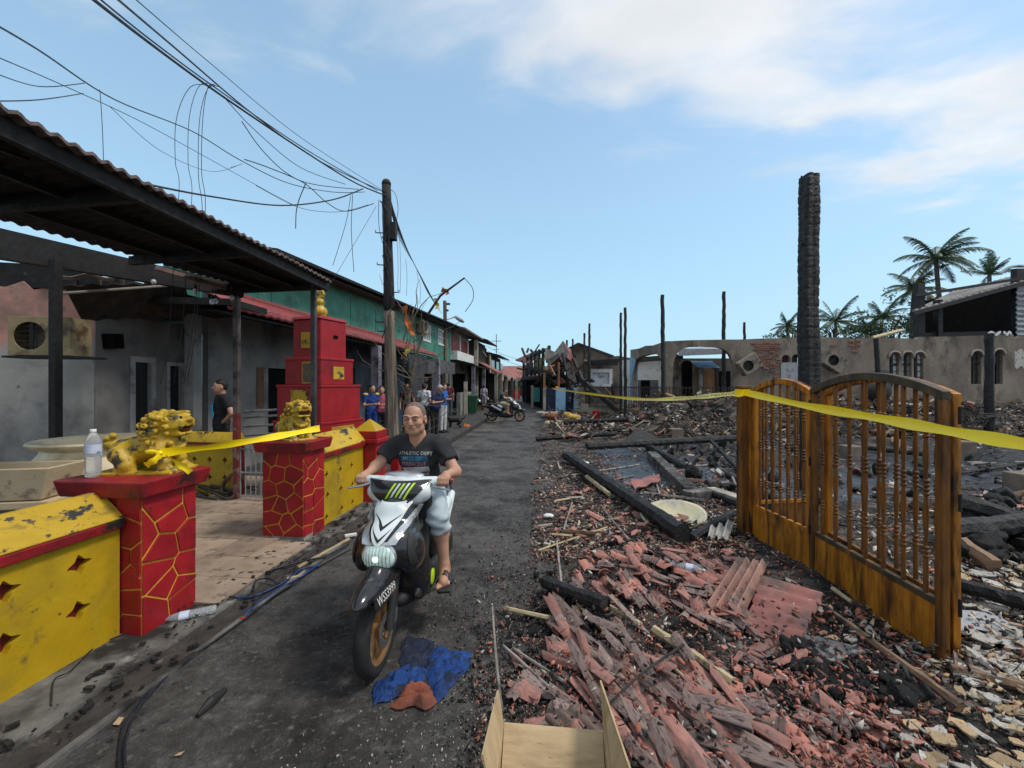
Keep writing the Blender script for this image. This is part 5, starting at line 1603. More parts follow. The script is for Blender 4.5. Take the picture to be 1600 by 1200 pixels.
ir=thing('iron_railing','dark iron railing with pointed bars in front of the arched house','railing',(5.2,20,0))
ra0,ra1=Vector((P(905,600,23).x,23,0)),Vector((P(1036,600,15.2).x,15.2,0))
ra2=Vector((P(1150,600,15.0).x,15.0,0))
m=MB()
for p_,q_,n_ in((ra0,ra1,60),(ra1,ra2,22)):
 for k in range(n_+1):
  c=p_.lerp(q_,k/n_)
  m.tube([(c.x,c.y,.45),(c.x,c.y,1.62)],.012,4)
ob('bars',m,M['char_soft'],ir,kind='stuff')
for z in(.6,1.05,1.55):
 ob('rail',MB().bar((ra0.x,ra0.y,z),(ra1.x,ra1.y,z),.03,.03).bar((ra1.x,ra1.y,z),(ra2.x,ra2.y,z),.03,.03),M['char_soft'],ir)
lw=thing('low_wall','low cream wall with scorched top under the iron railing','wall',(3.9,22,0))
ob('wall',MB().hexa([(P(908,600,22).x,22,0),(P(984,600,20.6).x,20.6,0),(P(984,600,20.6).x,20.85,0),(P(908,600,22).x,22.25,0)],[(P(908,600,22).x,22,.62),(P(984,600,20.6).x,20.6,.66),(P(984,600,20.6).x,20.85,.66),(P(908,600,22).x,22.25,.62)]),M['creamwall'],lw)
Yg=25.5
def gp(u,v,t):
 return Vector((u,Yg-t,v))
ghs=thing('gabled_house','scorched plaster house with a low gable, white window and no roof','house',(4.8,Yg,0))
out=[(xw(884,Yg),0),(xw(990,Yg),0),(xw(990,Yg),zw(560,Yg)),(xw(966,Yg),zw(556,Yg)),(xw(954,Yg),zw(557,Yg)),(xw(940,Yg),zw(551,Yg)),(xw(920,Yg),zw(542,Yg)),(xw(903,Yg),zw(537,Yg)),(xw(893,Yg),zw(541,Yg)),(xw(884,Yg),zw(546,Yg))]
whole=[(xw(923,Yg),zw(602,Yg)),(xw(954,Yg),zw(602,Yg)),(xw(954,Yg),zw(579,Yg)),(xw(923,Yg),zw(579,Yg))]
ob('wall',MB().slab(out,[whole],gp,-.2,0),pm('scorched plaster',[(.12,.10,.08),(.23,.19,.155)],1.2,.9,.3,stain=[((.03,.027,.025),.9,.42,.1),((.24,.2,.16),2,.33,.06)]),ghs)
w_=ob('window',MB().slab(whole,[],gp,-.16,-.12),M['pane'],ghs)
m=MB().slab([(whole[0][0]-.1,whole[0][1]-.1),(whole[1][0]+.1,whole[0][1]-.1),(whole[1][0]+.1,whole[2][1]+.1),(whole[0][0]-.1,whole[2][1]+.1)],[[(whole[0][0]+.08,whole[0][1]+.08),(whole[1][0]-.08,whole[0][1]+.08),(whole[1][0]-.08,whole[2][1]-.12),(whole[0][0]+.08,whole[2][1]-.12)]],gp,-.05,.06)
ob('frame',m,M['white'],w_,world=False)
ob('gable_boards',MB().bar(P(903,537,Yg-.3),P(958,557,Yg-.3),.3,.12),M['char'],ghs)
ob('gable_boards',MB().bar(P(903,537,Yg-.3),P(884,547,Yg-.3),.3,.12),M['char'],ghs)
ob('lintel',MB().box(P(938,568,Yg-.3),(2.2,.12,.22)),M['char'],ghs)
ob('beam',MB().bar(P(920,566,Yg-.5),P(972,563,Yg-1.2),.16,.2),M['char'],ghs)
cr_=thing('collapsed_roof','collapsed metal roof sheets and orange brown posts slumped beside the blue gate','wreckage',(2.7,24.3,0))
rs=random.Random(5)
shapes=[([(868,548),(879,533),(889,552),(878,566)],'sheet_grey'),([(853,562),(872,545),(880,552),(860,570)],'sheet_grey'),([(879,533),(892,548),(898,572),(886,560)],'roofpink'),([(881,568),(893,563),(903,604),(893,608)],'sheet_grey'),([(889,566),(900,580),(912,606),(900,604)],'char'),([(850,575),(900,555),(902,560),(852,580)],'brownwood'),([(855,574),(880,562),(884,596),(862,600)],'char_soft')]
M['sheet_grey']=pm('buckled grey sheet',[(.16,.15,.14),(.34,.33,.31)],4,.7,.3,stain=[((.05,.045,.04),2,.42,.08),((.2,.11,.07),3,.36,.06)])
for k,(pts,mt) in enumerate(shapes):
 Yd=24.2+.25*k
 q4=[P(x,y,Yd+rs.uniform(-.3,.3)) for x,y in pts]
 quad_panel(q4,.06,M[mt],'roof_sheet' if mt not in('brownwood','char') else 'beam',cr_)
for px,y0,y1,Yd in((850.5,572,646,24),(873,566,612,24.3)):
 ob('post',MB().box((P(px,600,Yd).x,Yd,(zw(y0,Yd)+zw(y1,Yd))/2),(.13,.13,zw(y0,Yd)-zw(y1,Yd))),M['brownwood'],cr_)
ob('fallen_beam',MB().bar(P(905,590,24),P(976,650,19.5),.2,.25),M['char'],cr_)
ob('fallen_beam',MB().bar(P(896,560,24.6),P(918,612,23.2),.16,.16),M['char'],cr_)
ob('red_bundle',Blob(.05).ell(P(874,610,23.8),(.22,.15,.14)).ell(P(870,606,23.8),(.12,.1,.1)).mesh(.04),M['orange_rag'],cr_,smooth=True)
rw=random.Random(33)
for k in range(34):
 px,py,Yd=rw.uniform(852,985),rw.uniform(575,640),rw.uniform(21,25)
 if px>915:
  py=rw.uniform(620,645)
 a_,ln=rw.uniform(0,3.14),rw.uniform(14,42)
 q0,q1=P(px,py,Yd),P(px+ln*math.cos(a_),py-ln*.8*math.sin(a_),Yd+rw.uniform(-1,1))
 ob('beam',MB().bar(q0,q1,rw.uniform(.06,.14),rw.uniform(.05,.16)),M[rw.choice(('char','char','char_soft','brownwood','plank','sheet_grey'))],cr_)
for k in range(9):
 px,py,Yd=rw.uniform(845,905),rw.uniform(545,600),rw.uniform(24,27)
 quad_panel([P(px+rw.uniform(-9,9)+dx,py+rw.uniform(-8,8)+dy,Yd+rw.uniform(-.6,.6)) for dx,dy in((-9,6),(9,6),(8,-7),(-8,-7))],.05,M[rw.choice(('sheet_grey','roofpink','char_soft','sootsheet'))],'roof_sheet',cr_)
bg=thing('blue_gate','navy blue double gate between light blue and cream pillars','gate',(2.7,23.6,0))
Yb=23.6
for x0,x1,y0,mt in((848.5,852.5,606,'creamwall'),(868,883,606,'lightblue'),(896,901,606,'lightblue'),(901,913,604,'creamwall')):
 ob('pillar',MB().box(((xw(x0,Yb)+xw(x1,Yb))/2,Yb,zw(y0,Yb)/2),(xw(x1,Yb)-xw(x0,Yb),.35,zw(y0,Yb))),M[mt],bg)
for x0,x1 in((853,867.5),(883.5,895.5)):
 lf=ob('leaf',MB().box(((xw(x0,Yb)+xw(x1,Yb))/2,Yb,.78),(xw(x1,Yb)-xw(x0,Yb),.05,1.35)),M['navy'],bg)
 m=MB()
 for k in range(5):
  m.box((xw(x0,Yb)+(xw(x1,Yb)-xw(x0,Yb))*(k+.5)/5,Yb-.04,.78),(.03,.03,1.35))
 ob('bars',m,M['navy'],lf,world=False,kind='stuff')
tg=ob('teal_panel',MB().box((xw(840,29),29,.95),(xw(847,29)-xw(833.5,29),.15,1.0)),M['teal'],label='teal painted panel standing left of the navy gate',cat='panel')
ob('cream_post',MB().box((xw(831.5,29),29,.8),(.16,.16,1.6)),M['creamwall'],label='cream post left of the teal panel',cat='post')
fb=thing('burnt_frame_house','burnt two storey frame with yellow panels and a slumped red roof corner down the street','house',(1.8,32,0))
fq=lambda px,py,Y:P(px,py,Y)
ob('lower_wall',MB().hexa([(P(818,600,40).x,40,0),(P(850,600,27).x,27,0),(P(870,600,27).x+2,27.2,0),(P(870,600,40).x,40,0)],[(P(818,600,40).x,40,2.3),(P(850,600,27).x,27,2.3),(P(870,600,27).x+2,27.2,2.3),(P(870,600,40).x,40,2.3)]),M['shade'],fb)
for px,Y_,y0 in((818,40,560),(824,37,556),(830,34.5,552),(836,32,549),(842.5,30,546),(848.5,28,544),(858,27,540)):
 ob('post',MB().box((P(px,600,Y_).x,Y_,zw(y0,Y_)/2),(.2,.2,zw(y0,Y_))),M['char'],fb)
ob('top_beam',MB().bar(P(818,561,40),P(858,545,27),.16,.2),M['char'],fb)
ob('mid_beam',MB().bar(P(818,585,40),P(860,577,27),.2,.3),M['char_soft'],fb)
rw=random.Random(61)
quad_panel([P(834,578,32.6),P(848,575,28.1),P(848,560,28.1),P(834,564,32.6)],.08,pm('smoked yellow board',[(.22,.17,.06),(.36,.29,.12)],2,.8,.2,stain=(SOOT,1.5,.42,.08)),'yellow_panel',fb)
quad_panel([P(820,582,38.6),P(832,578,33.2),P(832,566,33.2),P(820,570,38.6)],.08,M['char_soft'],'dark_panel',fb)
quad_panel([P(858,574,26.8),P(884,570,26.6),P(882,552,26.6),P(858,556,26.8)],.08,M['sheet_grey'],'torn_panel',fb)
quad_panel([P(805,562,40),P(828,568,36),P(842,548,36),P(836,548,40)],.12,M['roofpink'],'roof_corner',fb)
ob('roof_pole',MB().bar(P(832,555,36),P(843,538,36),.12,.12),M['char'],fb)
for k in range(16):
 Yd=rw.uniform(27,38)
 px,py,a_,ln=rw.uniform(818,858),rw.uniform(548,588),rw.uniform(0,3.14),rw.uniform(6,18)
 ob('charred_member',MB().bar(P(px,py,Yd),P(px+ln*math.cos(a_),py-ln*math.sin(a_),Yd+.5),.12,.14),M['char'],fb)
quad_panel([P(812,595,38),P(850,592,26),P(846,586,27),P(816,588,39)],.08,M['sootsheet'],'awning',fb)
def charred_post(px,Y,y0,w_,label,name='charred_post',lean=0.0,ybase=None,group='charred posts left standing'):
 x=P(px,600,Y).x
 zt_=zw(y0,Y)
 rn_=random.Random(int(px*7))
 m=MB()
 n=max(6,int(zt_/.18))
 pts=[Vector((x+lean*t+.012*rn_.uniform(-1,1),Y+.01*rn_.uniform(-1,1),zt_*t-.02)) for t in np.linspace(0,1,n)]
 m.tube(pts,[w_/2*(1.06-.2*t+rn_.uniform(-.07,.05)) for t in np.linspace(0,1,n)],8,jit=.09)
 return ob(name,m,M['char'],label=label,cat='post',group=group)
charred_post(970,19,488,.13,'left one of the tall pair of thin charred posts above the gabled house')
charred_post(977,18.6,480,.15,'right and taller one of the pair of thin charred posts above the gabled house')
charred_post(921,24.6,505,.16,'tall thin charred post over the right slope of the gable')
charred_post(913,24.6,520,.14,'shorter charred post just left of the tall one over the gable')
charred_post(886,25,531,.14,'stubby charred post left of the gable, near the collapsed roof')
charred_post(895,25,529,.12,'thin charred stub directly beside the gable peak')
charred_post(1037,15.2,460,.16,'lone charred post rising from the corner of the arched house',lean=-.05)
charred_post(1131,16.2,455,.16,'lone charred post rising behind the big corner arch')
charred_post(1163,17,503,.12,'short thin charred post behind the wall, right of the arch')
charred_post(1546,12.6,520,.24,'square charred post in front of the right pair of arched windows')
charred_post(1378,14.9,528,.18,'charred post leaning against the burned wall left of the triple window',lean=-.22)
ob('soot_mass',Blob(.1).ell(P(1378,596,15.3),(.4,.12,.5)).ell(P(1372,612,15.2),(.5,.15,.4)).mesh(.06),M['char'],label='black heap of burnt remains leaning on the wall by the leaning post',cat='heap')
BY=6.5
bx0=P(1264,600,BY).x
big=thing('charred_pillar','massive charred timber pillar with alligatored surface towering behind the gate','pillar',(bx0,BY,0))
zt_=zw(272,BY)
rn_=random.Random(77)
n=150
m=MB()
vs,fs=[],[]
seg=24
phase=[rn_.uniform(0,1) for _ in range(seg)]
for i in range(n+1):
 t=i/n
 z=zt_*t
 for k in range(seg):
  u=k/seg*4
  s_=int(u)
  f_=u-s_
  hw=.128-.018*t+.008*math.sin(z*4.1+k*.4)*math.sin(z*1.7)
  cx_,cy_=[(-1+2*f_,-1),(1,-1+2*f_),(1-2*f_,1),(-1,1-2*f_)][s_]
  blk=math.sin((z/.085+phase[k//3*3]*2)*math.pi)
  groove=.009*max(0,1-abs(blk)*2.2)+(.007 if k%3==0 else 0)+rn_.uniform(-.003,.003)
  rr_=hw-groove
  if abs(cx_)>.9 and abs(cy_)>.9:
   rr_*=.95
  zz=z-(rn_.uniform(0,.13) if i==n else 0)
  vs.append((bx0+cx_*rr_+.012*math.sin(t*7),BY+cy_*rr_,zz))
for i in range(n):
 for k in range(seg):
  a,b_=i*seg+k,i*seg+(k+1)%seg
  fs.append((a,b_,b_+seg,a+seg))
fs.append(tuple(n*seg+k for k in range(seg)))
m.add(vs,fs)
ob('shaft',m,M['char'],big)
ob('knot',Blob(.02).ell((bx0-.15,BY-.05,zw(382,BY)),(.02,.03,.035)).mesh(.012),M['char'],big)
bh=thing('burnt_upper_house','burnt out house with black open upper storey and sloping grey roof behind the wall','house',(20.5,20,0))
Yh=18.6
xl,xr=xw(1432,Yh),xw(1740,Yh)
xb,xc_=xw(1436,Yh+4.5),xw(1740,Yh+4.5)
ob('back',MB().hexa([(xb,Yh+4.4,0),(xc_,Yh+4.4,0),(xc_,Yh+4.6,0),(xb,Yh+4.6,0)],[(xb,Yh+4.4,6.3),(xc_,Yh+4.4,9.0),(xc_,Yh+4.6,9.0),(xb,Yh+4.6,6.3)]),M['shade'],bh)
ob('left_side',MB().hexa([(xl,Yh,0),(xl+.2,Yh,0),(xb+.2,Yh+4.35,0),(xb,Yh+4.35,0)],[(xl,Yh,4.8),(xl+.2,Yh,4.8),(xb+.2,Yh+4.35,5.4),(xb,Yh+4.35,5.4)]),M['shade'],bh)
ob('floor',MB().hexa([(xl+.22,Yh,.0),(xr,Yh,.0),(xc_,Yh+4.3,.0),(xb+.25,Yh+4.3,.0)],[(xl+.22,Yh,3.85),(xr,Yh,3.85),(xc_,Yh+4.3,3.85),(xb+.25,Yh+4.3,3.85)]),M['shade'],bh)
ob('floor_beam',MB().bar(P(1430,524,Yh-.1),P(1600,520,Yh-.1),.15,.2),M['char'],bh)
for px,y0,w__ in((1431,445,.3),(1460,470,.2),(1584,422,.36)):
 ob('post',MB().box((xw(px,Yh),Yh-.15,zw(y0,Yh)/2),(w__,.25,zw(y0,Yh))),M['char'],bh)
ea,eb=P(1425,486,Yh-.5),P(1590,441,Yh-.5)
rc,rd=P(1508,447,Yh+4.5),P(1720,395,Yh+4.5)
eb2=ea+(eb-ea)*1.7
m=MB()
m.sheet(lambda s,t:(ea*(1-s)+eb2*s)*(1-t)+((rc+(ea-rc)*.25)*(1-s)+rd*s)*t+Vector((0,0,.03*math.sin(s*170))),150,3,.06)
ob('roof',m,pm('weathered grey roof',[(.13,.125,.12),(.26,.25,.235)],1.2,.85,.2,stain=((.08,.05,.04),.8,.4,.1)),bh)
ob('eave_beam',MB().bar(ea-dz*.12,eb2-dz*.12,.2,.16),M['char'],bh)
ob('upper_beam',MB().bar(P(1430,462,Yh-.3),P(1590,436,Yh-.3),.1,.12),M['char'],bh)
m=MB()
gx0,gx1=xw(1589,Yh-.4),xw(1700,Yh-.4)
m.sheet(lambda s,t:Vector((gx0+(gx1-gx0)*s,Yh-.4+.03*math.sin(t*120),zw(450,Yh)+(1.8-zw(450,Yh))*t)),2,120,.03,Vector((0,-1,0)))
ob('side_cladding',m,M['palegrey'],bh)
ob('hood',MB().tube(spline([P(1562,428,Yh+3),P(1580,417,Yh+3),P(1605,416,Yh+3)]),.08,6),M['palegrey'],bh)
def palm(label,base,crown,nfr,ln,seed,droop=.9,dry=3,trunk_r=.16,wind=(.25,0),up=0.0):
 rn=random.Random(seed)
 base,crown=Vector(base),Vector(crown)
 t=thing('palm_tree',label,'palm tree',base,0,'coconut palms beyond the burned wall')
 mid=base.lerp(crown,.5)+Vector((rn.uniform(-.3,.3),0,0))
 tp=spline([base,mid,crown],10)
 ob('trunk',MB().tube(tp,[trunk_r*(1.25-.5*k/len(tp)) for k in range(len(tp))],9,jit=.05),M['bark'],t,smooth=True)
 for f in range(nfr):
  az=f*2.399+rn.uniform(-.3,.3)
  el=1.25-1.75*(f/nfr)+rn.uniform(-.15,.15)+up
  L_=ln*rn.uniform(.8,1.1)
  d0=Vector((math.cos(az)*math.cos(el)+wind[0]*.4,math.sin(az)*math.cos(el),math.sin(el))).normalized()
  pts=[crown.copy()]
  d=d0.copy()
  n=12
  for k in range(n):
   pts.append(pts[-1]+d*L_/n)
   d=(d+Vector((wind[0]*.05,0,-droop*.13*(.4+k/n)))).normalized()
  m=MB()
  m.tube(pts,[.045*(1-.85*k/n)*trunk_r/.16 for k in range(n+1)],5)
  dense=4
  for k in range(1,n):
   for j in range(dense):
    q_=pts[k].lerp(pts[k+1],j/dense)
    tg_=(pts[k+1]-pts[k]).normalized()
    sd=tg_.cross(Vector((0,0,1)))
    if sd.length<.05:
     sd=Vector((1,0,0))
    sd.normalize()
    tt=(k+j/dense)/n
    ll=L_*.23*math.sin(math.pi*min(.97,tt*.86+.1))**.7
    for sg in(-1,1):
     if rn.random()<.05:
      continue
     dd=(sd*sg*.8+tg_*.6+Vector((wind[0]*.2,0,-.38-.35*rn.random()))).normalized()
     w_=tg_*L_*.0095
     e=q_+dd*ll*rn.uniform(.75,1.1)
     mid_=q_+dd*ll*.5+Vector((0,0,.03*L_*.3))
     m.add([q_-w_,q_+w_,mid_+w_,e-Vector((0,0,ll*.16)),mid_-w_],[(0,1,2,4),(4,2,3)])
  ob('frond',m,M['palmdry'] if f>=nfr-dry else M['palmleaf'],t)
 return t
palm('tallest coconut palm with windswept crown behind the black upper storey house',(xw(1492,30),30,0),P(1462,405,30),20,2.8,3,1.0,3)
palm('half hidden palm with dark fronds just left of the tallest palm',(xw(1425,33),33,0),P(1428,452,33),16,2.5,4,1.0,3)
palm('small palm tuft rising behind the grey sloping roof at the far right',(xw(1546,34),34,0),P(1546,430,34),12,1.9,5,.55,0,up=.45)
palm('lone small palm left of the big charred pillar',(xw(1230,44),44,0),P(1230,510,44),16,2.1,6,.8,2)
palm('spreading palm just right of the big charred pillar',(xw(1306,40),40,0),P(1306,502,40),16,2.7,7,.75,3)
palm('palm in the middle of the dense green clump',(xw(1378,38),38,0),P(1378,496,38),16,2.3,8,.8,3)
palm('low palm at the left edge of the dense green clump',(xw(1356,39),39,0),P(1354,514,39),14,2.2,9,.7,2)
def bush(label,c,r,n,seed,name='bush',leaf=.22):
 rn=random.Random(seed)
 t=thing(name,label,'bush',(c[0],c[1],0),0,'bushes beyond the burned wall')
 m=MB()
 for k in range(5):
  a=rn.uniform(0,6.28)
  m.tube([(c[0],c[1],0),(c[0]+r[0]*.4*math.cos(a),c[1]+r[1]*.3*math.sin(a),c[2]),(c[0]+r[0]*.7*math.cos(a),c[1]+r[1]*.6*math.sin(a),c[2]+r[2]*.6)],[.12,.07,.03],6)
 ob('trunk',m,M['bark'],t)
 m=MB()
 lumps=[(rn.gauss(0,.5),rn.gauss(0,.5),rn.gauss(0,.45),rn.uniform(.25,.5)) for _ in range(14)]
 for k in range(n):
  lx,ly,lz,lr=rn.choice(lumps)
  v=Vector((rn.gauss(0,1),rn.gauss(0,1),rn.gauss(0,1))).normalized()*lr*rn.random()**.4
  p=Vector((c[0]+(lx+v.x)*r[0],c[1]+(ly+v.y)*r[1],c[2]+(lz+v.z)*r[2]))
  d=Vector((rn.uniform(-1,1),rn.uniform(-1,1),rn.uniform(-.9,.4))).normalized()*leaf
  s=d.orthogonal().normalized()*leaf*.22
  s.rotate(Matrix.Rotation(rn.uniform(0,6.28),3,d.normalized()))
  m.add([p,p+d*.5+s,p+d,p+d*.5-s],[(0,1,2,3)])
 ob('crown',m,M['palmleaf'],t)
bush('dense green bush between the pillar and the black upper storey house',(xw(1385,36),36,zw(512,36)),(3.4,2.2,1.5),2600,1)
bush('lower green bush right behind the wall beside the black upper storey house',(xw(1420,34),34,zw(500,34)),(1.5,1.5,2.0),1500,2)
bush('low green bush under the spreading palm',(xw(1310,39),39,zw(521,39)),(2.2,1.6,.9),1200,3)
bush('small green bush under the lone palm left of the pillar',(xw(1236,43),43,zw(524,43)),(1.6,1.2,.7),700,4)
bush('dark green bush at the far end of the street',(xw(817,48),48,2.0),(1.5,1.2,1.0),700,5)
ob('fallen_branch',MB().tube(spline([P(1363,528,15.6),P(1385,522,16),P(1412,515,17)]),[.07]*15+[.05,.04],6),M['bamboo'],label='bare pale branch lying across the wall top by the green clump',cat='branch')
def Gh(px,py,dz_=0.0):
 """ground point on the rubble bed under a pixel"""
 z=0.05
 for _ in range(6):
  p=G(px,py,z)
  z=max(Hs(p.x,p.y),0.0)+dz_
 p=G(px,py,z)
 return p
def shards(name,n,region,sizes,mat,palette,seed,thick=(.004,.014),aspect=(.12,.65),tilt=.35,lift=.012,label=None,cat='debris',group=None):
 """many broken flat pieces as one mesh, each a closed chip with its own colour"""
 rg=np.random.default_rng(seed)
 pts=[]
 while sum(len(p) for p in pts)<n:
  px=rg.uniform(region[0],region[1],4000)
  py=rg.uniform(region[2],region[3],4000)
  Yd=EYE*FOC/(py-600)
  Xd=(px-800)/FOC*Yd
  ok=region[4](px,py,Xd,Yd) & (Xd>edge_x(Yd)-.1-1.1*rg.random(len(px))**3)
  pts.append(np.stack([Xd,Yd],1)[ok])
 xy=np.concatenate(pts)[:n]
 z=np.maximum(H(xy[:,0],xy[:,1]),0.0)
 K=6
 ang=(np.arange(K)/K)[None,:]*2*np.pi+rg.uniform(-.48,.48,(n,K))
 rad=rg.uniform(.35,1.0,(n,K))
 sz=np.exp(rg.uniform(np.log(sizes[0]),np.log(sizes[1]),n))/2
 asp=rg.uniform(*aspect,n)
 u=rad*np.cos(ang)*sz[:,None]
 v=rad*np.sin(ang)*sz[:,None]*asp[:,None]
 yaw=rg.uniform(0,2*np.pi,n)
 tx,ty=rg.normal(0,tilt,n),rg.normal(0,tilt,n)
 x1=u*np.cos(yaw)[:,None]-v*np.sin(yaw)[:,None]
 y1=u*np.sin(yaw)[:,None]+v*np.cos(yaw)[:,None]
 z1=x1*tx[:,None]+y1*ty[:,None]
 lf=sz*np.abs(tx)*.7+lift*rg.random(n)
 th=rg.uniform(*thick,n)
 V=np.empty((n,2*K,3))
 for s,zz in((0,0),(1,1)):
  V[:,s*K:(s+1)*K,0]=xy[:,:1]+x1
  V[:,s*K:(s+1)*K,1]=xy[:,1:]+y1
  V[:,s*K:(s+1)*K,2]=(z+lf)[:,None]+z1+zz*th[:,None]
 tri=[]
 for k in range(1,K-1):
  tri.append((K,K+k,K+k+1))
  tri.append((0,k+1,k))
 for k in range(K):
  j=(k+1)%K
  tri.append((k,j,K+j))
  tri.append((k,K+j,K+k))
 tri=np.array(tri)
 F=(np.arange(n)[:,None,None]*2*K+tri[None]).reshape(-1,3)
 me=nmesh(name,V.reshape(-1,3),F)
 pal=np.array([p[:3] for p in palette])
 c=pal[rg.integers(0,len(pal),n)]*rg.uniform(.7,1.25,(n,1))
 col=np.ones((n,2*K,4),dtype=np.float32)
 col[:,:,:3]=c[:,None,:]
 at=me.color_attributes.new('tone','FLOAT_COLOR','POINT')
 at.data.foreach_set('color',col.ravel())
 return ob(name,me,mat,label=label,cat=cat,kind='stuff',group=group)
M['chips']=pm('broken chips',[(1,1,1)],30,.85,.35,90,.006,vcol=True,stain=((0.03,.027,.026),11,.36,.05))
RED=[(.34,.12,.085),(.42,.16,.11),(.24,.09,.07),(.17,.11,.10),(.12,.09,.085)]
PALE=[(.46,.42,.36),(.34,.31,.28),(.52,.47,.40),(.24,.22,.2)]
OCH=[(.50,.32,.15),(.44,.26,.11),(.55,.44,.30),(.48,.40,.30)]
BLK=[(.02,.019,.019),(.035,.033,.032),(.05,.046,.043),(.014,.013,.013)]
BRN=[(.17,.12,.085),(.25,.18,.13),(.11,.08,.06),(.32,.25,.18)]
always=lambda px,py,x,y:px>0
shards('roofing_crumbs',6500,(740,1500,845,1340,lambda px,py,x,y:(x<2.6) & (py>845)),(.012,.06),M['chips'],RED+BLK[:2]+PALE[:1],1,label='fine red and grey crumbs of roofing scattered over the near rubble',group=None)
shards('ash_crumbs',9000,(720,1700,700,1340,always),(.008,.05),M['chips'],BLK*2+RED[3:]+PALE[3:]+BRN[:2],2,thick=(.004,.014),tilt=.6,label='black and grey crumbs of char strewn over all the rubble')
shards('plaster_chips',3600,(1330,2000,800,1340,lambda px,py,x,y:x>2.3),(.02,.11),M['chips'],OCH+PALE+RED[:2]+BLK[:2],3,label='ochre and cream chips of plaster spread right of the gate')
shards('mixed_chips',9000,(830,1180,684,880,always),(.02,.12),M['chips'],RED+PALE[:2]+BLK+OCH[2:3]+BRN,4,label='small mixed rubble between the road edge and the left gate post')
shards('floor_chips',2600,(1000,2000,672,850,lambda px,py,x,y:(x>2.0) & (vnoise(x*.9,y*.9,30)>.42)),(.02,.18),M['chips'],BLK*2+PALE*2+BRN,5,label='broken bits lying on the wet floor behind the gate')
shards('heap_debris',15000,(860,1800,626,690,lambda px,py,x,y:(y>12.6) & (y<26)),(.05,.42),M['chips'],BRN*3+BLK*3+PALE[:3]+RED[2:],6,thick=(.006,.025),tilt=.45,lift=.08,label='heaped broken boards and masonry before the burned wall')
shards('road_grit',2200,(60,900,690,1300,lambda px,py,x,y:x>edge_x(y)-.9),(.004,.016),M['chips'],PALE+BLK,7,tilt=.2,lift=.0,label='pale grit on the edge of the road')
shards('tile_crumbs',3200,(860,1420,870,1340,lambda px,py,x,y:(x<2.3) & (py>870)),(.012,.07),M['chips'],RED+RED[:2]+BLK[:2]+PALE[:1],8,tilt=.5,lift=.11,label='small red and black splinters lying on top of the broken roofing')
shards('flake_crumbs',2200,(1400,1900,860,1340,lambda px,py,x,y:x>2.4),(.015,.08),M['chips'],OCH+PALE+BLK*2+RED[2:4],9,tilt=.5,lift=.08,label='small pale and black splinters lying on top of the plaster flakes')
rg=np.random.default_rng(5)
def tile_protos(k,rn):
 res=[]
 for i in range(k):
  L_=rn.uniform(.8,1.2)
  W_=rn.uniform(.85,1.15)
  j0=[rn.uniform(-.12,.12) for _ in range(5)]
  j1=[rn.uniform(-.12,.12) for _ in range(5)]
  sag=rn.uniform(.2,.48)
  taper=rn.uniform(-.25,.25)
  def fn(s,t):
   y=(t-.5)*L_+(j0[int(round(s*4))]*(1-t)+j1[int(round(s*4))]*t)
   w_=W_*(1+taper*(t-.5))
   return Vector(((s-.5)*w_,y,sag*w_*math.cos((s-.5)*2.6)))
  me=MB().sheet(fn,4,2,.06).mesh('roof_tile')
  res.append(me)
 return res
rt=random.Random(40)
protos={mt:[] for mt in('tile','tile_grey','tile_fresh')}
for mt in protos:
 protos[mt]=tile_protos(7,rt)
 for me in protos[mt]:
  me.materials.append(M[mt])
  set_smooth(me)
  me.set_sharp_from_angle(angle=R(40))
flat_protos=[]
for i in range(12):
 nk=rt.choice((5,7,9))
 poly=[]
 for k in range(nk):
  a_,r_=2*math.pi*(k+rt.uniform(-.35,.35))/nk,rt.uniform(.26,.58)
  poly.append((math.cos(a_)*r_,math.sin(a_)*r_*rt.uniform(.7,1)))
 flat_protos.append(poly)
def flat_mesh(poly,th,nm,mat):
 me=MB().prism(poly,lambda u,v,t:Vector((u,v,t)),0,th).mesh(nm)
 me.materials.append(mat)
 return me
def in_poly(px,py,poly):
 c=False
 n=len(poly)
 for i in range(n):
  (x0,y0),(x1,y1)=poly[i],poly[(i+1)%n]
  if(y0>py) != (y1>py) and px<(x1-x0)*(py-y0)/(y1-y0)+x0:
   c=not c
 return c
def strew(poly,n,meshes,L_,W_,yaw,dyaw,tilt,lift,name,label,cat,group,thick=1.0):
 xs_,ys_=[p[0] for p in poly],[p[1] for p in poly]
 done=0
 placed=[]
 for _ in range(n*60):
  if done>=n:
   break
  px,py=rt.uniform(min(xs_),max(xs_)),rt.uniform(min(ys_),max(ys_))
  if not in_poly(px,py,poly):
   continue
  p=Gh(px,py)
  l_=rt.uniform(*L_)
  w_=rt.uniform(*W_)
  if any((p.x-q[0])**2+(p.y-q[1])**2<(min(l_,w_)*.42)**2 for q in placed):
   continue
  placed.append((p.x,p.y))
  o=ob(name,rt.choice(meshes),None,loc=(p.x,p.y,max(Hs(p.x,p.y),0)+rt.uniform(*lift)),label=label,cat=cat,group=group)
  o.rotation_euler=(rt.gauss(0,tilt),rt.gauss(0,tilt),R(yaw)+rt.gauss(0,R(dyaw)))
  o.scale=(w_,l_,w_*thick)
  done+=1
strip=protos['tile']+protos['tile_grey']*2
strew([(858,962),(905,938),(1010,985),(1260,1195),(1270,1330),(1010,1330),(960,1160),(880,1040)],112,strip,(.16,.48),(.055,.10),24,13,.16,(.0,.08),'roof_tile','long curved strip of roofing in the diagonal heap beyond the cardboard box','roof tile','roofing strips in the near heap')
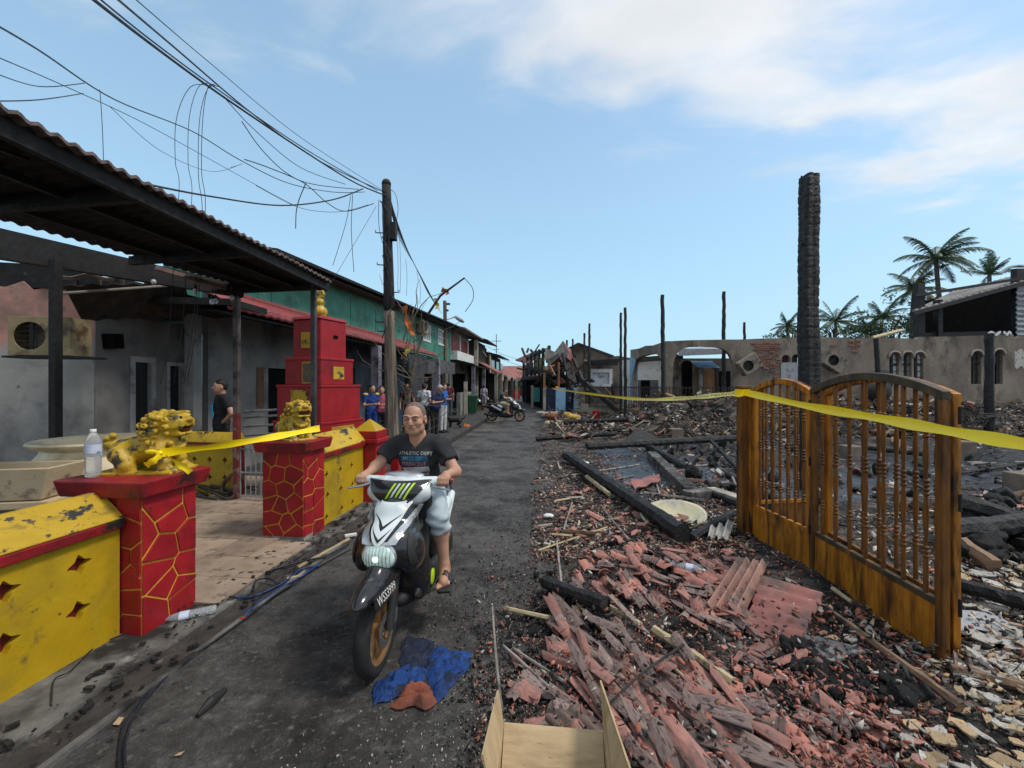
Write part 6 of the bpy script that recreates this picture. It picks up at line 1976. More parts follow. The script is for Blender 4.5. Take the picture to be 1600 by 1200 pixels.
strew([(895,905),(960,858),(1080,872),(1150,905),(1165,985),(1085,985),(960,940)],110,protos['tile']*2+protos['tile_grey']+protos['tile_fresh'],(.10,.26),(.055,.10),20,22,.28,(.0,.07),'roof_tile','short broken wave of red roofing in the heap below the cream basin','roof tile','broken roofing below the basin')
strew([(1095,1010),(1180,1000),(1330,1085),(1420,1200),(1420,1320),(1180,1320)],58,protos['tile_fresh']+protos['tile']+protos['tile_grey'],(.08,.22),(.045,.09),30,45,.25,(.0,.05),'roof_tile','angular freshly broken red tile piece in the rubble at the bottom right','roof tile','fresh red tile pieces at the bottom right')
strew([(800,1020),(880,1000),(960,1120),(940,1160),(860,1170),(800,1100)],20,strip,(.12,.3),(.05,.09),35,35,.2,(.0,.04),'roof_tile','greyed roofing piece half buried in ash left of the diagonal heap','roof tile','greyed roofing pieces in the ash')
fm=[flat_mesh(p,.11,'tile_fragment',M['tile_fresh']) for p in flat_protos[:6]]+[flat_mesh(p,.11,'tile_fragment',M['tile']) for p in flat_protos[6:]]
strew([(1080,1020),(1190,1010),(1320,1060),(1440,1140),(1460,1300),(1150,1300)],150,fm,(.04,.14),(.035,.10),0,180,.25,(.0,.05),'tile_fragment','flat red tile fragment lying in the bottom right rubble','tile fragment','flat red tile fragments')
strew([(870,760),(1000,740),(1150,850),(1150,880),(1000,870),(860,830)],60,fm+protos['tile'],(.10,.26),(.06,.14),0,180,.25,(.0,.05),'tile_fragment','small red tile fragment around the long charred beam','tile fragment','tile fragments around the charred beam')
om=[flat_mesh(p,.10,'plaster_flake',M['ochre']) for p in flat_protos[:7]]
pmf=[flat_mesh(p,.12,'plaster_flake',M['plaster']) for p in flat_protos[3:]]
strew([(1400,1090),(1490,1060),(1640,1120),(1640,1300),(1380,1300)],95,om*2+pmf,(.04,.15),(.035,.11),0,180,.2,(.0,.05),'plaster_flake','ochre or cream flake of plaster in the bottom right corner','plaster flake','plaster flakes in the bottom right corner')
strew([(1490,860),(1640,890),(1640,1100),(1490,1060)],120,pmf*2+om,(.05,.2),(.04,.14),0,180,.2,(.0,.05),'plaster_flake','pale flake of plaster or board in the rubble right of the gate','plaster flake','plaster flakes right of the gate')
strew([(1200,900),(1290,930),(1470,1070),(1420,1100),(1290,1000)],40,pmf+om,(.03,.1),(.03,.08),0,180,.25,(.0,.03),'plaster_flake','small plaster flake along the foot of the gate','plaster flake','plaster flakes along the gate foot')
bl_=[]
for i in range(4):
 b=Blob(.15)
 for k in range(5):
  b.box((rt.uniform(-.3,.3),rt.uniform(-.3,.3),rt.uniform(.1,.4)),(rt.uniform(.15,.3),rt.uniform(.15,.3),rt.uniform(.12,.25)),.05,rotm(rt.random(),rt.random(),rt.random()))
 me=as_mesh('charcoal_lump',b.mesh(.09))
 me.materials.append(M['char'])
 bl_.append(me)
strew([(1200,1010),(1330,1020),(1440,1080),(1390,1110),(1250,1080)],46,bl_,(.05,.15),(.05,.13),0,180,.3,(-.02,.02),'charcoal_lump','black charcoal lump in the ash patch before the gate','charcoal','charcoal lumps before the gate')
strew([(860,870),(900,860),(950,930),(880,1000),(800,1060),(790,980)],34,bl_,(.03,.10),(.03,.09),0,180,.3,(-.02,.01),'charcoal_lump','black charcoal lump along the edge of the road','charcoal','charcoal lumps along the road edge')
strew([(1490,800),(1680,820),(1680,900),(1490,880)],44,bl_,(.12,.3),(.12,.3),0,180,.3,(-.02,.06),'charcoal_lump','black charcoal lump in the dark heap right of the gate','charcoal','charcoal lumps right of the gate')
gm_=[flat_mesh([(x*1.2,y*.5) for x,y in p],.14,'board_piece',M[mt]) for p,mt in zip(flat_protos,('plank','stick','char','plaster','plank','char','stick','tile'))]
strew([(1010,645),(1150,640),(1160,672),(1010,672)],45,gm_,(.2,.6),(.3,.7),0,180,.4,(.0,.25),'board_piece','splintered board in the heap behind the left gate post','board','splintered boards behind the gate post')
strew([(1482,615),(1660,620),(1660,690),(1482,680)],70,gm_,(.25,.7),(.3,.8),0,180,.4,(.0,.25),'board_piece','splintered board in the heap at the far right','board','splintered boards at the far right')
strew([(870,655),(1000,640),(1000,690),(860,690)],45,gm_,(.15,.5),(.2,.5),0,180,.3,(.0,.12),'board_piece','splintered board in the low heap beyond the long beam','board','splintered boards beyond the long beam')
strew([(1290,640),(1440,640),(1440,680),(1290,680)],40,gm_,(.25,.7),(.3,.7),0,180,.4,(.0,.25),'board_piece','splintered board in the heap seen through the gate','board','splintered boards seen through the gate')
strew([(990,690),(1150,690),(1150,800),(1080,760),(1010,715)],60,gm_+bl_,(.1,.4),(.12,.35),0,180,.35,(.0,.06),'board_piece','charred board or lump lying on the wet floor by the kerb','board','charred pieces by the kerb')
strew([(1180,690),(1440,690),(1440,800),(1290,800),(1180,750)],50,gm_+bl_,(.12,.4),(.12,.35),0,180,.35,(.0,.06),'board_piece','charred board or lump on the wet floor behind the gate bars','board','charred pieces behind the gate bars')
strew([(1490,690),(1660,690),(1660,800),(1490,800)],46,gm_+bl_,(.12,.45),(.12,.35),0,180,.35,(.0,.06),'board_piece','charred board or lump on the wet floor right of the gate','board','charred pieces right of the gate')
shards('road_char',2600,(650,900,668,1100,lambda px,py,x,y:(x>edge_x(y)-1.1) & (x<edge_x(y)+.2)),(.006,.035),M['chips'],BLK+RED[3:]+PALE[3:],12,tilt=.3,lift=.002,label='black flakes and ash trodden into the right half of the road')
def patch(corners,waves,amp,along_u,th=.012,jag=.03,seed=1,nu=None,nv=None,sag=0.0):
 a,b_,c_,d_=[Vector(p) for p in corners]
 rn=random.Random(seed)
 nu=nu or(waves*6 if along_u else 10)
 nv=nv or(10 if along_u else waves*6)
 jj_=[[rn.uniform(-jag,jag) for _ in range(max(nu,nv)+1)] for _ in range(4)]
 def fn(s,t):
  i,j=int(round(s*nu)),int(round(t*nv))
  ss=s+(jj_[0][j]*(1-s)+jj_[1][j]*s) if not along_u else s
  tt=t+(jj_[2][i]*(1-t)+jj_[3][i]*t) if along_u else t
  p=(a*(1-ss)+b_*ss)*(1-tt)+(d_*(1-ss)+c_*ss)*tt
  w_=s if along_u else t
  return p+Vector((0,0,amp*math.sin(w_*waves*2*math.pi)+sag*math.sin(s*3.14)*math.sin(t*3.14)))
 return MB().sheet(fn,nu,nv,th)
def gz(px,py,z):
 return G(px,py,z)
M['tile_sheet']=pm('red corrugated roofing',[(.30,.115,.095),(.44,.185,.155)],5,.8,.35,50,stain=[((.14,.10,.09),3,.45,.1),((.5,.38,.33),21,.335,.015),((.02,.02,.02),17,.30,.01)])
M['tile_sheet2']=pm('bleached corrugated roofing',[(.34,.18,.14),(.52,.32,.25)],4,.8,.35,50,stain=[((.13,.10,.09),3,.42,.08),((.5,.38,.33),21,.33,.015)])
ob('corrugated_sheet',patch([gz(1188,900,.20),gz(1286,928,.18),gz(1246,1006,.12),gz(1164,985,.16)],5,.026,False,seed=3),M['tile_sheet'],smooth=True,angle=50,label='red corrugated roofing sheet with a broken stepped edge lying before the gate',cat='roofing sheet')
ob('corrugated_sheet',patch([gz(1152,873,.25),gz(1200,879,.25),gz(1161,962,.20),gz(1104,944,.20)],4,.026,True,seed=4),M['tile_sheet2'],smooth=True,angle=50,label='bleached pinkish corrugated sheet propped on the left side of the red one',cat='roofing sheet')
ob('corrugated_sheet',patch([gz(1064,866,.12),gz(1082,862,.12),gz(1146,886,.12),gz(1138,900,.08)],2,.015,False,seed=5),M['tile'],smooth=True,angle=50,label='narrow red sheet strip lying under the basin near the left gate post',cat='roofing sheet')
ob('corrugated_sheet',patch([gz(850,1120,.14),gz(905,1098,.16),gz(960,1150,.12),gz(915,1185,.08)],3,.015,True,seed=6),M['tile_grey'],smooth=True,angle=50,label='greyish corrugated fragment right behind the cardboard box',cat='roofing sheet')
ob('corrugated_sheet',patch([gz(1160,1135,.12),gz(1225,1122,.12),gz(1230,1148,.1),gz(1158,1156,.09)],1,.03,False,seed=7),M['tile_grey'],smooth=True,angle=50,label='grey curved tile lying on the red fragments at the bottom right',cat='roofing sheet')
ob('corrugated_sheet',patch([gz(1000,1025,.17),gz(1016,1016,.17),gz(1092,1128,.14),gz(1070,1140,.10)],1,.02,True,seed=8),M['tile'],smooth=True,angle=50,label='longest red roofing strip crossing the diagonal heap',cat='roofing sheet')
ob('corrugated_sheet',patch([gz(1060,1052,.15),gz(1075,1045,.15),gz(1160,1120,.11),gz(1140,1136,.08)],1,.02,True,seed=9),M['tile_fresh'],smooth=True,angle=50,label='bright red roofing strip to the right of the longest one',cat='roofing sheet')
ob('corrugated_sheet',patch([gz(985,752,.15),gz(1030,740,.12),gz(1032,750,.12),gz(992,764,.12)],2,.015,True,seed=10),M['tile_sheet'],smooth=True,angle=50,label='small red sheet piece beside the concrete kerb',cat='roofing sheet')
ob('corrugated_sheet',patch([gz(1108,825,.16),gz(1148,812,.18),gz(1138,842,.10),gz(1105,840,.10)],3,.03,True,seed=11,jag=.1),M['plaster'],smooth=True,angle=50,label='crumpled white flaking sheet between the basin and the gate post',cat='roofing sheet')
ob('corrugated_sheet',patch([gz(1486,1025,.12),gz(1530,1018,.14),gz(1534,1050,.12),gz(1490,1060,.08)],2,.03,True,seed=12,jag=.08),M['tile_grey'],smooth=True,angle=50,label='grey torn sheet piece at the right foot of the gate',cat='roofing sheet')
poly=[(math.cos(a)*(1+.22*math.sin(3*a+1)+.13*math.sin(7*a)+.08*math.sin(17*a)),math.sin(a)*(1+.2*math.cos(2*a)+.1*math.sin(11*a))) for a in np.linspace(0,2*math.pi,60,endpoint=False)]
c=Gh(1232,1012)
ob('ash_slab',MB().prism(poly,lambda u,v,t:Vector((c.x+u*.30+v*.08,c.y+v*.17-u*.06,Hs(c.x,c.y)+.004+t)),0,.014),pm('pale ash',[(.10,.10,.10),(.30,.30,.29)],9,.95,.8,40,.02,stain=[((.02,.02,.02),10,.42,.06),((.02,.02,.02),30,.36,.03)]),bev=.006,label='pale grey ash covered slab between the red sheet and the charcoal',cat='slab')
poly2=[(math.cos(a)*(1+.2*math.sin(3*a)),math.sin(a)*(1+.2*math.cos(2*a))) for a in np.linspace(0,2*math.pi,20,endpoint=False)]
c2=Gh(1535,985)
ob('ash_slab',MB().prism(poly2,lambda u,v,t:Vector((c2.x+u*.2,c2.y+v*.22,Hs(c2.x,c2.y)+.02+t)),0,.02),M['palegrey'],bev=.006,label='greyish white board lying just right of the gate end',cat='slab')
def log(pa_,pb_,w_,mat,name,label,cat,group=None,za=.0,zb=.0,seg=8,jit=.1,flatz=1.0):
 a,b_=Gh(*pa_),Gh(*pb_)
 a.z=max(Hs(a.x,a.y),0)+w_/2+za
 b_.z=max(Hs(b_.x,b_.y),0)+w_/2+zb
 n=max(4,int((b_-a).length/max(.05,w_*.35)))
 pts=[a.lerp(b_,t)+Vector((rt.uniform(-1,1),rt.uniform(-1,1),rt.uniform(-1,1)))*w_*.04 for t in np.linspace(0,1,n)]
 m=MB().tube(pts,[w_/2*(1+rt.uniform(-jit,jit)*.5) for _ in range(n)],seg,jit=jit)
 return ob(name,m,M[mat],label=label,cat=cat,group=group)
for pa_,pb_,w_,za,zb,lb in(((884,722),(1066,850),.19,.06,.02,'long thick charred beam lying diagonally from the road edge to below the basin'),((918,710),(1170,697),.17,.1,.16,'charred beam lying straight across towards the left gate post'),((1018,706),(1074,738),.16,.02,.0,'charred beam slanting into the wet floor behind the kerb'),((1098,692),(1165,748),.09,.25,.0,'slim charred beam propped up on the concrete stump'),((1070,736),(1106,708),.08,.03,.1,'short slim charred beam forming a vee with the slanting one'),((850,925),(946,966),.10,.03,.05,'charred log at the head of the roofing heap'),((1488,812),(1680,872),.22,.12,.08,'thickest charred log right of the gate'),((1484,932),(1680,990),.11,.06,.05,'charred log lying lower down right of the gate'),((1480,852),(1680,842),.18,.05,.1,'dark charred log crossing behind the thickest one'),((838,690),(965,684),.14,.02,.06,'low charred beam at the road edge beyond the long one'),((880,665),(985,672),.16,.05,.1,'charred beam lying among the coloured bundles'),((1100,775),(1160,800),.10,.04,.04,'charred stub between the kerb and the gate post'),((1080,850),(1145,815),.09,.02,.06,'charred stub under the basin'),((1120,738),(1240,800),.09,.02,.02,'charred batten lying on the wet floor just behind the gate'),((1300,700),(1450,720),.12,.05,.08,'charred beam on the wet floor seen through the right gate leaf')):
 log(pa_,pb_,w_,'char','charred_beam',lb,'beam','charred beams on the rubble',za,zb)
wedge=[P(972,690,11.3),P(1042,690,11.1),P(1035,684,11.6),P(985,672,12.2)]
ob('charred_sheet',MB().hexa([p-Vector((0,0,.12)) for p in wedge],[wedge[0],wedge[1],P(1032,686,11.5),P(1000,669,12.0)]),M['char'],label='black wedge of burnt boards resting on the straight beam',cat='boards')
sticks=[((870,852),(878,928),.022,'stick','pale stick lying straight on the road edge above the charred log'),((894,790),(879,838),.022,'stick','short pale stick on the road left of the long beam'),((942,800),(982,850),.024,'stick','pale stick pointing at the tile heap below the long beam'),((841,866),(949,829),.018,'bamboo','thin yellowish stick lying across the road edge'),((893,746),(1000,729),.026,'stick','upper of the two parallel laths across the long beam'),((922,761),(990,747),.024,'stick','lower of the two parallel laths across the long beam'),((916,752),(952,782),.07,'bamboo','tan board end leaning against the long beam'),((986,776),(1016,752),.03,'stick','left stick of the crossed pair by the kerb'),((1021,744),(1031,778),.03,'stick','right stick of the crossed pair by the kerb'),((1006,776),(1100,788),.05,'stick','grey pole lying behind the basin'),((786,1018),(858,1085),.018,'stick','lower pale lath in the ash near the cardboard box'),((801,1022),(884,1078),.016,'stick','upper pale lath in the ash near the cardboard box'),((789,960),(868,978),.032,'bamboo','charred bamboo piece at the head of the roofing heap'),((1021,996),(1144,1081),.05,'bamboo','thickest bamboo pole in the roofing heap'),((937,949),(1000,986),.03,'bamboo','bamboo splint above the thickest bamboo pole'),((902,952),(1082,1143),.020,'bamboo','long lath running down the middle of the roofing heap'),((915,960),(1050,1100),.016,'stick','second lath right along the long middle lath'),((1053,1054),(1124,1128),.02,'bamboo','lath to the right of the bright red strip'),((1290,962),(1502,1120),.045,'plank','long brown plank lying along the front of the gate'),((1487,1060),(1640,1100),.05,'plank','brown plank running out of the frame at the right'),((1483,798),(1560,793),.09,'stick','pale log resting on the black heap right of the gate'),((1482,812),(1570,822),.04,'plank','brown batten below the pale log right of the gate'),((1500,868),(1555,905),.12,'plank','curled brown board right of the gate'),((1560,782),(1640,776),.06,'stick','grey batten behind the pale log'),((1300,930),(1330,950),.03,'bamboo','short splint by the corner of the red sheet'),((1075,672),(1100,655),.04,'stick','left pale twig fanning out of the heap behind the post'),((1085,676),(1112,658),.04,'stick','middle pale twig fanning out of the heap behind the post'),((1095,676),(1125,660),.04,'stick','right pale twig fanning out of the heap behind the post'),((1500,700),(1560,690),.05,'char','thin black batten on the wet floor at the right'),((1490,745),(1590,730),.05,'char','thin black batten nearer on the wet floor at the right'),((880,838),(930,842),.05,'plank','flat red brown strip on the road left of the basin')]
for pa_,pb_,w_,mt,lb in sticks:
 log(pa_,pb_,w_,mt,'wood_stick' if mt != 'plank' else 'plank',lb,'stick' if mt != 'plank' else 'plank','sticks and laths on the rubble',.03 if w_<.06 else .05,.03 if w_<.06 else .05,6,.12)
ob('wood_stick',MB().tube([P(769,948,2.42),P(775,1030,2.2),P(784,1112,2.03)],[.006,.008,.009],6),M['stick'],label='tall thin pale stick standing up behind the left flap of the cardboard box',cat='stick')
ob('iron_rod',MB().tube(spline([Gh(940,1112,.1),Gh(1000,1055,.14),Gh(1068,1007,.12)]),.007,6),M['char_soft'],label='bent rusty rod lying across the roofing heap',cat='rod')
rt2=random.Random(9)
for k in range(60):
 px,py=rt2.uniform(830,1150),rt2.uniform(690,880)
 a_=rt2.uniform(0,6.28)
 ln=rt2.uniform(12,38)
 log((px,py),(px+ln*math.cos(a_),max(682,py+ln*.35*math.sin(a_))),rt2.uniform(.012,.04),rt2.choice(('stick','plank','char','bamboo')),'splinter','loose splinter of wood scattered before the left gate post','splinter','loose splinters before the gate post',.01,.01,5,.15)
for k in range(50):
 px,py=rt2.uniform(1490,1640),rt2.uniform(690,860)
 a_=rt2.uniform(0,6.28)
 ln=rt2.uniform(15,50)
 log((px,py),(px+ln*math.cos(a_),max(682,py+ln*.35*math.sin(a_))),rt2.uniform(.015,.05),rt2.choice(('char','plank','char','char','stick')),'splinter','loose splinter of burnt wood scattered right of the gate','splinter','loose splinters right of the gate',.02,.04,5,.15)
mm=MB()
for k in range(46):
 c0=P(1520+rt2.gauss(0,22),622,12.5+rt2.uniform(-.6,.6))
 c0.z=.45
 mm.tube([c0,c0+Vector((rt2.gauss(0,.2),rt2.gauss(0,.1),.25)),c0+Vector((rt2.gauss(0,.45),rt2.gauss(0,.1),rt2.uniform(.3,.75)))],.014,4)
ob('burnt_shrub',mm,M['char_soft'],kind='stuff',label='tangle of burnt twigs before the right pair of arched windows',cat='shrub')
mm=MB()
for k in range(420):
 px,py=rt2.uniform(850,1600),rt2.uniform(628,690)
 p=Gh(px,py)
 if p.y>24 or(p.y<12.5 and px>1120) or p.x<float(edge_x(p.y)):
  continue
 a_,ln=rt2.uniform(0,6.28),rt2.uniform(.25,.9)
 p.z=max(Hs(p.x,p.y),0)+rt2.uniform(0,.18)
 mm.bar(p,p+Vector((ln*math.cos(a_),ln*math.sin(a_),rt2.uniform(-.12,.3))),rt2.uniform(.015,.05),rt2.uniform(.01,.04))
ob('heap_sticks',mm,pm('mixed splinters',[(.03,.027,.025),(.16,.12,.09),(.4,.34,.27)],1.3,.85,.3),kind='stuff',label='tangle of thin splintered sticks over the far heaps',cat='debris')
kb_=thing('house_kerb','broken angled concrete kerb of the vanished house left of the gate post','kerb',Gh(1060,765))
def kerb(pa_,pb_,w_,h_):
 a,b_=G(*pa_,.1),G(*pb_,.1)
 a.z=b_.z=h_/2
 return MB().bar(a,b_,w_,h_)
ob('segment',kerb((1018,712),(1080,772),.19,.2),M['footpath'],kb_,bev=.015)
ob('segment',kerb((1072,776),(1108,772),.18,.18),M['footpath'],kb_,bev=.015)
ob('segment',kerb((1108,766),(1190,792),.18,.15),M['creamwall'],kb_,bev=.015)
for px,py,w_,h_,lb in((1033,680,.33,.26,'brownish concrete stump left of the paired stumps, farthest from the gate'),(1056,684,.36,.32,'wet brown concrete stump behind the straight beam'),(1099,692,.34,.30,'concrete stump propping the slim charred beam'),(1137,672,.42,.3,'concrete stump just left of the gate post in the back'),(1525,682,.42,.36,'concrete stump right of the gate, farthest back'),(1500,712,.4,.38,'concrete stump right of the gate, middle one'),(1600,778,.34,.4,'concrete stump at the right edge of the frame'),(1330,716,.36,.32,'concrete stump seen through the right gate leaf'),(1195,718,.34,.3,'concrete stump seen through the left gate leaf')):
 p=G(px,py,.03)
 ob('concrete_stump',MB().box((p.x,p.y,h_/2),(w_,w_*.9,h_),rz=R(rt2.uniform(-15,15))),pm('brown stump',[(.12,.09,.07),(.24,.19,.15)],5,.85,.4),bev=.02,label=lb,cat='stump',group='concrete stumps of the vanished house')
bs=thing('basin','shallow oval cream basin tipped over the rubble left of the gate post','basin',P(1052,804,4.9))
prof=[(.012,-.085),(.17,-.075),(.29,-.035),(.355,.0),(.385,.012),(.385,.0),(.36,-.016),(.3,-.052),(.17,-.094),(.012,-.104)]
Rb=Matrix.Rotation(R(21),3,'X') @ Matrix.Rotation(R(-5),3,'Y')
ob('bowl',MB().lathe(prof,(0,0,0),40,1.0,.7,cap=False,M=Rb),pm('cream enamel',[(.56,.50,.30),(.70,.65,.45)],4,.35,.1,stain=[((.30,.32,.33),3,.42,.1)]),bs,world=False,smooth=True)
ob('foot',MB().tube([(.14,.0,-.12),(.16,-.03,-.26)],.03,8),M['stick'],bs,world=False)
def blobthing(name,label,cat,parts,mat,h=.04,group=None):
 b=Blob(.06)
 for c_,r_ in parts:
  b.ell(c_,r_)
 return ob(name,b.mesh(h),M[mat],smooth=True,label=label,cat=cat,group=group)
blobthing('cloth_bundle','mustard yellow cloth bundle thrown before the navy gate','bundle',[(P(895,651,18),(.35,.25,.12)),(P(905,655,17.8),(.25,.2,.08)),(P(886,648,18),(.2,.15,.12))],'mustard')
blobthing('sack','tan sack lying left below the mustard bundle','sack',[(P(870,663,17),(.4,.2,.17)),(P(857,662,17),(.2,.15,.13))],'bamboo')
blobthing('cloth_bundle','dark red cloth bundle between the tan sack and the mustard bundle','bundle',[(P(884,661,17),(.3,.2,.12)),(P(862,651,18),(.3,.2,.15))],'rustcloth')
blobthing('cloth_bundle','dull blue bundle standing right of the mustard one','bundle',[(P(911,660,16.5),(.14,.12,.26))],'navy')
blobthing('cloth_bundle','pinkish heap of cloth under the dark red bundle','bundle',[(P(898,668,16),(.35,.2,.09)),(P(922,668,16),(.25,.2,.08))],'tile_fresh')
blobthing('plastic_pan','pale yellow pan lying in the rubble below the red bucket','pan',[(P(968,663,16),(.26,.16,.07))],'cream')
blobthing('sack','small cream sack left of the pale yellow pan','sack',[(P(942,661,16.5),(.2,.14,.12))],'creamwall')
blobthing('plastic_bag','small white bag right of the red bucket','bag',[(P(964,653,17),(.1,.08,.09))],'white')
blobthing('sack','brown sack at the right end of the low heap','sack',[(P(1003,664,15.5),(.16,.12,.13)),(P(1014,667,15.3),(.12,.1,.1))],'tanstone')
blobthing('cloth_strip','teal strip of cloth at the road edge under the bundles','cloth',[(P(870,671,15.6),(.4,.06,.04))],'teal')
p=P(931,654,18)
bk=thing('bucket','bright red plastic bucket standing in the rubble by the low cream wall','bucket',p)
ob('body',MB().lathe([(.10,0),(.125,.02),(.165,.33),(.175,.34),(.165,.345),(.12,.05),(.01,.045)],seg=16),M['redplastic'],bk,world=False,smooth=True,angle=50)
ob('handle',MB().tube([(.165*math.cos(a),-.05,.33-.16*math.sin(a)) for a in np.linspace(0,math.pi,9)],.006,5),M['palegrey'],bk,world=False)
blobthing('slab_piece','white slab piece lying before the teal panel','slab',[(P(862,646,21.5),(.5,.2,.1)),(P(845,645,22),(.3,.2,.08))],'creamwall')
blobthing('plastic_tub','flattened white tub lying on the road edge right of the rider','tub',[(Gh(857,806,.03),(.07,.05,.03))],'white',.012)
blobthing('paper_scrap','white scrap of paper lying by the end of the long beam','paper',[(Gh(905,723,.05),(.22,.1,.03))],'white',.02)
ob('wash_board',MB().hexa([P(846,655,20),P(870,655,20),P(870,653,20.5),P(846,653,20.5)],[P(846,650.5,20),P(870,650.5,20),P(870,649.5,20.5),P(846,649.5,20.5)]),M['navy'],label='dark table board lying before the navy gate',cat='board')
b2=bottle('glass bottle lying on the roofing heap below the basin','plastic water bottles',.85,lying=R(60),loc=Gh(1043,884,.04),crush=1)
bxr=thing('cardboard_box','open cardboard box with raised flaps at the bottom edge of the picture','box',(.155,1.56,.03),R(-6))
ob('base',MB().box((0,0,.01),(.42,.32,.012)),M['card'],bxr,world=False)
for nm,c_,s_ in(('side_panel',(-.21,0,.12),(.008,.32,.22)),('side_panel',(.21,0,.12),(.008,.32,.22)),('front_panel',(0,-.16,.12),(.42,.008,.22)),('back_panel',(0,.16,.12),(.42,.008,.22))):
 ob(nm,MB().box(c_,s_),M['card'],bxr,world=False)
def flap(p0,p1,q1,q0):
 a,b_,c_,d_=[Vector(p) for p in(p0,p1,q1,q0)]
 n=(b_-a).cross(d_-a).normalized()*.0035
 return ob('flap',MB().hexa([p-n for p in(a,b_,c_,d_)],[p+n for p in(a,b_,c_,d_)]),M['card'],bxr,world=False)
flap((-.205,.155,.232),(.205,.155,.232),(.20,.02,.14),(-.20,.02,.14))
flap((-.212,-.16,.232),(-.212,.16,.232),(-.235,.17,.36),(-.245,-.15,.37))
flap((.212,.16,.232),(.212,-.16,.232),(.262,-.15,.37),(.20,.19,.42))
def rag(poly,mat,name,label,z,seed,amp=.03,res=34):
 rn=np.random.default_rng(seed)
 xs_=[p.x for p in poly]
 ys_=[p.y for p in poly]
 cx_,cy_=sum(xs_)/len(xs_),sum(ys_)/len(ys_)
 n=44
 pts=spline([Vector((p.x,p.y,0)) for p in poly]+[Vector((poly[0].x,poly[0].y,0))],6)[:-1]
 vs,fs=[],[]
 nr=22
 pts=[Vector((p.x+.028*(float(vnoise(np.array([p.x*30]),np.array([p.y*30]),seed+5)[0])-.5),p.y+.05*(float(vnoise(np.array([p.x*26]),np.array([p.y*26]),seed+6)[0])-.5),0)) for p in pts]
 N_=len(pts)
 for r in range(nr+1):
  f=r/nr
  for k,p in enumerate(pts):
   x=cx_+(p.x-cx_)*f
   y=cy_+(p.y-cy_)*f
   h_=z+amp*(abs(float(vnoise(np.array([x*9+y*4]),np.array([y*22-x*6]),seed)[0])-.5)*2.4+.8*float(vnoise(np.array([x*33]),np.array([y*33]),seed+1)[0])**2)*(1-f**3)
   vs.append((x,y,h_))
 for r in range(nr):
  for k in range(N_):
   a,b_=r*N_+k,r*N_+(k+1)%N_
   fs.append((a,b_,b_+N_,a+N_))
 return ob(name,MB().add(vs,fs),M[mat],smooth=True,label=label,cat='cloth')
rag([G(*p) for p in((582,1105),(583,1075),(610,1058),(640,1043),(662,1046),(660,1068),(640,1082),(612,1098))],'bluecloth','blue_cloth','crumpled bright blue cloth on the asphalt in front of the scooter wheel',.012,3,.05)
rag([G(*p) for p in((606,1110),(640,1078),(665,1070),(674,1088),(677,1109),(640,1112))],'rustcloth','brown_cloth','rust brown cloth lying against the bright blue cloth',.014,4,.05)
rag([G(*p) for p in((664,1050),(680,1016),(712,1020),(736,1024),(732,1048),(706,1078),(686,1100),(672,1084))],'bluecloth','blue_cloth','flattened dark blue cloth to the right of the brown cloth',.010,5,.03)
rag([G(*p) for p in((622,1050),(632,1000),(668,1000),(682,1015),(664,1045),(640,1046))],'sootcloth','blue_cloth','blackened navy cloth half under the scooter wheel',.007,6,.015)
ob('burnt_stick',MB().tube([G(308,1119,.012),G(330,1097,.018),G(352,1078,.012)],[.012,.026,.014],8,jit=.15),M['ink'],label='black burnt stick lying alone on the asphalt',cat='stick')
ob('leaf',MB().hexa([G(176,1132,.004),G(186,1133,.004),G(194,1121,.004),G(186,1120,.004)],[G(176,1132,.009),G(186,1133,.009),G(194,1121,.012),G(186,1120,.012)]),M['ochre'],label='tan scrap of paper on the asphalt by the drain',cat='paper')
ob('leaf',MB().hexa([G(272,1181,.004),G(282,1180,.004),G(289,1173,.004),G(279,1176,.004)],[G(272,1181,.009),G(282,1180,.009),G(289,1173,.012),G(279,1176,.012)]),M['ochre'],label='orange scrap on the asphalt near the bottom edge',cat='paper')
def hose(pts,r,mat,label):
 return ob('hose',MB().tube(spline([G(x,y,z) for x,y,z in pts],8),r,7),M[mat],smooth=True,label=label,cat='hose',group='hoses along the drain')
hose([(196,1200,.012),(196,1160,.012),(215,1110,.012),(270,1048,.015),(330,1005,.02),(385,965,.03),(430,930,.03),(470,906,.03)],.006,'blackhose','upper dark hose running along the drain from the bottom edge')
hose([(186,1230,.012),(188,1160,.012),(204,1115,.012),(262,1050,.012),(330,1000,.012),(390,955,.015),(440,925,.015),(490,890,.015),(548,858,.015)],.006,'blackhose','lower dark cable running close beside the upper dark hose')
hose([(350,925,.03),(345,930,.03),(372,934,.03),(400,930,.03),(440,912,.03),(470,890,.03),(500,884,.03)],.007,'bluehose','short blue hose looping on the concrete strip')
hose([(380,962,.02),(410,938,.02),(445,915,.02),(468,903,.03),(500,880,.03)],.008,'bluecloth','bright blue piece of hose in the drain near the second red pillar')
hose([(346,928,.03),(360,912,.03),(400,898,.04),(460,880,.04),(510,868,.04),(545,850,.03)],.009,'blackhose','black cable looping over the edge of the tan floor')
hose([(396,924,.03),(400,908,.05),(420,904,.06),(432,914,.04),(412,925,.03),(396,944,.03)],.007,'blackhose','small ring of black cable on the concrete strip')
hose([(80,1100,.04),(85,1062,.05),(110,1048,.06),(150,1010,.05),(195,990,.05)],.004,'wire','thin wire curling at the foot of the yellow wall')
log((465,890),(545,845),.035,'bamboo','wood_stick','orange brown stick lying in the drain by the hoses','stick','sticks and laths on the rubble',.0,.0,6)
log((448,908),(472,902),.03,'bamboo','wood_stick','short orange splint beside the hoses','stick','sticks and laths on the rubble',.0,.0,6)
bottle('crushed clear bottle with pale label lying in the drain beside the dark hose','plastic water bottles',.95,lying=R(-62),loc=G(338,957,.02),crush=1)
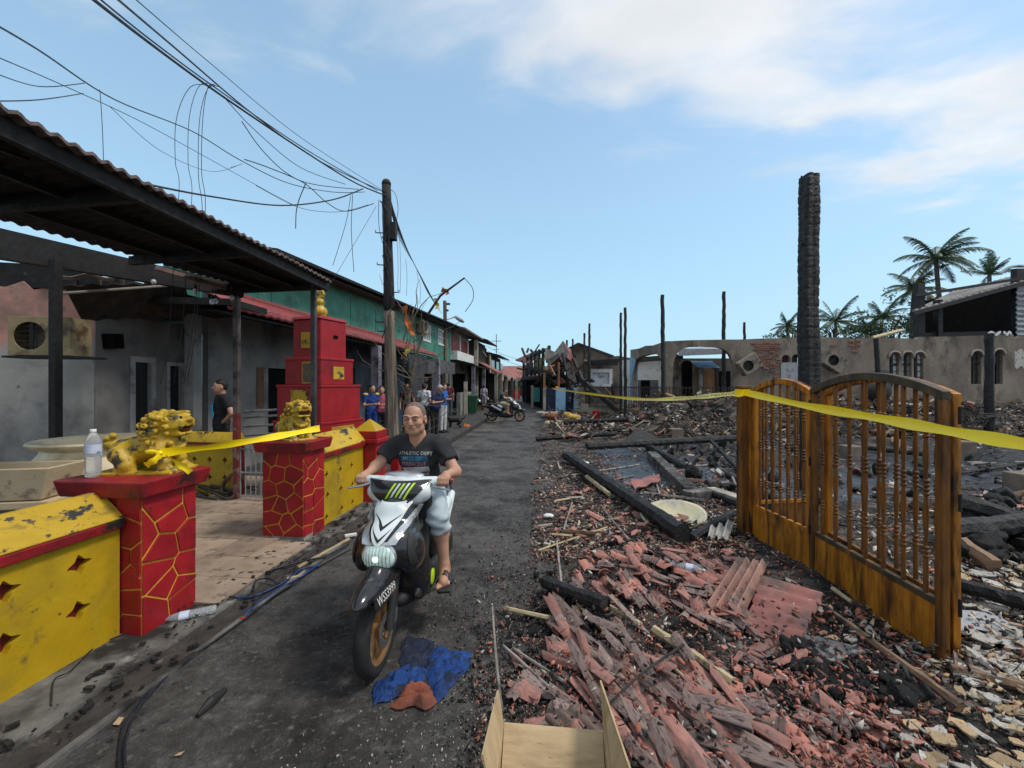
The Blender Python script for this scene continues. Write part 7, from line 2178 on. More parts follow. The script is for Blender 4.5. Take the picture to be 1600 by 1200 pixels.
blobthing('bottle_cap_scrap','small red scrap beside the dark hoses in the drain','scrap',[(G(380,966,.02),(.03,.012,.008))],'redplastic',.006)
ob('white_scrap',MB().box(G(548,836,.04),(.12,.05,.02),rz=.5),M['white'],label='white scrap of board on the drain edge behind the front wheel',cat='scrap')
rg=np.random.default_rng(31)
mm=MB()
for k in range(500):
 a_,b_=-2.26-.65*rg.random(),1.5+5*rg.random()
 if a_<-2.62 and not(2.95<b_<4.05):
  continue
 p=S(a_,b_,.03 if a_>-2.46 else .05)
 s_=.005+.022*rg.random()**2
 mm.box(p,(s_*2,s_,s_*.7),rz=rg.uniform(0,3))
ob('char_flakes',mm,M['char'],kind='stuff',label='black flakes of char on the concrete strip and drain',cat='debris')
gate=thing('folding_gate','orange varnished folding wooden gate with turned balusters and arched scorched tops standing in the rubble','gate',(2.62,3.4,0))
prof=[]
zc_=[0,.03,.03]
R0=.0122
prof=[(R0*1.05,0),(R0*1.05,.16)]
def ringset(z0,n,dz_=.022):
 out=[]
 for k in range(n):
  z=z0+k*dz_
  out+=[(R0*.85,z),(R0*1.45,z+dz_*.3),(R0*1.45,z+dz_*.6),(R0*.85,z+dz_*.9)]
 return out
prof+=ringset(.17,3)+[(R0*.75,.26),(R0*1.35,.38),(R0*.8,.47)]+ringset(.48,4)+[(R0*.75,.59),(R0*1.3,.68),(R0*.78,.76)]+ringset(.77,3)+[(R0*1.05,.85),(R0*1.1,1.0)]
bal=MB().lathe(prof,seg=8).mesh('baluster')
set_smooth(bal)
bal.set_sharp_from_angle(angle=R(35))
bal.materials.append(M['gatewood'])
bal_d=bal.copy()
bal_d.materials.clear()
bal_d.materials.append(M['gatedark'])
def leaf(A,B,zpan,zside,rise,nb,mats,label,zb=.0,double=False,panel_to=None,rail_mid=None):
 A,B=Vector((A[0],A[1],0)),Vector((B[0],B[1],0))
 d=(B-A)
 L_=d.length
 d.normalize()
 nrm=Vector((d.y,-d.x,0))
 def pt(u,v,t=0.0):
  return A+d*u+nrm*t+Vector((0,0,v))
 lf=ob('leaf',MB().box((0,0,0),(.001,.001,.001)),M['gatewood'],gate)
 lf.data=MB().hexa([pt(.0,zb,-.02),pt(.052,zb,-.02),pt(.052,zb,.02),pt(.0,zb,.02)],[pt(.0,zside,-.02),pt(.052,zside,-.02),pt(.052,zside,.02),pt(.0,zside,.02)]).mesh('leaf')
 lf.data.materials.append(M[mats[0]])
 if label:
  lf['label']=label
 def part(nm,m,mt,bev=.004):
  return ob(nm,m,M[mt],lf,world=False,bev=bev)
 m=MB().hexa([pt(L_-.052,zb,-.02),pt(L_,zb,-.02),pt(L_,zb,.02),pt(L_-.052,zb,.02)],[pt(L_-.052,zside,-.02),pt(L_,zside,-.02),pt(L_,zside,.02),pt(L_-.052,zside,.02)])
 part('stile',m,mats[1])
 m=MB().hexa([pt(.052,zb+.02,-.012),pt(L_-.052,zb+.02,-.012),pt(L_-.052,zb+.02,.012),pt(.052,zb+.02,.012)],[pt(.052,zpan,-.012),pt(L_-.052,zpan,-.012),pt(L_-.052,zpan,.012),pt(.052,zpan,.012)])
 part('panel',m,mats[2])
 m=MB().hexa([pt(.052,zpan,-.019),pt(L_-.052,zpan,-.019),pt(L_-.052,zpan,.019),pt(.052,zpan,.019)],[pt(.052,zpan+.04,-.019),pt(L_-.052,zpan+.04,-.019),pt(L_-.052,zpan+.04,.019),pt(.052,zpan+.04,.019)])
 part('rail',m,mats[3])
 n=18
 lo,vs,fs=[],[],[]
 for k in range(n+1):
  u=L_*k/n
  z=zside+rise*(1-(2*k/n-1)**2)
  for dz2,t in((-.0,-.024),(-.0,.024),(.055,.024),(.055,-.024)):
   vs.append(pt(u,z-.012+dz2,t))
 for k in range(n):
  for j in range(4):
   a,b_=k*4+j,k*4+(j+1)%4
   fs.append((a,b_,b_+4,a+4))
 fs+=[(3,2,1,0),(n*4,n*4+1,n*4+2,n*4+3)]
 part('arched_rail',MB().add(vs,fs),mats[4])
 for k in range(nb):
  u=.052+(L_-.104)*(k+.5)/nb
  zt2=zside+rise*(1-(2*u/L_-1)**2)-.012
  o=ob('baluster',bal if mats[5]=='gatewood' else bal_d,None,lf,world=False)
  q_=pt(u,zpan+.04)
  o.location=q_
  o.scale=(1,1,zt2-zpan-.04)
 if rail_mid:
  m=MB().hexa([pt(.052,rail_mid,-.015),pt(L_-.052,rail_mid,-.015),pt(L_-.052,rail_mid,.015),pt(.052,rail_mid,.015)],[pt(.052,rail_mid+.03,-.015),pt(L_-.052,rail_mid+.03,-.015),pt(L_-.052,rail_mid+.03,.015),pt(.052,rail_mid+.03,.015)])
  part('rail',m,mats[3])
 return lf
PA,PM_,PB=(2.585,4.38),(2.64,3.60),(2.515,2.37)
ob('post',MB().box((2.525,4.47,.84),(.10,.10,1.64),rz=R(3)),M['gatedark'],gate,bev=.006)
ob('post_cap',MB().box((2.525,4.47,1.665),(.115,.115,.03),rz=R(3)),M['gatedark'],gate,bev=.006)
ob('post_batten',MB().box((2.565,4.40,.82),(.03,.03,1.56),rz=R(3)),M['gatewood'],gate,bev=.004)
leaf(PA,PM_,.38,1.60,.11,7,('gatewood','gatewood','gatewood','gatewood','gatewood','gatedark'),None)
leaf(PM_,PB,.39,1.615,.125,7,('gatedark','gatedark','gatewood','gatechar','gatechar','gatedark'),'leaf with blackened arched top and end stile')
leaf((PM_[0]+.10,PM_[1]-.03),(PB[0]+.085,PB[1]+.02),.39,1.60,.125,7,('gatewood','gatewood','gatewood','gatedark','gatewood','gatedark'),None)
leaf((2.66,4.50),(3.40,4.60),.38,1.60,.11,6,('gatedark','gatedark','gatedark','gatewood','gatedark','gatedark'),None)
for z in(.42,1.02,1.52):
 ob('hinge',MB().tube([(PB[0]+.045,PB[1]-.03,z-.05),(PB[0]+.045,PB[1]-.03,z+.05)],.009,8),M['black_metal'],gate)
 ob('hinge',MB().tube([(PM_[0]-.025,PM_[1],z-.04),(PM_[0]-.025,PM_[1],z+.04)],.008,8),M['black_metal'],gate)
tpr=thing('warning_tape','long yellow warning tape from the navy gate past the folding gate','tape',(2.4,4.4,1.5))
tA=P(862,607,24)
tB=P(1163,613,4.36)
pts=[tA]
for px,py,Yd in((905,613,16.5),(960,620,11.2),(1010,624,8.6),(1070,622,6.5),(1120,617.5,5.2)):
 pts.append(P(px,py,Yd))
pts.append(tB)
ob('strip',ribbon(pts,.075,.12,8,tilt=-.35),M['tape'],tpr,smooth=True)
q_=[tB,P(1260,634,3.42),P(1365,652,2.74),P(1475,672,2.24),P(1600,694,1.86),P(1760,722,1.56)]
ob('strip',ribbon(q_,.07,.10,8,tilt=-.35),M['tape'],tpr,smooth=True)
ob('wrap',ribbon([P(1148,614,4.36),P(1158,614,4.34),P(1172,612,4.36)],.085,0,4),M['tape'],tpr,smooth=True)
for k in range(1):
 V,F=text_mesh('POLIS DILARANG MELINTAS',.034)
 a_,b_=P(1050,623,7.0),P(1158,613.5,4.40)
 u_=(b_-a_)
 L_=u_.length
 u_.normalize()
 nrm=Vector((0,0,1)).cross(u_).normalized()
 up_=Vector((0,0,1))
 w_=max(V[:,0])-min(V[:,0])
 mp_=[]
 for v in V:
  t=(v[0]-min(V[:,0]))/w_
  c_=P(1062+92*t,0,1)
 me_v=[]
 crv=spline(pts,12)
 seg_=[p for p in crv if p.y<7.2]
 ll=[0]
 for i in range(1,len(seg_)):
  ll.append(ll[-1]+(seg_[i]-seg_[i-1]).length)
 tot=ll[-1]
 for v in V:
  t=(v[0]-min(V[:,0]))/w_*tot*.9+tot*.05
  i=max(0,min(len(seg_)-2,int(np.searchsorted(ll,t))-1))
  f_=(t-ll[i])/max(1e-6,ll[i+1]-ll[i])
  p=seg_[i].lerp(seg_[i+1],f_)
  d_=(seg_[i+1]-seg_[i]).normalized()
  s_=d_.cross(Vector((0,0,1))).normalized()
  if s_.x>0:
   s_=-s_
  me_v.append(p+Vector((0,0,v[1]))+s_*.010)
 ob('lettering',(me_v,F),M['ink'],tpr)
M['gloss_black']=pm('gloss black panel',[(.012,.012,.014),(.02,.02,.022)],4,.18,.05,40,coat=.6,rvar=.08,stain=((.06,.055,.05),9,.33,.05))
M['matt_black']=pm('matt black plastic',[(.015,.015,.016),(.03,.03,.03)],8,.55,.15,60)
M['pearl']=pm('pearl white panel',[(.60,.66,.66),(.70,.75,.75)],3,.22,.05,40,coat=.5,rvar=.08,stain=((.4,.42,.42),5,.36,.1))
M['tyre']=pm('tyre rubber',[(.012,.012,.012),(.028,.027,.026)],9,.75,.3,70)
M['goldrim']=pm('gold cast wheel',[(.36,.20,.085),(.48,.28,.13)],5,.38,.1,40,metal=.6)
M['steel']=pm('worn steel',[(.30,.30,.30),(.45,.45,.45)],7,.35,.1,metal=.9)
M['lens']=pm('headlamp lens',[(.20,.30,.26),(.60,.76,.70)],22,.10,.3,26,coat=.8,rvar=.05,emit=((.75,1.0,.88),.10))
M['bulb_lit']=pm('lit lamp',[(.8,.9,.85)],5,.2,0,emit=((.85,1,.92),.5))
M['chrome']=pm('silver lamp bowl',[(.42,.43,.44),(.62,.63,.64)],10,.2,.2,30,metal=.7)
M['decal_green']=pm('acid green decal',[(.42,.62,.02),(.5,.72,.04)],5,.4,0)
M['skin']=pm('tanned skin',[(.42,.225,.145),(.50,.28,.19)],9,.5,.12,70,spec=.35,stain=((.36,.15,.10),4,.36,.1))
M['tee']=pm('faded black cotton',[(.018,.018,.02),(.032,.032,.035)],5,.9,.4,120,.004)
M['shorts']=pm('pale blue grey cotton',[(.34,.40,.43),(.45,.52,.55)],5,.9,.4,110,.004)
M['hair']=pm('black hair',[(.008,.007,.007),(.02,.018,.017)],30,.6,.5,120)
M['stubble']=pm('grey cropped hair',[(.10,.078,.068),(.19,.145,.12)],60,.8,.4,160)
sc_=thing('motor_scooter','black and white motor scooter with gold wheels ridden towards the camera','scooter',(-.80,2.43,0),R(-5))
def sp(nm,m,mt,smooth=True,parent=None,bev=0,angle=40):
 return ob(nm,m,M[mt],parent or sc_,world=False,smooth=smooth,bev=bev,angle=angle if smooth else None)
def wheel(y,steer=0.0):
 b=MB()
 RM=Matrix.Rotation(R(90),3,'Y')
 b.lathe([(.185,-.040),(.215,-.046),(.236,-.036),(.249,-.014),(.251,0),(.249,.014),(.236,.036),(.215,.046),(.185,.040),(.18,0),(.185,-.04)],(0,y,.25),40,cap=False,M=RM)
 t=sp('tyre',b,'tyre')
 b=MB()
 b.lathe([(.19,-.036),(.193,-.03),(.178,-.02),(.172,0),(.178,.02),(.193,.03),(.19,.036),(.165,.03),(.158,0),(.165,-.03),(.19,-.036)],(0,y,.25),36,cap=False,M=RM)
 for k in range(5):
  a=2*math.pi*k/5+.3
  for da in(-.16,.16):
   b.bar((0,y+.035*math.cos(a),.25+.035*math.sin(a)),(0,y+.168*math.cos(a+da),.25+.168*math.sin(a+da)),.03,.022)
 b.lathe([(.045,-.035),(.045,.035)],(0,y,.25),16,M=RM)
 sp('rim',b,'goldrim',parent=t)
 b=MB()
 b.lathe([(.10,-.003),(.10,.003),(.06,.003),(.06,-.003),(.10,-.003)],(.055,y,.25),28,cap=False,M=RM)
 b.lathe([(.014,-.07),(.014,.085)],(0,y,.25),10,M=RM)
 sp('brake_disc',b,'steel',parent=t)
wheel(0)
wheel(1.26)
for s in(-1,1):
 sp('fork',MB().tube([(.072*s,.0,.25),(.072*s,.07,.45),(.07*s,.17,.68)],[.026,.03,.03],10),'matt_black')
sp('brake_caliper',Blob(.01).box((.075,.06,.30),(.02,.03,.045),.01).mesh(.01),'steel')
b=Blob(.02)
b.ell((0,-.02,.495),(.090,.27,.105))
b.ell((0,.1,.54),(.095,.2,.12))
b.cyl((-.2,0,.25),(.2,0,.25),.268,neg=True,k=.01)
b.box((0,0,.3),(.06,.4,.2),.02,neg=True,k=.01)
FV,FF=b.mesh(.009)
sp('mudguard',(FV,FF),'gloss_black')
bvh_f=BVHTree.FromPolygons([Vector(p) for p in FV],[tuple(int(i) for i in q) for q in FF])
def project(V,F,place,direc,bvh,off):
 out=[]
 for v in V:
  o=Vector(place(v))
  h,n,i,d=bvh.ray_cast(o,Vector(direc))
  out.append((h-Vector(direc)*off) if h is not None else o+Vector(direc)*.3)
 return out,F
V,F=text_mesh('WSS3999',.07)
for s in(1,):
 ca,sa=math.cos(-.06),math.sin(-.06)
 pl=lambda u,v,o,s=s:(s*(.090-.25*v+o),-.075+(u*ca-v*sa)*s,.500+(u*sa*s+v*ca))
 q4=((-.16,-.036),(.16,-.036),(.16,.036),(-.16,.036))
 st_=sp('plate_strip',MB().hexa([pl(u,v,-.004) for u,v in q4],[pl(u,v,0) for u,v in q4]),'gloss_black',smooth=False,bev=.003)
 sp('plate_lettering',([pl(v[0]*.92,v[1],.0015) for v in V],F),'white',smooth=False,parent=st_)
b=Blob(.05)
b.ell((0,.17,.68),(.205,.17,.16))
b.ell((0,.28,.80),(.16,.115,.155))
b.cap((0,.31,.90),(0,.36,.93),.05,.05)
for s in(-1,1):
 b.ell((.15*s,.22,.62),(.07,.15,.12))
 b.ell((.13*s,.38,.42),(.085,.07,.19))
b.ell((0,.36,.45),(.12,.07,.2))
b.box((0,-.02,.44),(.085,.22,.16),.05,neg=True,k=.04)
AV,AF=b.mesh(.012)
sp('apron',(AV,AF),'gloss_black')
bvh_a=BVHTree.FromPolygons([Vector(p) for p in AV],[tuple(int(i) for i in q) for q in AF])
def drape(nm,fn,nu,nv,mt,off,parent=None):
 """a thin panel lying on the apron: fn(s, t) -> (x, z)"""
 vs=[]
 for j in range(nv+1):
  for i in range(nu+1):
   x,z=fn(i/nu,j/nv)
   h,n,k,d=bvh_a.ray_cast(Vector((x,-1,z)),Vector((0,1,0)))
   vs.append(((h if h is not None else Vector((x,.3,z)))-Vector((0,off,0)))[:])
 w=nu+1
 fs=[(j*w+i,j*w+i+1,(j+1)*w+i+1,(j+1)*w+i) for j in range(nv) for i in range(nu)]
 n=len(vs)
 rim=list(range(nu))+[j*w+nu for j in range(nv)]+[nv*w+i for i in range(nu,0,-1)]+[j*w for j in range(nv,0,-1)]
 vs+=[(x,y+off+.006,z) for x,y,z in vs]
 fs+=[(rim[(k+1)%len(rim)],rim[k],rim[k]+n,rim[(k+1)%len(rim)]+n) for k in range(len(rim))]
 return ob(nm,(vs,fs),M[mt],parent or sc_,world=False,smooth=True,angle=50)
hw=lambda t:.118*(1-t)**.7+.008
vp=drape('vee_panel',lambda s,t:((2*s-1)*hw(t),.935-.20*t),18,20,'pearl',.016)
for z0 in(.86,.805):
 for s in(-1,1):
  drape('chevron',lambda u,t,s=s,z0=z0:(s*.088*u*(1 if z0>.83 else .72),z0-.035+.05*u-.017*t*(1.05-u)),10,3,'ink',.0185,vp)
for s in(-1,1):
 drape('side_lamp',lambda u,t,s=s:(s*(.062+.10*t+(2*u-1)*(.030-.016*t)+.012),.74+.165*t),8,14,'chrome',.014)
 drape('wing_panel',lambda u,t,s=s:(s*(.150+.03*u+.03*(1-t)),.60+.2*t),4,10,'matt_black',.008)
b=Blob(.01).ell((0,.055,.672),(.120,.07,.100))
sp('lamp_bezel',b.mesh(.01),'chrome')
sp('lamp_bulb',Blob(.01).ell((.0,-.026,.668),(.024,.012,.02)).mesh(.006),'bulb_lit')
b=Blob(.01).ell((0,.032,.665),(.104,.062,.084))
sp('headlamp',b.mesh(.008),'lens')
b=MB()
for k in range(9):
 x_=-.08+.02*k
 b.tube([(x_,.032-.062*math.sqrt(max(0,1-(x_/.104)**2-(z_/.084)**2))-.001,.665+z_) for z_ in np.linspace(-.8,.8,9)*.084*math.sqrt(1-(x_/.104)**2)],.0028,4)
sp('lens_ribs',b,'chrome',smooth=False)
b=Blob(.03)
b.ell((0,.37,.965),(.225,.10,.105),rotm(R(8),0,0))
for s in(-1,1):
 b.cap((.1*s,.40,1.01),(.235*s,.43,1.03),.055,.032)
CV,CF=b.mesh(.01)
sp('cowl',(CV,CF),'pearl')
bvh_c=BVHTree.FromPolygons([Vector(p) for p in CV],[tuple(int(i) for i in q) for q in CF])
bvh_a_keep=bvh_a
bvh_a=bvh_c
vs_=drape('visor',lambda s,t:((2*s-1)*(.190*(1-t)**.7+.03),1.047-.165*t+.006*math.cos((2*s-1)*1.5)),22,8,'gloss_black',.010)
for k in range(5):
 drape('green_stroke',lambda s,t,k=k:(-.065+.03*k+.015*s+.06*(1-t),1.04-.10*t),2,5,'decal_green' if k%2==0 else 'pearl',.0125,vs_)
bvh_a=bvh_a_keep
b=Blob(.02).ell((0,.46,1.055),(.15,.07,.032))
sp('dash',b.mesh(.012),'chrome')
sp('handlebar',MB().tube([(-.34,.44,1.02),(-.2,.43,1.03),(.2,.43,1.03),(.34,.44,1.02)],.016,10),'matt_black')
for s in(-1,1):
 sp('grip',MB().tube([(.235*s,.433,1.026),(.345*s,.44,1.019)],.0185,12),'matt_black')
 sp('brake_lever',MB().tube([(.20*s,.40,1.02),(.25*s,.36,1.005),(.36*s,.345,.985)],[.011,.009,.006],8),'steel')
b=Blob(.04)
b.box((0,.44,.62),(.19,.025,.30),.02,rotm(R(-14),0,0))
b.box((0,.66,.285),(.17,.26,.035),.03)
b.ell((0,.62,.26),(.15,.36,.10))
for s in(-1,1):
 b.ell((.14*s,.60,.30),(.05,.32,.085))
sp('leg_shield',b.mesh(.014),'matt_black')
b=Blob(.05)
b.ell((0,1.05,.56),(.17,.38,.17))
b.ell((0,1.35,.68),(.12,.32,.09))
b.box((0,.86,.52),(.14,.09,.2),.05)
sp('rear_body',b.mesh(.016),'gloss_black')
for s in(-1,1):
 b=Blob(.03)
 b.cap((.155*s,.86,.52),(.15*s,1.25,.72),.05,.035)
 b.cap((.17*s,.80,.66),(.175*s,.96,.73),.05,.05)
 sp('side_panel',b.mesh(.012),'pearl')
 sp('side_decal',Blob(.01).ell((.192*s,.50,.335),(.012,.06,.055),rotm(R(35),0,0)).mesh(.008),'decal_green')
b=Blob(.04).ell((0,.98,.745),(.14,.26,.055)).ell((0,1.3,.79),(.12,.2,.05))
sp('seat',b.mesh(.014),'matt_black')
sp('exhaust',MB().tube([(-.12,1.0,.25),(-.15,1.2,.27),(-.16,1.6,.36)],[.03,.055,.06],12),'matt_black')
sp('engine',Blob(.03).box((.05,1.1,.3),(.11,.2,.09),.04).mesh(.02),'matt_black')
sp('kick_stand',MB().tube([(.12,.85,.22),(.17,.98,.12)],.012,6),'steel')
sp('tail_lamp',Blob(.01).ell((0,1.66,.74),(.08,.03,.03)).mesh(.012),'redplastic')
def hand_on_bar(b,wr,s):
 """five fingers closed round the grip; s = side"""
 wr=np.array(wr)
 g0=np.array((.292*s,.437,1.0225))
 palm=g0+np.array((0,.012,.027))
 b.cap(wr,palm,.027,.030,k=.015)
 b.box(palm,(.042,.030,.014),.012,k=.012)
 for k in range(4):
  x=g0[0]+(-.033+.021*k)*s
  L_=(.95,1.05,1.0,.85)[k]
  p=[(x,.437+.012,1.0225+.034),(x,.437-.026*L_,1.0225+.026),(x,.437-.034*L_,1.0225-.004),(x,.437-.014,1.0225-.027)]
  b.chain(p,[.0105,.0102,.0098,.0085],k=.004)
 b.chain([wr*.4+palm*.6+np.array((-.028*s,0,-.004)),(g0[0]-.052*s,.437+.02,1.004),(g0[0]-.044*s,.437-.012,.998)],[.013,.0115,.0095],k=.006)
rider=thing('person','balding man in black printed shirt and pale shorts riding the near scooter','person',(-.80,2.43,0),R(-5))
SH={s:(.185*s,.79,1.225) for s in(-1,1)}
EL={-1:(-.30,.66,1.065),1:(.315,.68,1.04)}
WR={s:(.287*s,.50,1.055) for s in(-1,1)}
HIP={s:(.095*s,.86,.83) for s in(-1,1)}
KN={-1:(-.20,.52,.76),1:(.225,.50,.765)}
AN={-1:(-.19,.55,.40),1:(.265,.55,.40)}
HC=np.array((-.005,.70,1.432))
hr=rotm(R(4),0,R(1))
def hp(x,y,z):
 return HC+hr @ np.array((x,y,z))
b=Blob(.02)
b.ell(hp(0,.012,.035),(.079,.099,.092),hr)
b.ell(hp(0,-.016,-.03),(.063,.074,.085),hr)
b.ell(hp(0,-.045,-.085),(.042,.036,.030),hr)
for s in(-1,1):
 b.ell(hp(.045*s,-.052,-.02),(.026,.024,.022),hr,k=.02)
 b.ell(hp(.051*s,-.005,-.065),(.02,.04,.032),hr)
 b.ell(hp(.034*s,-.098,.013),(.021,.014,.011),hr,k=.010,neg=True)
 b.ell(hp(.034*s,-.0835,.012),(.0145,.012,.0105),hr,k=.003)
 b.cap(hp(.016*s,-.091,.031),hp(.055*s,-.077,.032),.009,.008,k=.01)
 b.ell(hp(.082*s,.012,-.005),(.010,.021,.033),hr,k=.006)
 b.ell(hp(.087*s,.005,-.003),(.006,.011,.018),hr,k=.004,neg=True)
b.chain([hp(0,-.088,.02),hp(0,-.104,-.008),hp(0,-.108,-.022)],[.010,.012,.0145],k=.012)
for s in(-1,1):
 b.ell(hp(.014*s,-.096,-.024),(.010,.011,.009),hr,k=.006)
 b.cap(hp(.026*s,-.089,-.03),hp(.037*s,-.074,-.058),.002,.002,k=.012,neg=True)
b.cap(hp(-.022,-.082,-.0505),hp(.022,-.082,-.0505),.006,k=.006)
b.cap(hp(-.018,-.079,-.061),hp(.018,-.079,-.061),.0075,k=.006)
b.cap(hp(-.024,-.089,-.0555),hp(.024,-.089,-.0555),.0022,k=.004,neg=True)
b.cap(hp(0,.02,-.06),(0,.775,1.22),.055,.062,k=.03)
head=b.mesh(.0042)
b=Blob(.03)
b.cap((0,.79,1.30),(0,.80,1.2),.058,.075)
b.ell((0,.80,1.13),(.155,.09,.14))
b.ell((0,.85,.93),(.145,.10,.13))
for s in(-1,1):
 b.cap(SH[s],EL[s],.048,.041)
 b.cap(EL[s],WR[s],.041,.026)
 b.cap((.09*s,.80,1.22),SH[s],.06,.05)
 hand_on_bar(b,WR[s],s)
 b.cap(HIP[s],KN[s],.085,.062)
 b.ell((KN[s][0],KN[s][1]+.01,KN[s][2]),(.058,.058,.06))
 a=np.array(AN[s])
 k_=np.array(KN[s])
 b.cap(k_,k_*.62+a*.38+np.array((0,.03,0)),.056,.056)
 b.cap(k_*.62+a*.38+np.array((0,.03,0)),a,.054,.034)
 b.cap(a,a+np.array((0,.025,-.045)),.034,.034)
 f_=a+np.array((.03*s,-.15,-.055))
 b.cap(a+np.array((0,.02,-.05)),f_,.034,.032)
 for q in range(5):
  t0=f_+np.array(((-.03+.015*q)*s,.012*q-.01,-.012))
  b.cap(t0,t0+np.array((.004*s,-.042+.004*q,-.004)),(.014,.0105,.0105,.010,.010)[q],k=.004)
body=b.mesh(.007)
ob('body',join(head,body),M['skin'],rider,world=False,smooth=True)
lipm=pm('lips',[(.26,.11,.085),(.32,.14,.11)],30,.5,.1)
for z_,r_ in((-.0515,.0034),(-.0598,.0042)):
 ob('lip',MB().tube([hp(x_,-.0905+abs(x_)*.28,z_-abs(x_)*(.10 if z_>-.055 else-.12)) for x_ in(-.023,-.012,0,.012,.023)],[.001,r_*.9,r_,r_*.9,.001],6),lipm,rider,world=False,smooth=True)
b=Blob(.01)
b.ell(hp(0,.016,.037),(.0803,.1006,.0932),hr)
def hairline(D,X,Y,Z):
 Q=[X-HC[0],Y-HC[1],Z-HC[2]]
 x=hr[0][0]*Q[0]+hr[1][0]*Q[1]+hr[2][0]*Q[2]
 y=hr[0][1]*Q[0]+hr[1][1]*Q[1]+hr[2][1]*Q[2]
 z=hr[0][2]*Q[0]+hr[1][2]*Q[1]+hr[2][2]*Q[2]
 cut=np.maximum(-(y+.050-1.6*np.maximum(.092-z,0)*(np.abs(x)<.055)-.15*np.abs(x)),-(z-.0+.35*y))
 return np.maximum(D,cut)
ob('hair',b.mesh(.005,hairline),M['stubble'],rider,world=False,smooth=True)
for s in(-1,1):
 m=MB().tube([hp(.016*s,-.1015,.030),hp(.036*s,-.098,.035),hp(.056*s,-.084,.030)],[.003,.0042,.002],6)
 ob('eyebrow',m,M['hair'],rider,world=False)
 m=MB().tube([hp(.024*s,-.0955,.010),hp(.034*s,-.097,.0115),hp(.044*s,-.0935,.0095)],[.0016,.0034,.0014],6)
 ob('eye',m,M['hair'],rider,world=False)
b=Blob(.035)
b.ell((0,.80,1.135),(.172,.114,.155))
b.ell((0,.84,.95),(.168,.124,.17))
b.cap((0,.80,1.24),(0,.795,1.29),.09,.072)
for s in(-1,1):
 b.cap((.07*s,.80,1.235),SH[s],.075,.066)
 e=np.array(SH[s])*.38+np.array(EL[s])*.62
 b.cyl(np.array(SH[s])+np.array((0,0,.0)),e,.068,.073,k=.03,rnd=0)
def neckline(D,X,Y,Z):
 D=D+.005*np.sin(X*42+Z*38+2*np.sin(Z*22))*np.clip((np.abs(X)-.06)*9,0.15,1)+.004*np.sin(X*28-Z*60+Y*30)
 front=(Y<.80)
 vee=np.maximum(np.abs(X+.003)-(Z-1.205)*.72,Y-.80)
 D=np.maximum(D,-np.where(Z>1.2,vee,1.0))
 ring=np.sqrt(X**2+(Y-.79)**2)-.062
 D=np.maximum(D,-np.where(Z>1.275,ring,1.0))
 return np.maximum(D,.82-Z)
SV,SF=b.mesh(.007,neckline)
shirt=ob('shirt',(SV,SF),M['tee'],rider,world=False,smooth=True)
bvh_s=BVHTree.FromPolygons([Vector(p) for p in SV],[tuple(int(i) for i in q) for q in SF])
pr={'w':pm('white shirt print',[(.50,.50,.50)],40,.9,0,stain=((.05,.05,.05),60,.38,.06)),'b':pm('blue shirt print',[(.02,.10,.17),(.03,.13,.21)],20,.9,0,stain=((.02,.02,.025),30,.42,.1)),'p':pm('pink shirt print',[(.45,.30,.33)],40,.9,0,stain=((.06,.03,.04),60,.36,.06)),'g':pm('pale shirt print',[(.40,.38,.39),(.52,.5,.51)],20,.9,0,stain=((.1,.1,.1),25,.34,.05)),'m':pm('maroon shirt print',[(.06,.02,.035)],20,.9,0)}
def shirt_print(V,F,x0,z0,mt,bow=0.0,nm='print',off=.0025):
 o=project(V,F,lambda v:(x0+v[0],.2,z0+v[1]-bow*v[0]**2),(0,1,0),bvh_s,off)
 return ob(nm,o,mt,shirt,world=False)
def band(w_,h_,n=24,slant=0.0):
 vs=[((i/n-.5)*w_,(j/4-.5)*h_+slant*(i/n-.5),0) for j in range(5) for i in range(n+1)]
 return np.array(vs),[(j*(n+1)+i,j*(n+1)+i+1,(j+1)*(n+1)+i+1,(j+1)*(n+1)+i) for j in range(4) for i in range(n)]
V,F=text_mesh('ATHLETIC DEPT',.036)
shirt_print(V*np.array((1.02,1,1)),F,-.002,1.172,pr['w'],.35)
shirt_print(*band(.215,.040),-.01,1.132,pr['b'],.3)
V,F=text_mesh('EST',.03)
shirt_print(V,F,-.075,1.132,pr['g'],.3,off=.0042)
shirt_print(*band(.20,.045,slant=.012),-.005,1.09,pr['m'],.2)
V,F=text_mesh('POUEACENT',.041)
shirt_print(V*np.array((.80,1,1)),F,-.012,1.09,pr['p'],.2,off=.0042)
shirt_print(*band(.215,.042,slant=.012),-.005,1.045,pr['g'],.3)
V,F=text_mesh('DE LINE',.03)
shirt_print(V,F,.045,1.008,pr['w'],.3)
b=Blob(.035)
b.ell((0,.87,.83),(.165,.13,.095))
for s in(-1,1):
 k_=np.array(KN[s])+np.array((0,.0,.0))
 b.cap(HIP[s],k_+np.array((0,.0,.005)),.102,.078)
 a=np.array(AN[s])
 b.cyl(k_,k_*.70+a*.30+np.array((0,.018,0)),.078,.074,k=.03)
 hem=k_*.70+a*.30+np.array((0,.018,.012))
 b.cyl(hem+np.array((0,0,.016)),hem-np.array((0,0,.016)),.079,k=.006)
ob('shorts',b.mesh(.009,lambda D,X,Y,Z:D+.004*np.sin(Z*85+X*30)+.003*np.sin(Y*60-Z*30)),M['shorts'],rider,world=False,smooth=True)
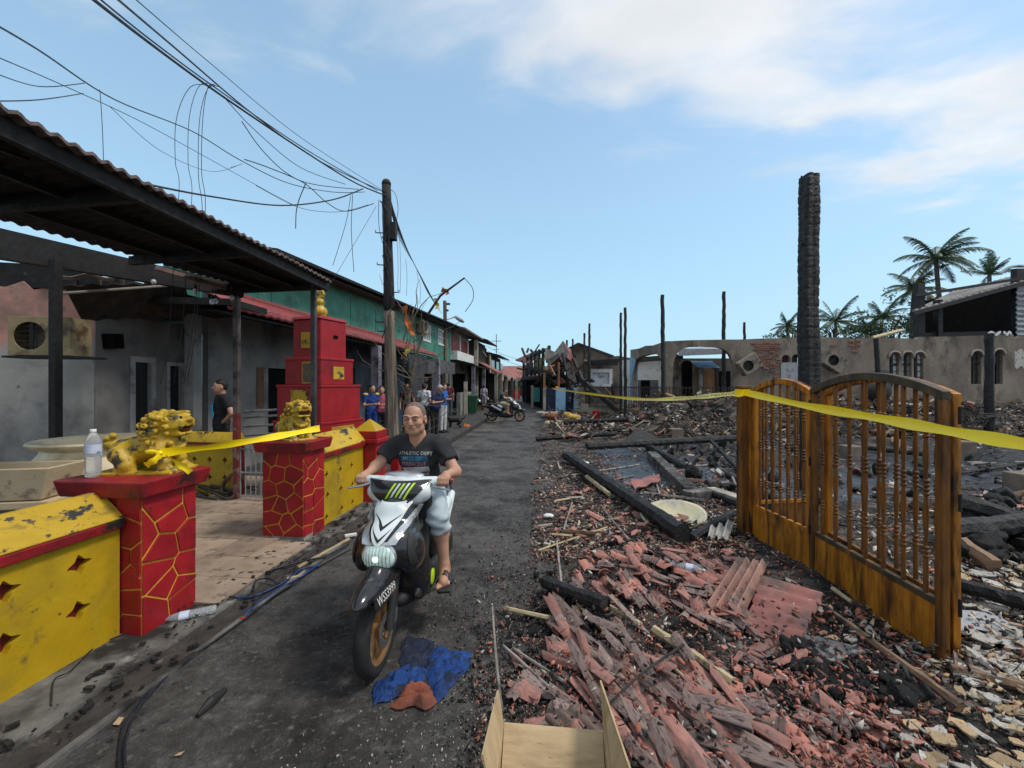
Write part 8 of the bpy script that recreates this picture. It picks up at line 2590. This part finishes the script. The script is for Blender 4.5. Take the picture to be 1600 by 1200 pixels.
for s in(-1,1):
 a=np.array(AN[s])
 f_=a+np.array((.026*s,-.085,-.098))
 ang=-math.atan2(.03*s,.15)*-1
 rot=rotm(R(-4),0,.2*s)
 b=Blob(.012).box(f_,(.048,.135,.014),.012,rot)
 ob('sandal',b.mesh(.008),M['matt_black'],rider,world=False,smooth=True)
 b=Blob(.01).cap(f_+np.array((-.046,-.03,.02)),f_+np.array((0,-.02,.068)),.014,.016).cap(f_+np.array((0,-.02,.068)),f_+np.array((.048,-.015,.02)),.016,.014)
 b.cap(f_+np.array((-.044,.01,.02)),f_+np.array((0,.02,.07)),.014,.016).cap(f_+np.array((0,.02,.07)),f_+np.array((.048,.015,.02)),.016,.014)
 ob('sandal_strap',b.mesh(.008),M['matt_black'],rider,world=False,smooth=True)
def cloth(nm,*c):
 return pm(nm,list(c),5,.9,.3,90,.004)
def bystander(label,loc,face,shirt_m,legs_m,legs='trousers',hgt=1.68,arms='phone',hair=True,lean=0.0,cap=None,stocky=1.0,h=.014,skirt=False,group=None,part=None):
 """standing figure; local -y is the way it faces"""
 t=thing('person',label,'person',loc,face,group)
 k=hgt/1.70
 t.scale=(k,k,k)
 w=stocky
 ly=-lean
 def up(z):return ly*max(0,z-.9)/.6
 SHO={s:np.array((.175*s*w,up(1.4)+.01,1.40)) for s in(-1,1)}
 if arms=='phone':
  ELB={s:SHO[s]+np.array((.045*s,-.03,-.27)) for s in(-1,1)}
  WRI={s:np.array((.07*s,up(1.1)-.27,1.16)) for s in(-1,1)}
 elif arms=='hips':
  ELB={s:SHO[s]+np.array((.15*s,.06,-.24)) for s in(-1,1)}
  WRI={s:np.array((.17*s,up(1.05),1.04)) for s in(-1,1)}
 else:
  ELB={s:SHO[s]+np.array((.055*s,.02,-.28)) for s in(-1,1)}
  WRI={s:ELB[s]+np.array((.01*s,-.06,-.24)) for s in(-1,1)}
 hd=np.array((0,up(1.6)-.02-(.03 if arms=='phone' else 0),1.585))
 b=Blob(.025)
 b.ell(hd,(.075,.092,.112)).ell(hd+np.array((0,-.04,-.06)),(.05,.05,.055)).ell(hd+np.array((0,-.1,-.02)),(.012,.016,.02),k=.01)
 for s in(-1,1):
  b.ell(hd+np.array((.076*s,.01,-.01)),(.011,.02,.03),k=.006)
 b.cap(hd+np.array((0,.02,-.08)),(0,up(1.42)+.02,1.40),.052,.06)
 b.ell((0,up(1.25),1.25),(.15*w,.095,.19)).ell((0,0,.98),(.145*w,.10,.13))
 for s in(-1,1):
  b.cap((.08*s,up(1.4),1.40),SHO[s],.055,.052).cap(SHO[s],ELB[s],.047,.039).cap(ELB[s],WRI[s],.038,.026)
  d=(WRI[s]-ELB[s])/np.linalg.norm(WRI[s]-ELB[s])
  pal=WRI[s]+d*.05
  b.cap(WRI[s],pal,.028,.030,k=.012)
  for q in range(4):
   o_=np.array((.0,0,1.0))*(-.024+.016*q) if arms=='phone' else np.array((0,1.0,0))*(-.024+.016*q)
   b.cap(pal+o_,pal+o_+d*(.07+.01*(q in(1,2)))+np.array((-.02*s,0,0)),.010,.008,k=.006)
  b.cap(pal+np.array((-.015*s,0,.01)),pal+d*.03+np.array((-.03*s,0,.03)),.011,.009,k=.006)
  b.cap((.09*s,0,.92),(.095*s,-.015,.50),.082,.055).cap((.095*s,-.015,.50),(.095*s,.01,.09),.052,.034)
  b.cap((.095*s,.03,.045),(.105*s,-.15,.03),.036,.03)
 ob('body',b.mesh(h),M['skin'],t,world=False,smooth=True)
 b=Blob(.03)
 b.ell((0,up(1.25),1.25),(.168*w,.112*w,.19)).ell((0,up(1.0),1.0),(.165*w,.122*w,.17)).cap((0,up(1.4),1.38),(0,up(1.43)+.015,1.425),.085,.07)
 for s in(-1,1):
  b.cap((.06*s,up(1.4),1.39),SHO[s],.068,.062)
  b.cyl(SHO[s],SHO[s]*.35+ELB[s]*.65,.060,.062,k=.02)
 ob('shirt',b.mesh(h,lambda D,X,Y,Z:np.maximum(D+.004*np.sin(Z*40+X*25),.86-Z)),shirt_m,t,world=False,smooth=True)
 b=Blob(.03)
 b.ell((0,0,.94),(.152*w,.115*w,.10))
 zl=.10 if legs=='trousers' else .52
 for s in(-1,1):
  b.cap((.085*s,0,.90),(.095*s,-.012,.52),.095,.07)
  if legs=='trousers':
   b.cyl((.095*s,-.012,.54),(.096*s,.005,.09),.068,.055,k=.02)
  else:
   b.cyl((.09*s,-.01,.66),(.097*s,-.012,.47),.085,.084,k=.02)
 ob(legs,b.mesh(h),legs_m,t,world=False,smooth=True)
 for s in(-1,1):
  ob('shoe',Blob(.01).cap((.095*s,.04,.035),(.108*s,-.15,.03),.046,.04).box((.1*s,-.05,.012),(.045,.14,.012),.01).mesh(.014),M['matt_black'],t,world=False,smooth=True)
 if hair or cap:
  b=Blob(.01).ell(hd+np.array((0,.018,.022)),(.083,.098,.107))
  if cap:
   b.box(hd+np.array((0,-.115,.035)),(.06,.06,.008),.006)
  ob('cap' if cap else 'hair',b.mesh(.011,lambda D,X,Y,Z:np.maximum(D,-np.maximum(Z-hd[2]-(.015 if cap else .045)+(0 if cap else .0),(Y-hd[1]-.01)))),cap or M['hair'],t,world=False,smooth=True)
 if part:
  part(t,up)
 return t
def phone_part(t,up):
 ob('phone',MB().box((0,up(1.1)-.36,1.19),(.07,.012,.14)),M['ink'],t,world=False)
blue_j=cloth('blue jersey',(.01,.03,.14),(.015,.05,.22))
dark_j=cloth('dark trousers',(.012,.012,.015),(.025,.025,.03))
denim=cloth('denim',(.03,.045,.08),(.05,.07,.12))
def gp_(px,Y):
 return Vector((P(px,600,Y).x,Y,.09 if px<705 else 0.0))
def shoulder_patch(t,up):
 for s in(-1,1):
  ob('shoulder_patch',Blob(.01).ell((.165*s,up(1.4),1.425),(.075,.07,.045)).mesh(.012),M['yellow_rag'],t,world=False,smooth=True)
def tee_print(t,up):
 ob('print',MB().sheet(lambda u,v:Vector((-.075+.13*u,-.125-.01*math.sin(u*3),1.10+.20*v)),6,4,.006,Vector((0,1,0))),pm('cyan print',[(.02,.33,.55),(.03,.42,.66)],9,.8,0),t,world=False)
bystander('man in black shirt with cyan print standing on the veranda behind the rusty post',(P(346,600,6.75).x,6.75,.05),R(-42),cloth('black tee',(.012,.012,.014),(.022,.022,.025)),dark_j,hgt=1.72,arms='hips',part=tee_print)
bystander('boy in blue jersey with yellow shoulders looking at a phone behind the small red pillar',gp_(580,10.6),R(48),blue_j,blue_j,'shorts',1.60,part=shoulder_patch)
bystander('girl in pink top and dark shorts standing behind the boy in the blue jersey',gp_(596,10.9),R(20),cloth('pink top',(.32,.06,.11),(.42,.09,.15)),dark_j,'shorts',1.56,arms='phone')
bystander('stocky person in navy shirt and grey cap looking at a phone',gp_(679,12.4),R(62),cloth('navy shirt',(.012,.02,.06),(.02,.03,.085)),dark_j,hgt=1.58,lean=.16,cap=cloth('grey cap',(.34,.33,.32),(.48,.47,.46)),stocky=1.28,part=phone_part)
bystander('person in white shirt standing left of the navy shirted one',gp_(663,13.6),R(165),cloth('white tee',(.55,.57,.6),(.68,.7,.72)),dark_j,hgt=1.62,arms='down')
bystander('person in bright blue shirt half hidden behind the navy shirted one',gp_(692,13.6),R(60),cloth('bright blue tee',(.015,.10,.38),(.02,.14,.5)),cloth('pale trousers',(.45,.45,.45),(.55,.55,.55)),hgt=1.62,arms='phone')
bystander('person in dark maroon top deep under the awning left of the white shirt',gp_(636,13.8),R(20),cloth('maroon top',(.05,.015,.02),(.08,.025,.03)),dark_j,hgt=1.62,arms='down')
bystander('man in maroon shirt and dark trousers walking by the grey low wall',gp_(701,19.5),R(200),cloth('maroon shirt',(.08,.012,.025),(.13,.02,.035)),denim,hgt=1.68,arms='down')
bystander('person in pale lilac shirt far down the left side of the street',gp_(756,27),R(170),cloth('lilac shirt',(.36,.33,.46),(.45,.42,.55)),cloth('grey shorts',(.25,.25,.27),(.32,.32,.34)),'shorts',1.62,arms='down',h=.02)
bystander('person in teal top beside the dark parked scooters far down the street',gp_(742,25),R(120),cloth('teal top',(.01,.10,.14),(.015,.14,.19)),dark_j,hgt=1.6,arms='down',h=.02)
b=Blob(.03)
b.cap((-.19,0,.37),(.16,0,.36),.075,.095).ell((.17,0,.35),(.09,.075,.105)).cap((.22,0,.42),(.31,0,.49),.06,.05)
b.ell((.335,0,.505),(.07,.05,.052)).cap((.37,0,.495),(.43,0,.48),.033,.024)
for s in(-1,1):
 b.cap((.31,.035*s,.545),(.30,.045*s,.595),.02,.008)
 b.chain([(.19,.05*s,.30),(.185,.055*s,.17),(.20,.055*s,.02)],[.042,.027,.022]).cap((.20,.055*s,.02),(.235,.055*s,.018),.024,.018)
 b.chain([(-.19,.05*s,.33),(-.13,.055*s,.215),(-.215,.055*s,.135),(-.20,.055*s,.02)],[.06,.04,.024,.021]).cap((-.20,.055*s,.02),(-.165,.055*s,.018),.023,.018)
b.chain([(-.25,0,.40),(-.34,0,.43),(-.40,0,.51)],[.025,.02,.012])
dog=thing('dog','black dog standing on the road edge behind the bystanders','dog',(P(711,600,15.2).x,15.2,0),R(168))
ob('body',b.mesh(.012),pm('black fur',[(.01,.009,.009),(.025,.022,.02)],12,.7,.5,120),dog,world=False,smooth=True)
rag([Vector((P(722+dx,600,15.6).x,15.6+dy,0)) for dx,dy in((0,0),(6,-.15),(14,-.1),(16,.1),(8,.2),(0,.15))],'orange_rag','red_cloth','red cloth lying on the road right of the black dog',.02,9,.12)
s2=sc_.copy()
COL.objects.link(s2)
for ch in sc_.children:
 if ch.name.split('.')[0] in('plate_lettering','side_decal','lens_ribs','chevron','brake_lever'):
  continue
 copy_tree(ch,s2)
s2.location=(P(812,600,18.6).x,18.6,0)
s2.rotation_euler=(0,0,R(86))
s2['label']='dark scooter crossing the street side-on in the distance'
s2['group']='motor scooters'
sc_['group']='motor scooters'
r2=thing('person','far rider in dark teal shirt and khaki shorts on the side-on scooter','person',s2.location,R(86))
b=Blob(.03)
b.ell((0,.66,1.40),(.078,.095,.115)).cap((0,.70,1.32),(0,.78,1.2),.05,.06)
for s in(-1,1):
 b.cap(SH[s],EL[s],.048,.04).cap(EL[s],WR[s],.038,.028)
 hand_on_bar(b,WR[s],s)
 b.cap(HIP[s],KN[s],.08,.06).cap(KN[s],AN[s],.054,.036).cap(AN[s],np.array(AN[s])+np.array((0,-.15,-.06)),.036,.03)
ob('body',b.mesh(.013),M['skin'],r2,world=False,smooth=True)
ob('hair',Blob(.01).ell((0,.675,1.42),(.086,.105,.11)).mesh(.014,lambda D,X,Y,Z:np.maximum(D,-np.maximum(Z-1.43,Y-.67))),M['hair'],r2,world=False,smooth=True)
b=Blob(.035).ell((0,.79,1.14),(.18,.12,.16)).ell((0,.85,.95),(.17,.125,.16))
for s in(-1,1):
 b.cap((.07*s,.79,1.22),SH[s],.07,.062).cyl(SH[s],np.array(SH[s])*.4+np.array(EL[s])*.6,.06,.064)
ob('shirt',b.mesh(.014),cloth('teal shirt',(.012,.05,.065),(.02,.075,.095)),r2,world=False,smooth=True)
b=Blob(.03).ell((0,.87,.83),(.16,.13,.09))
for s in(-1,1):
 b.cap(HIP[s],KN[s],.095,.075)
ob('shorts',b.mesh(.014),cloth('khaki',(.34,.27,.17),(.42,.35,.23)),r2,world=False,smooth=True)
for k,(px,Y_,rz_) in enumerate(((750,25,60),(763,29,75))):
 s3=sc_.copy()
 COL.objects.link(s3)
 for ch in sc_.children:
  if ch.name.split('.')[0] in('tyre','apron','leg_shield','rear_body','seat','cowl','handlebar','mudguard','headlamp'):
   copy_tree(ch,s3)
 s3.location=(P(px,600,Y_).x,Y_,0.0)
 s3.rotation_euler=(0,0,R(rz_))
 s3['label']=('nearer' if k==0 else 'farther')+' dark scooter parked by the left pavement far down the street'
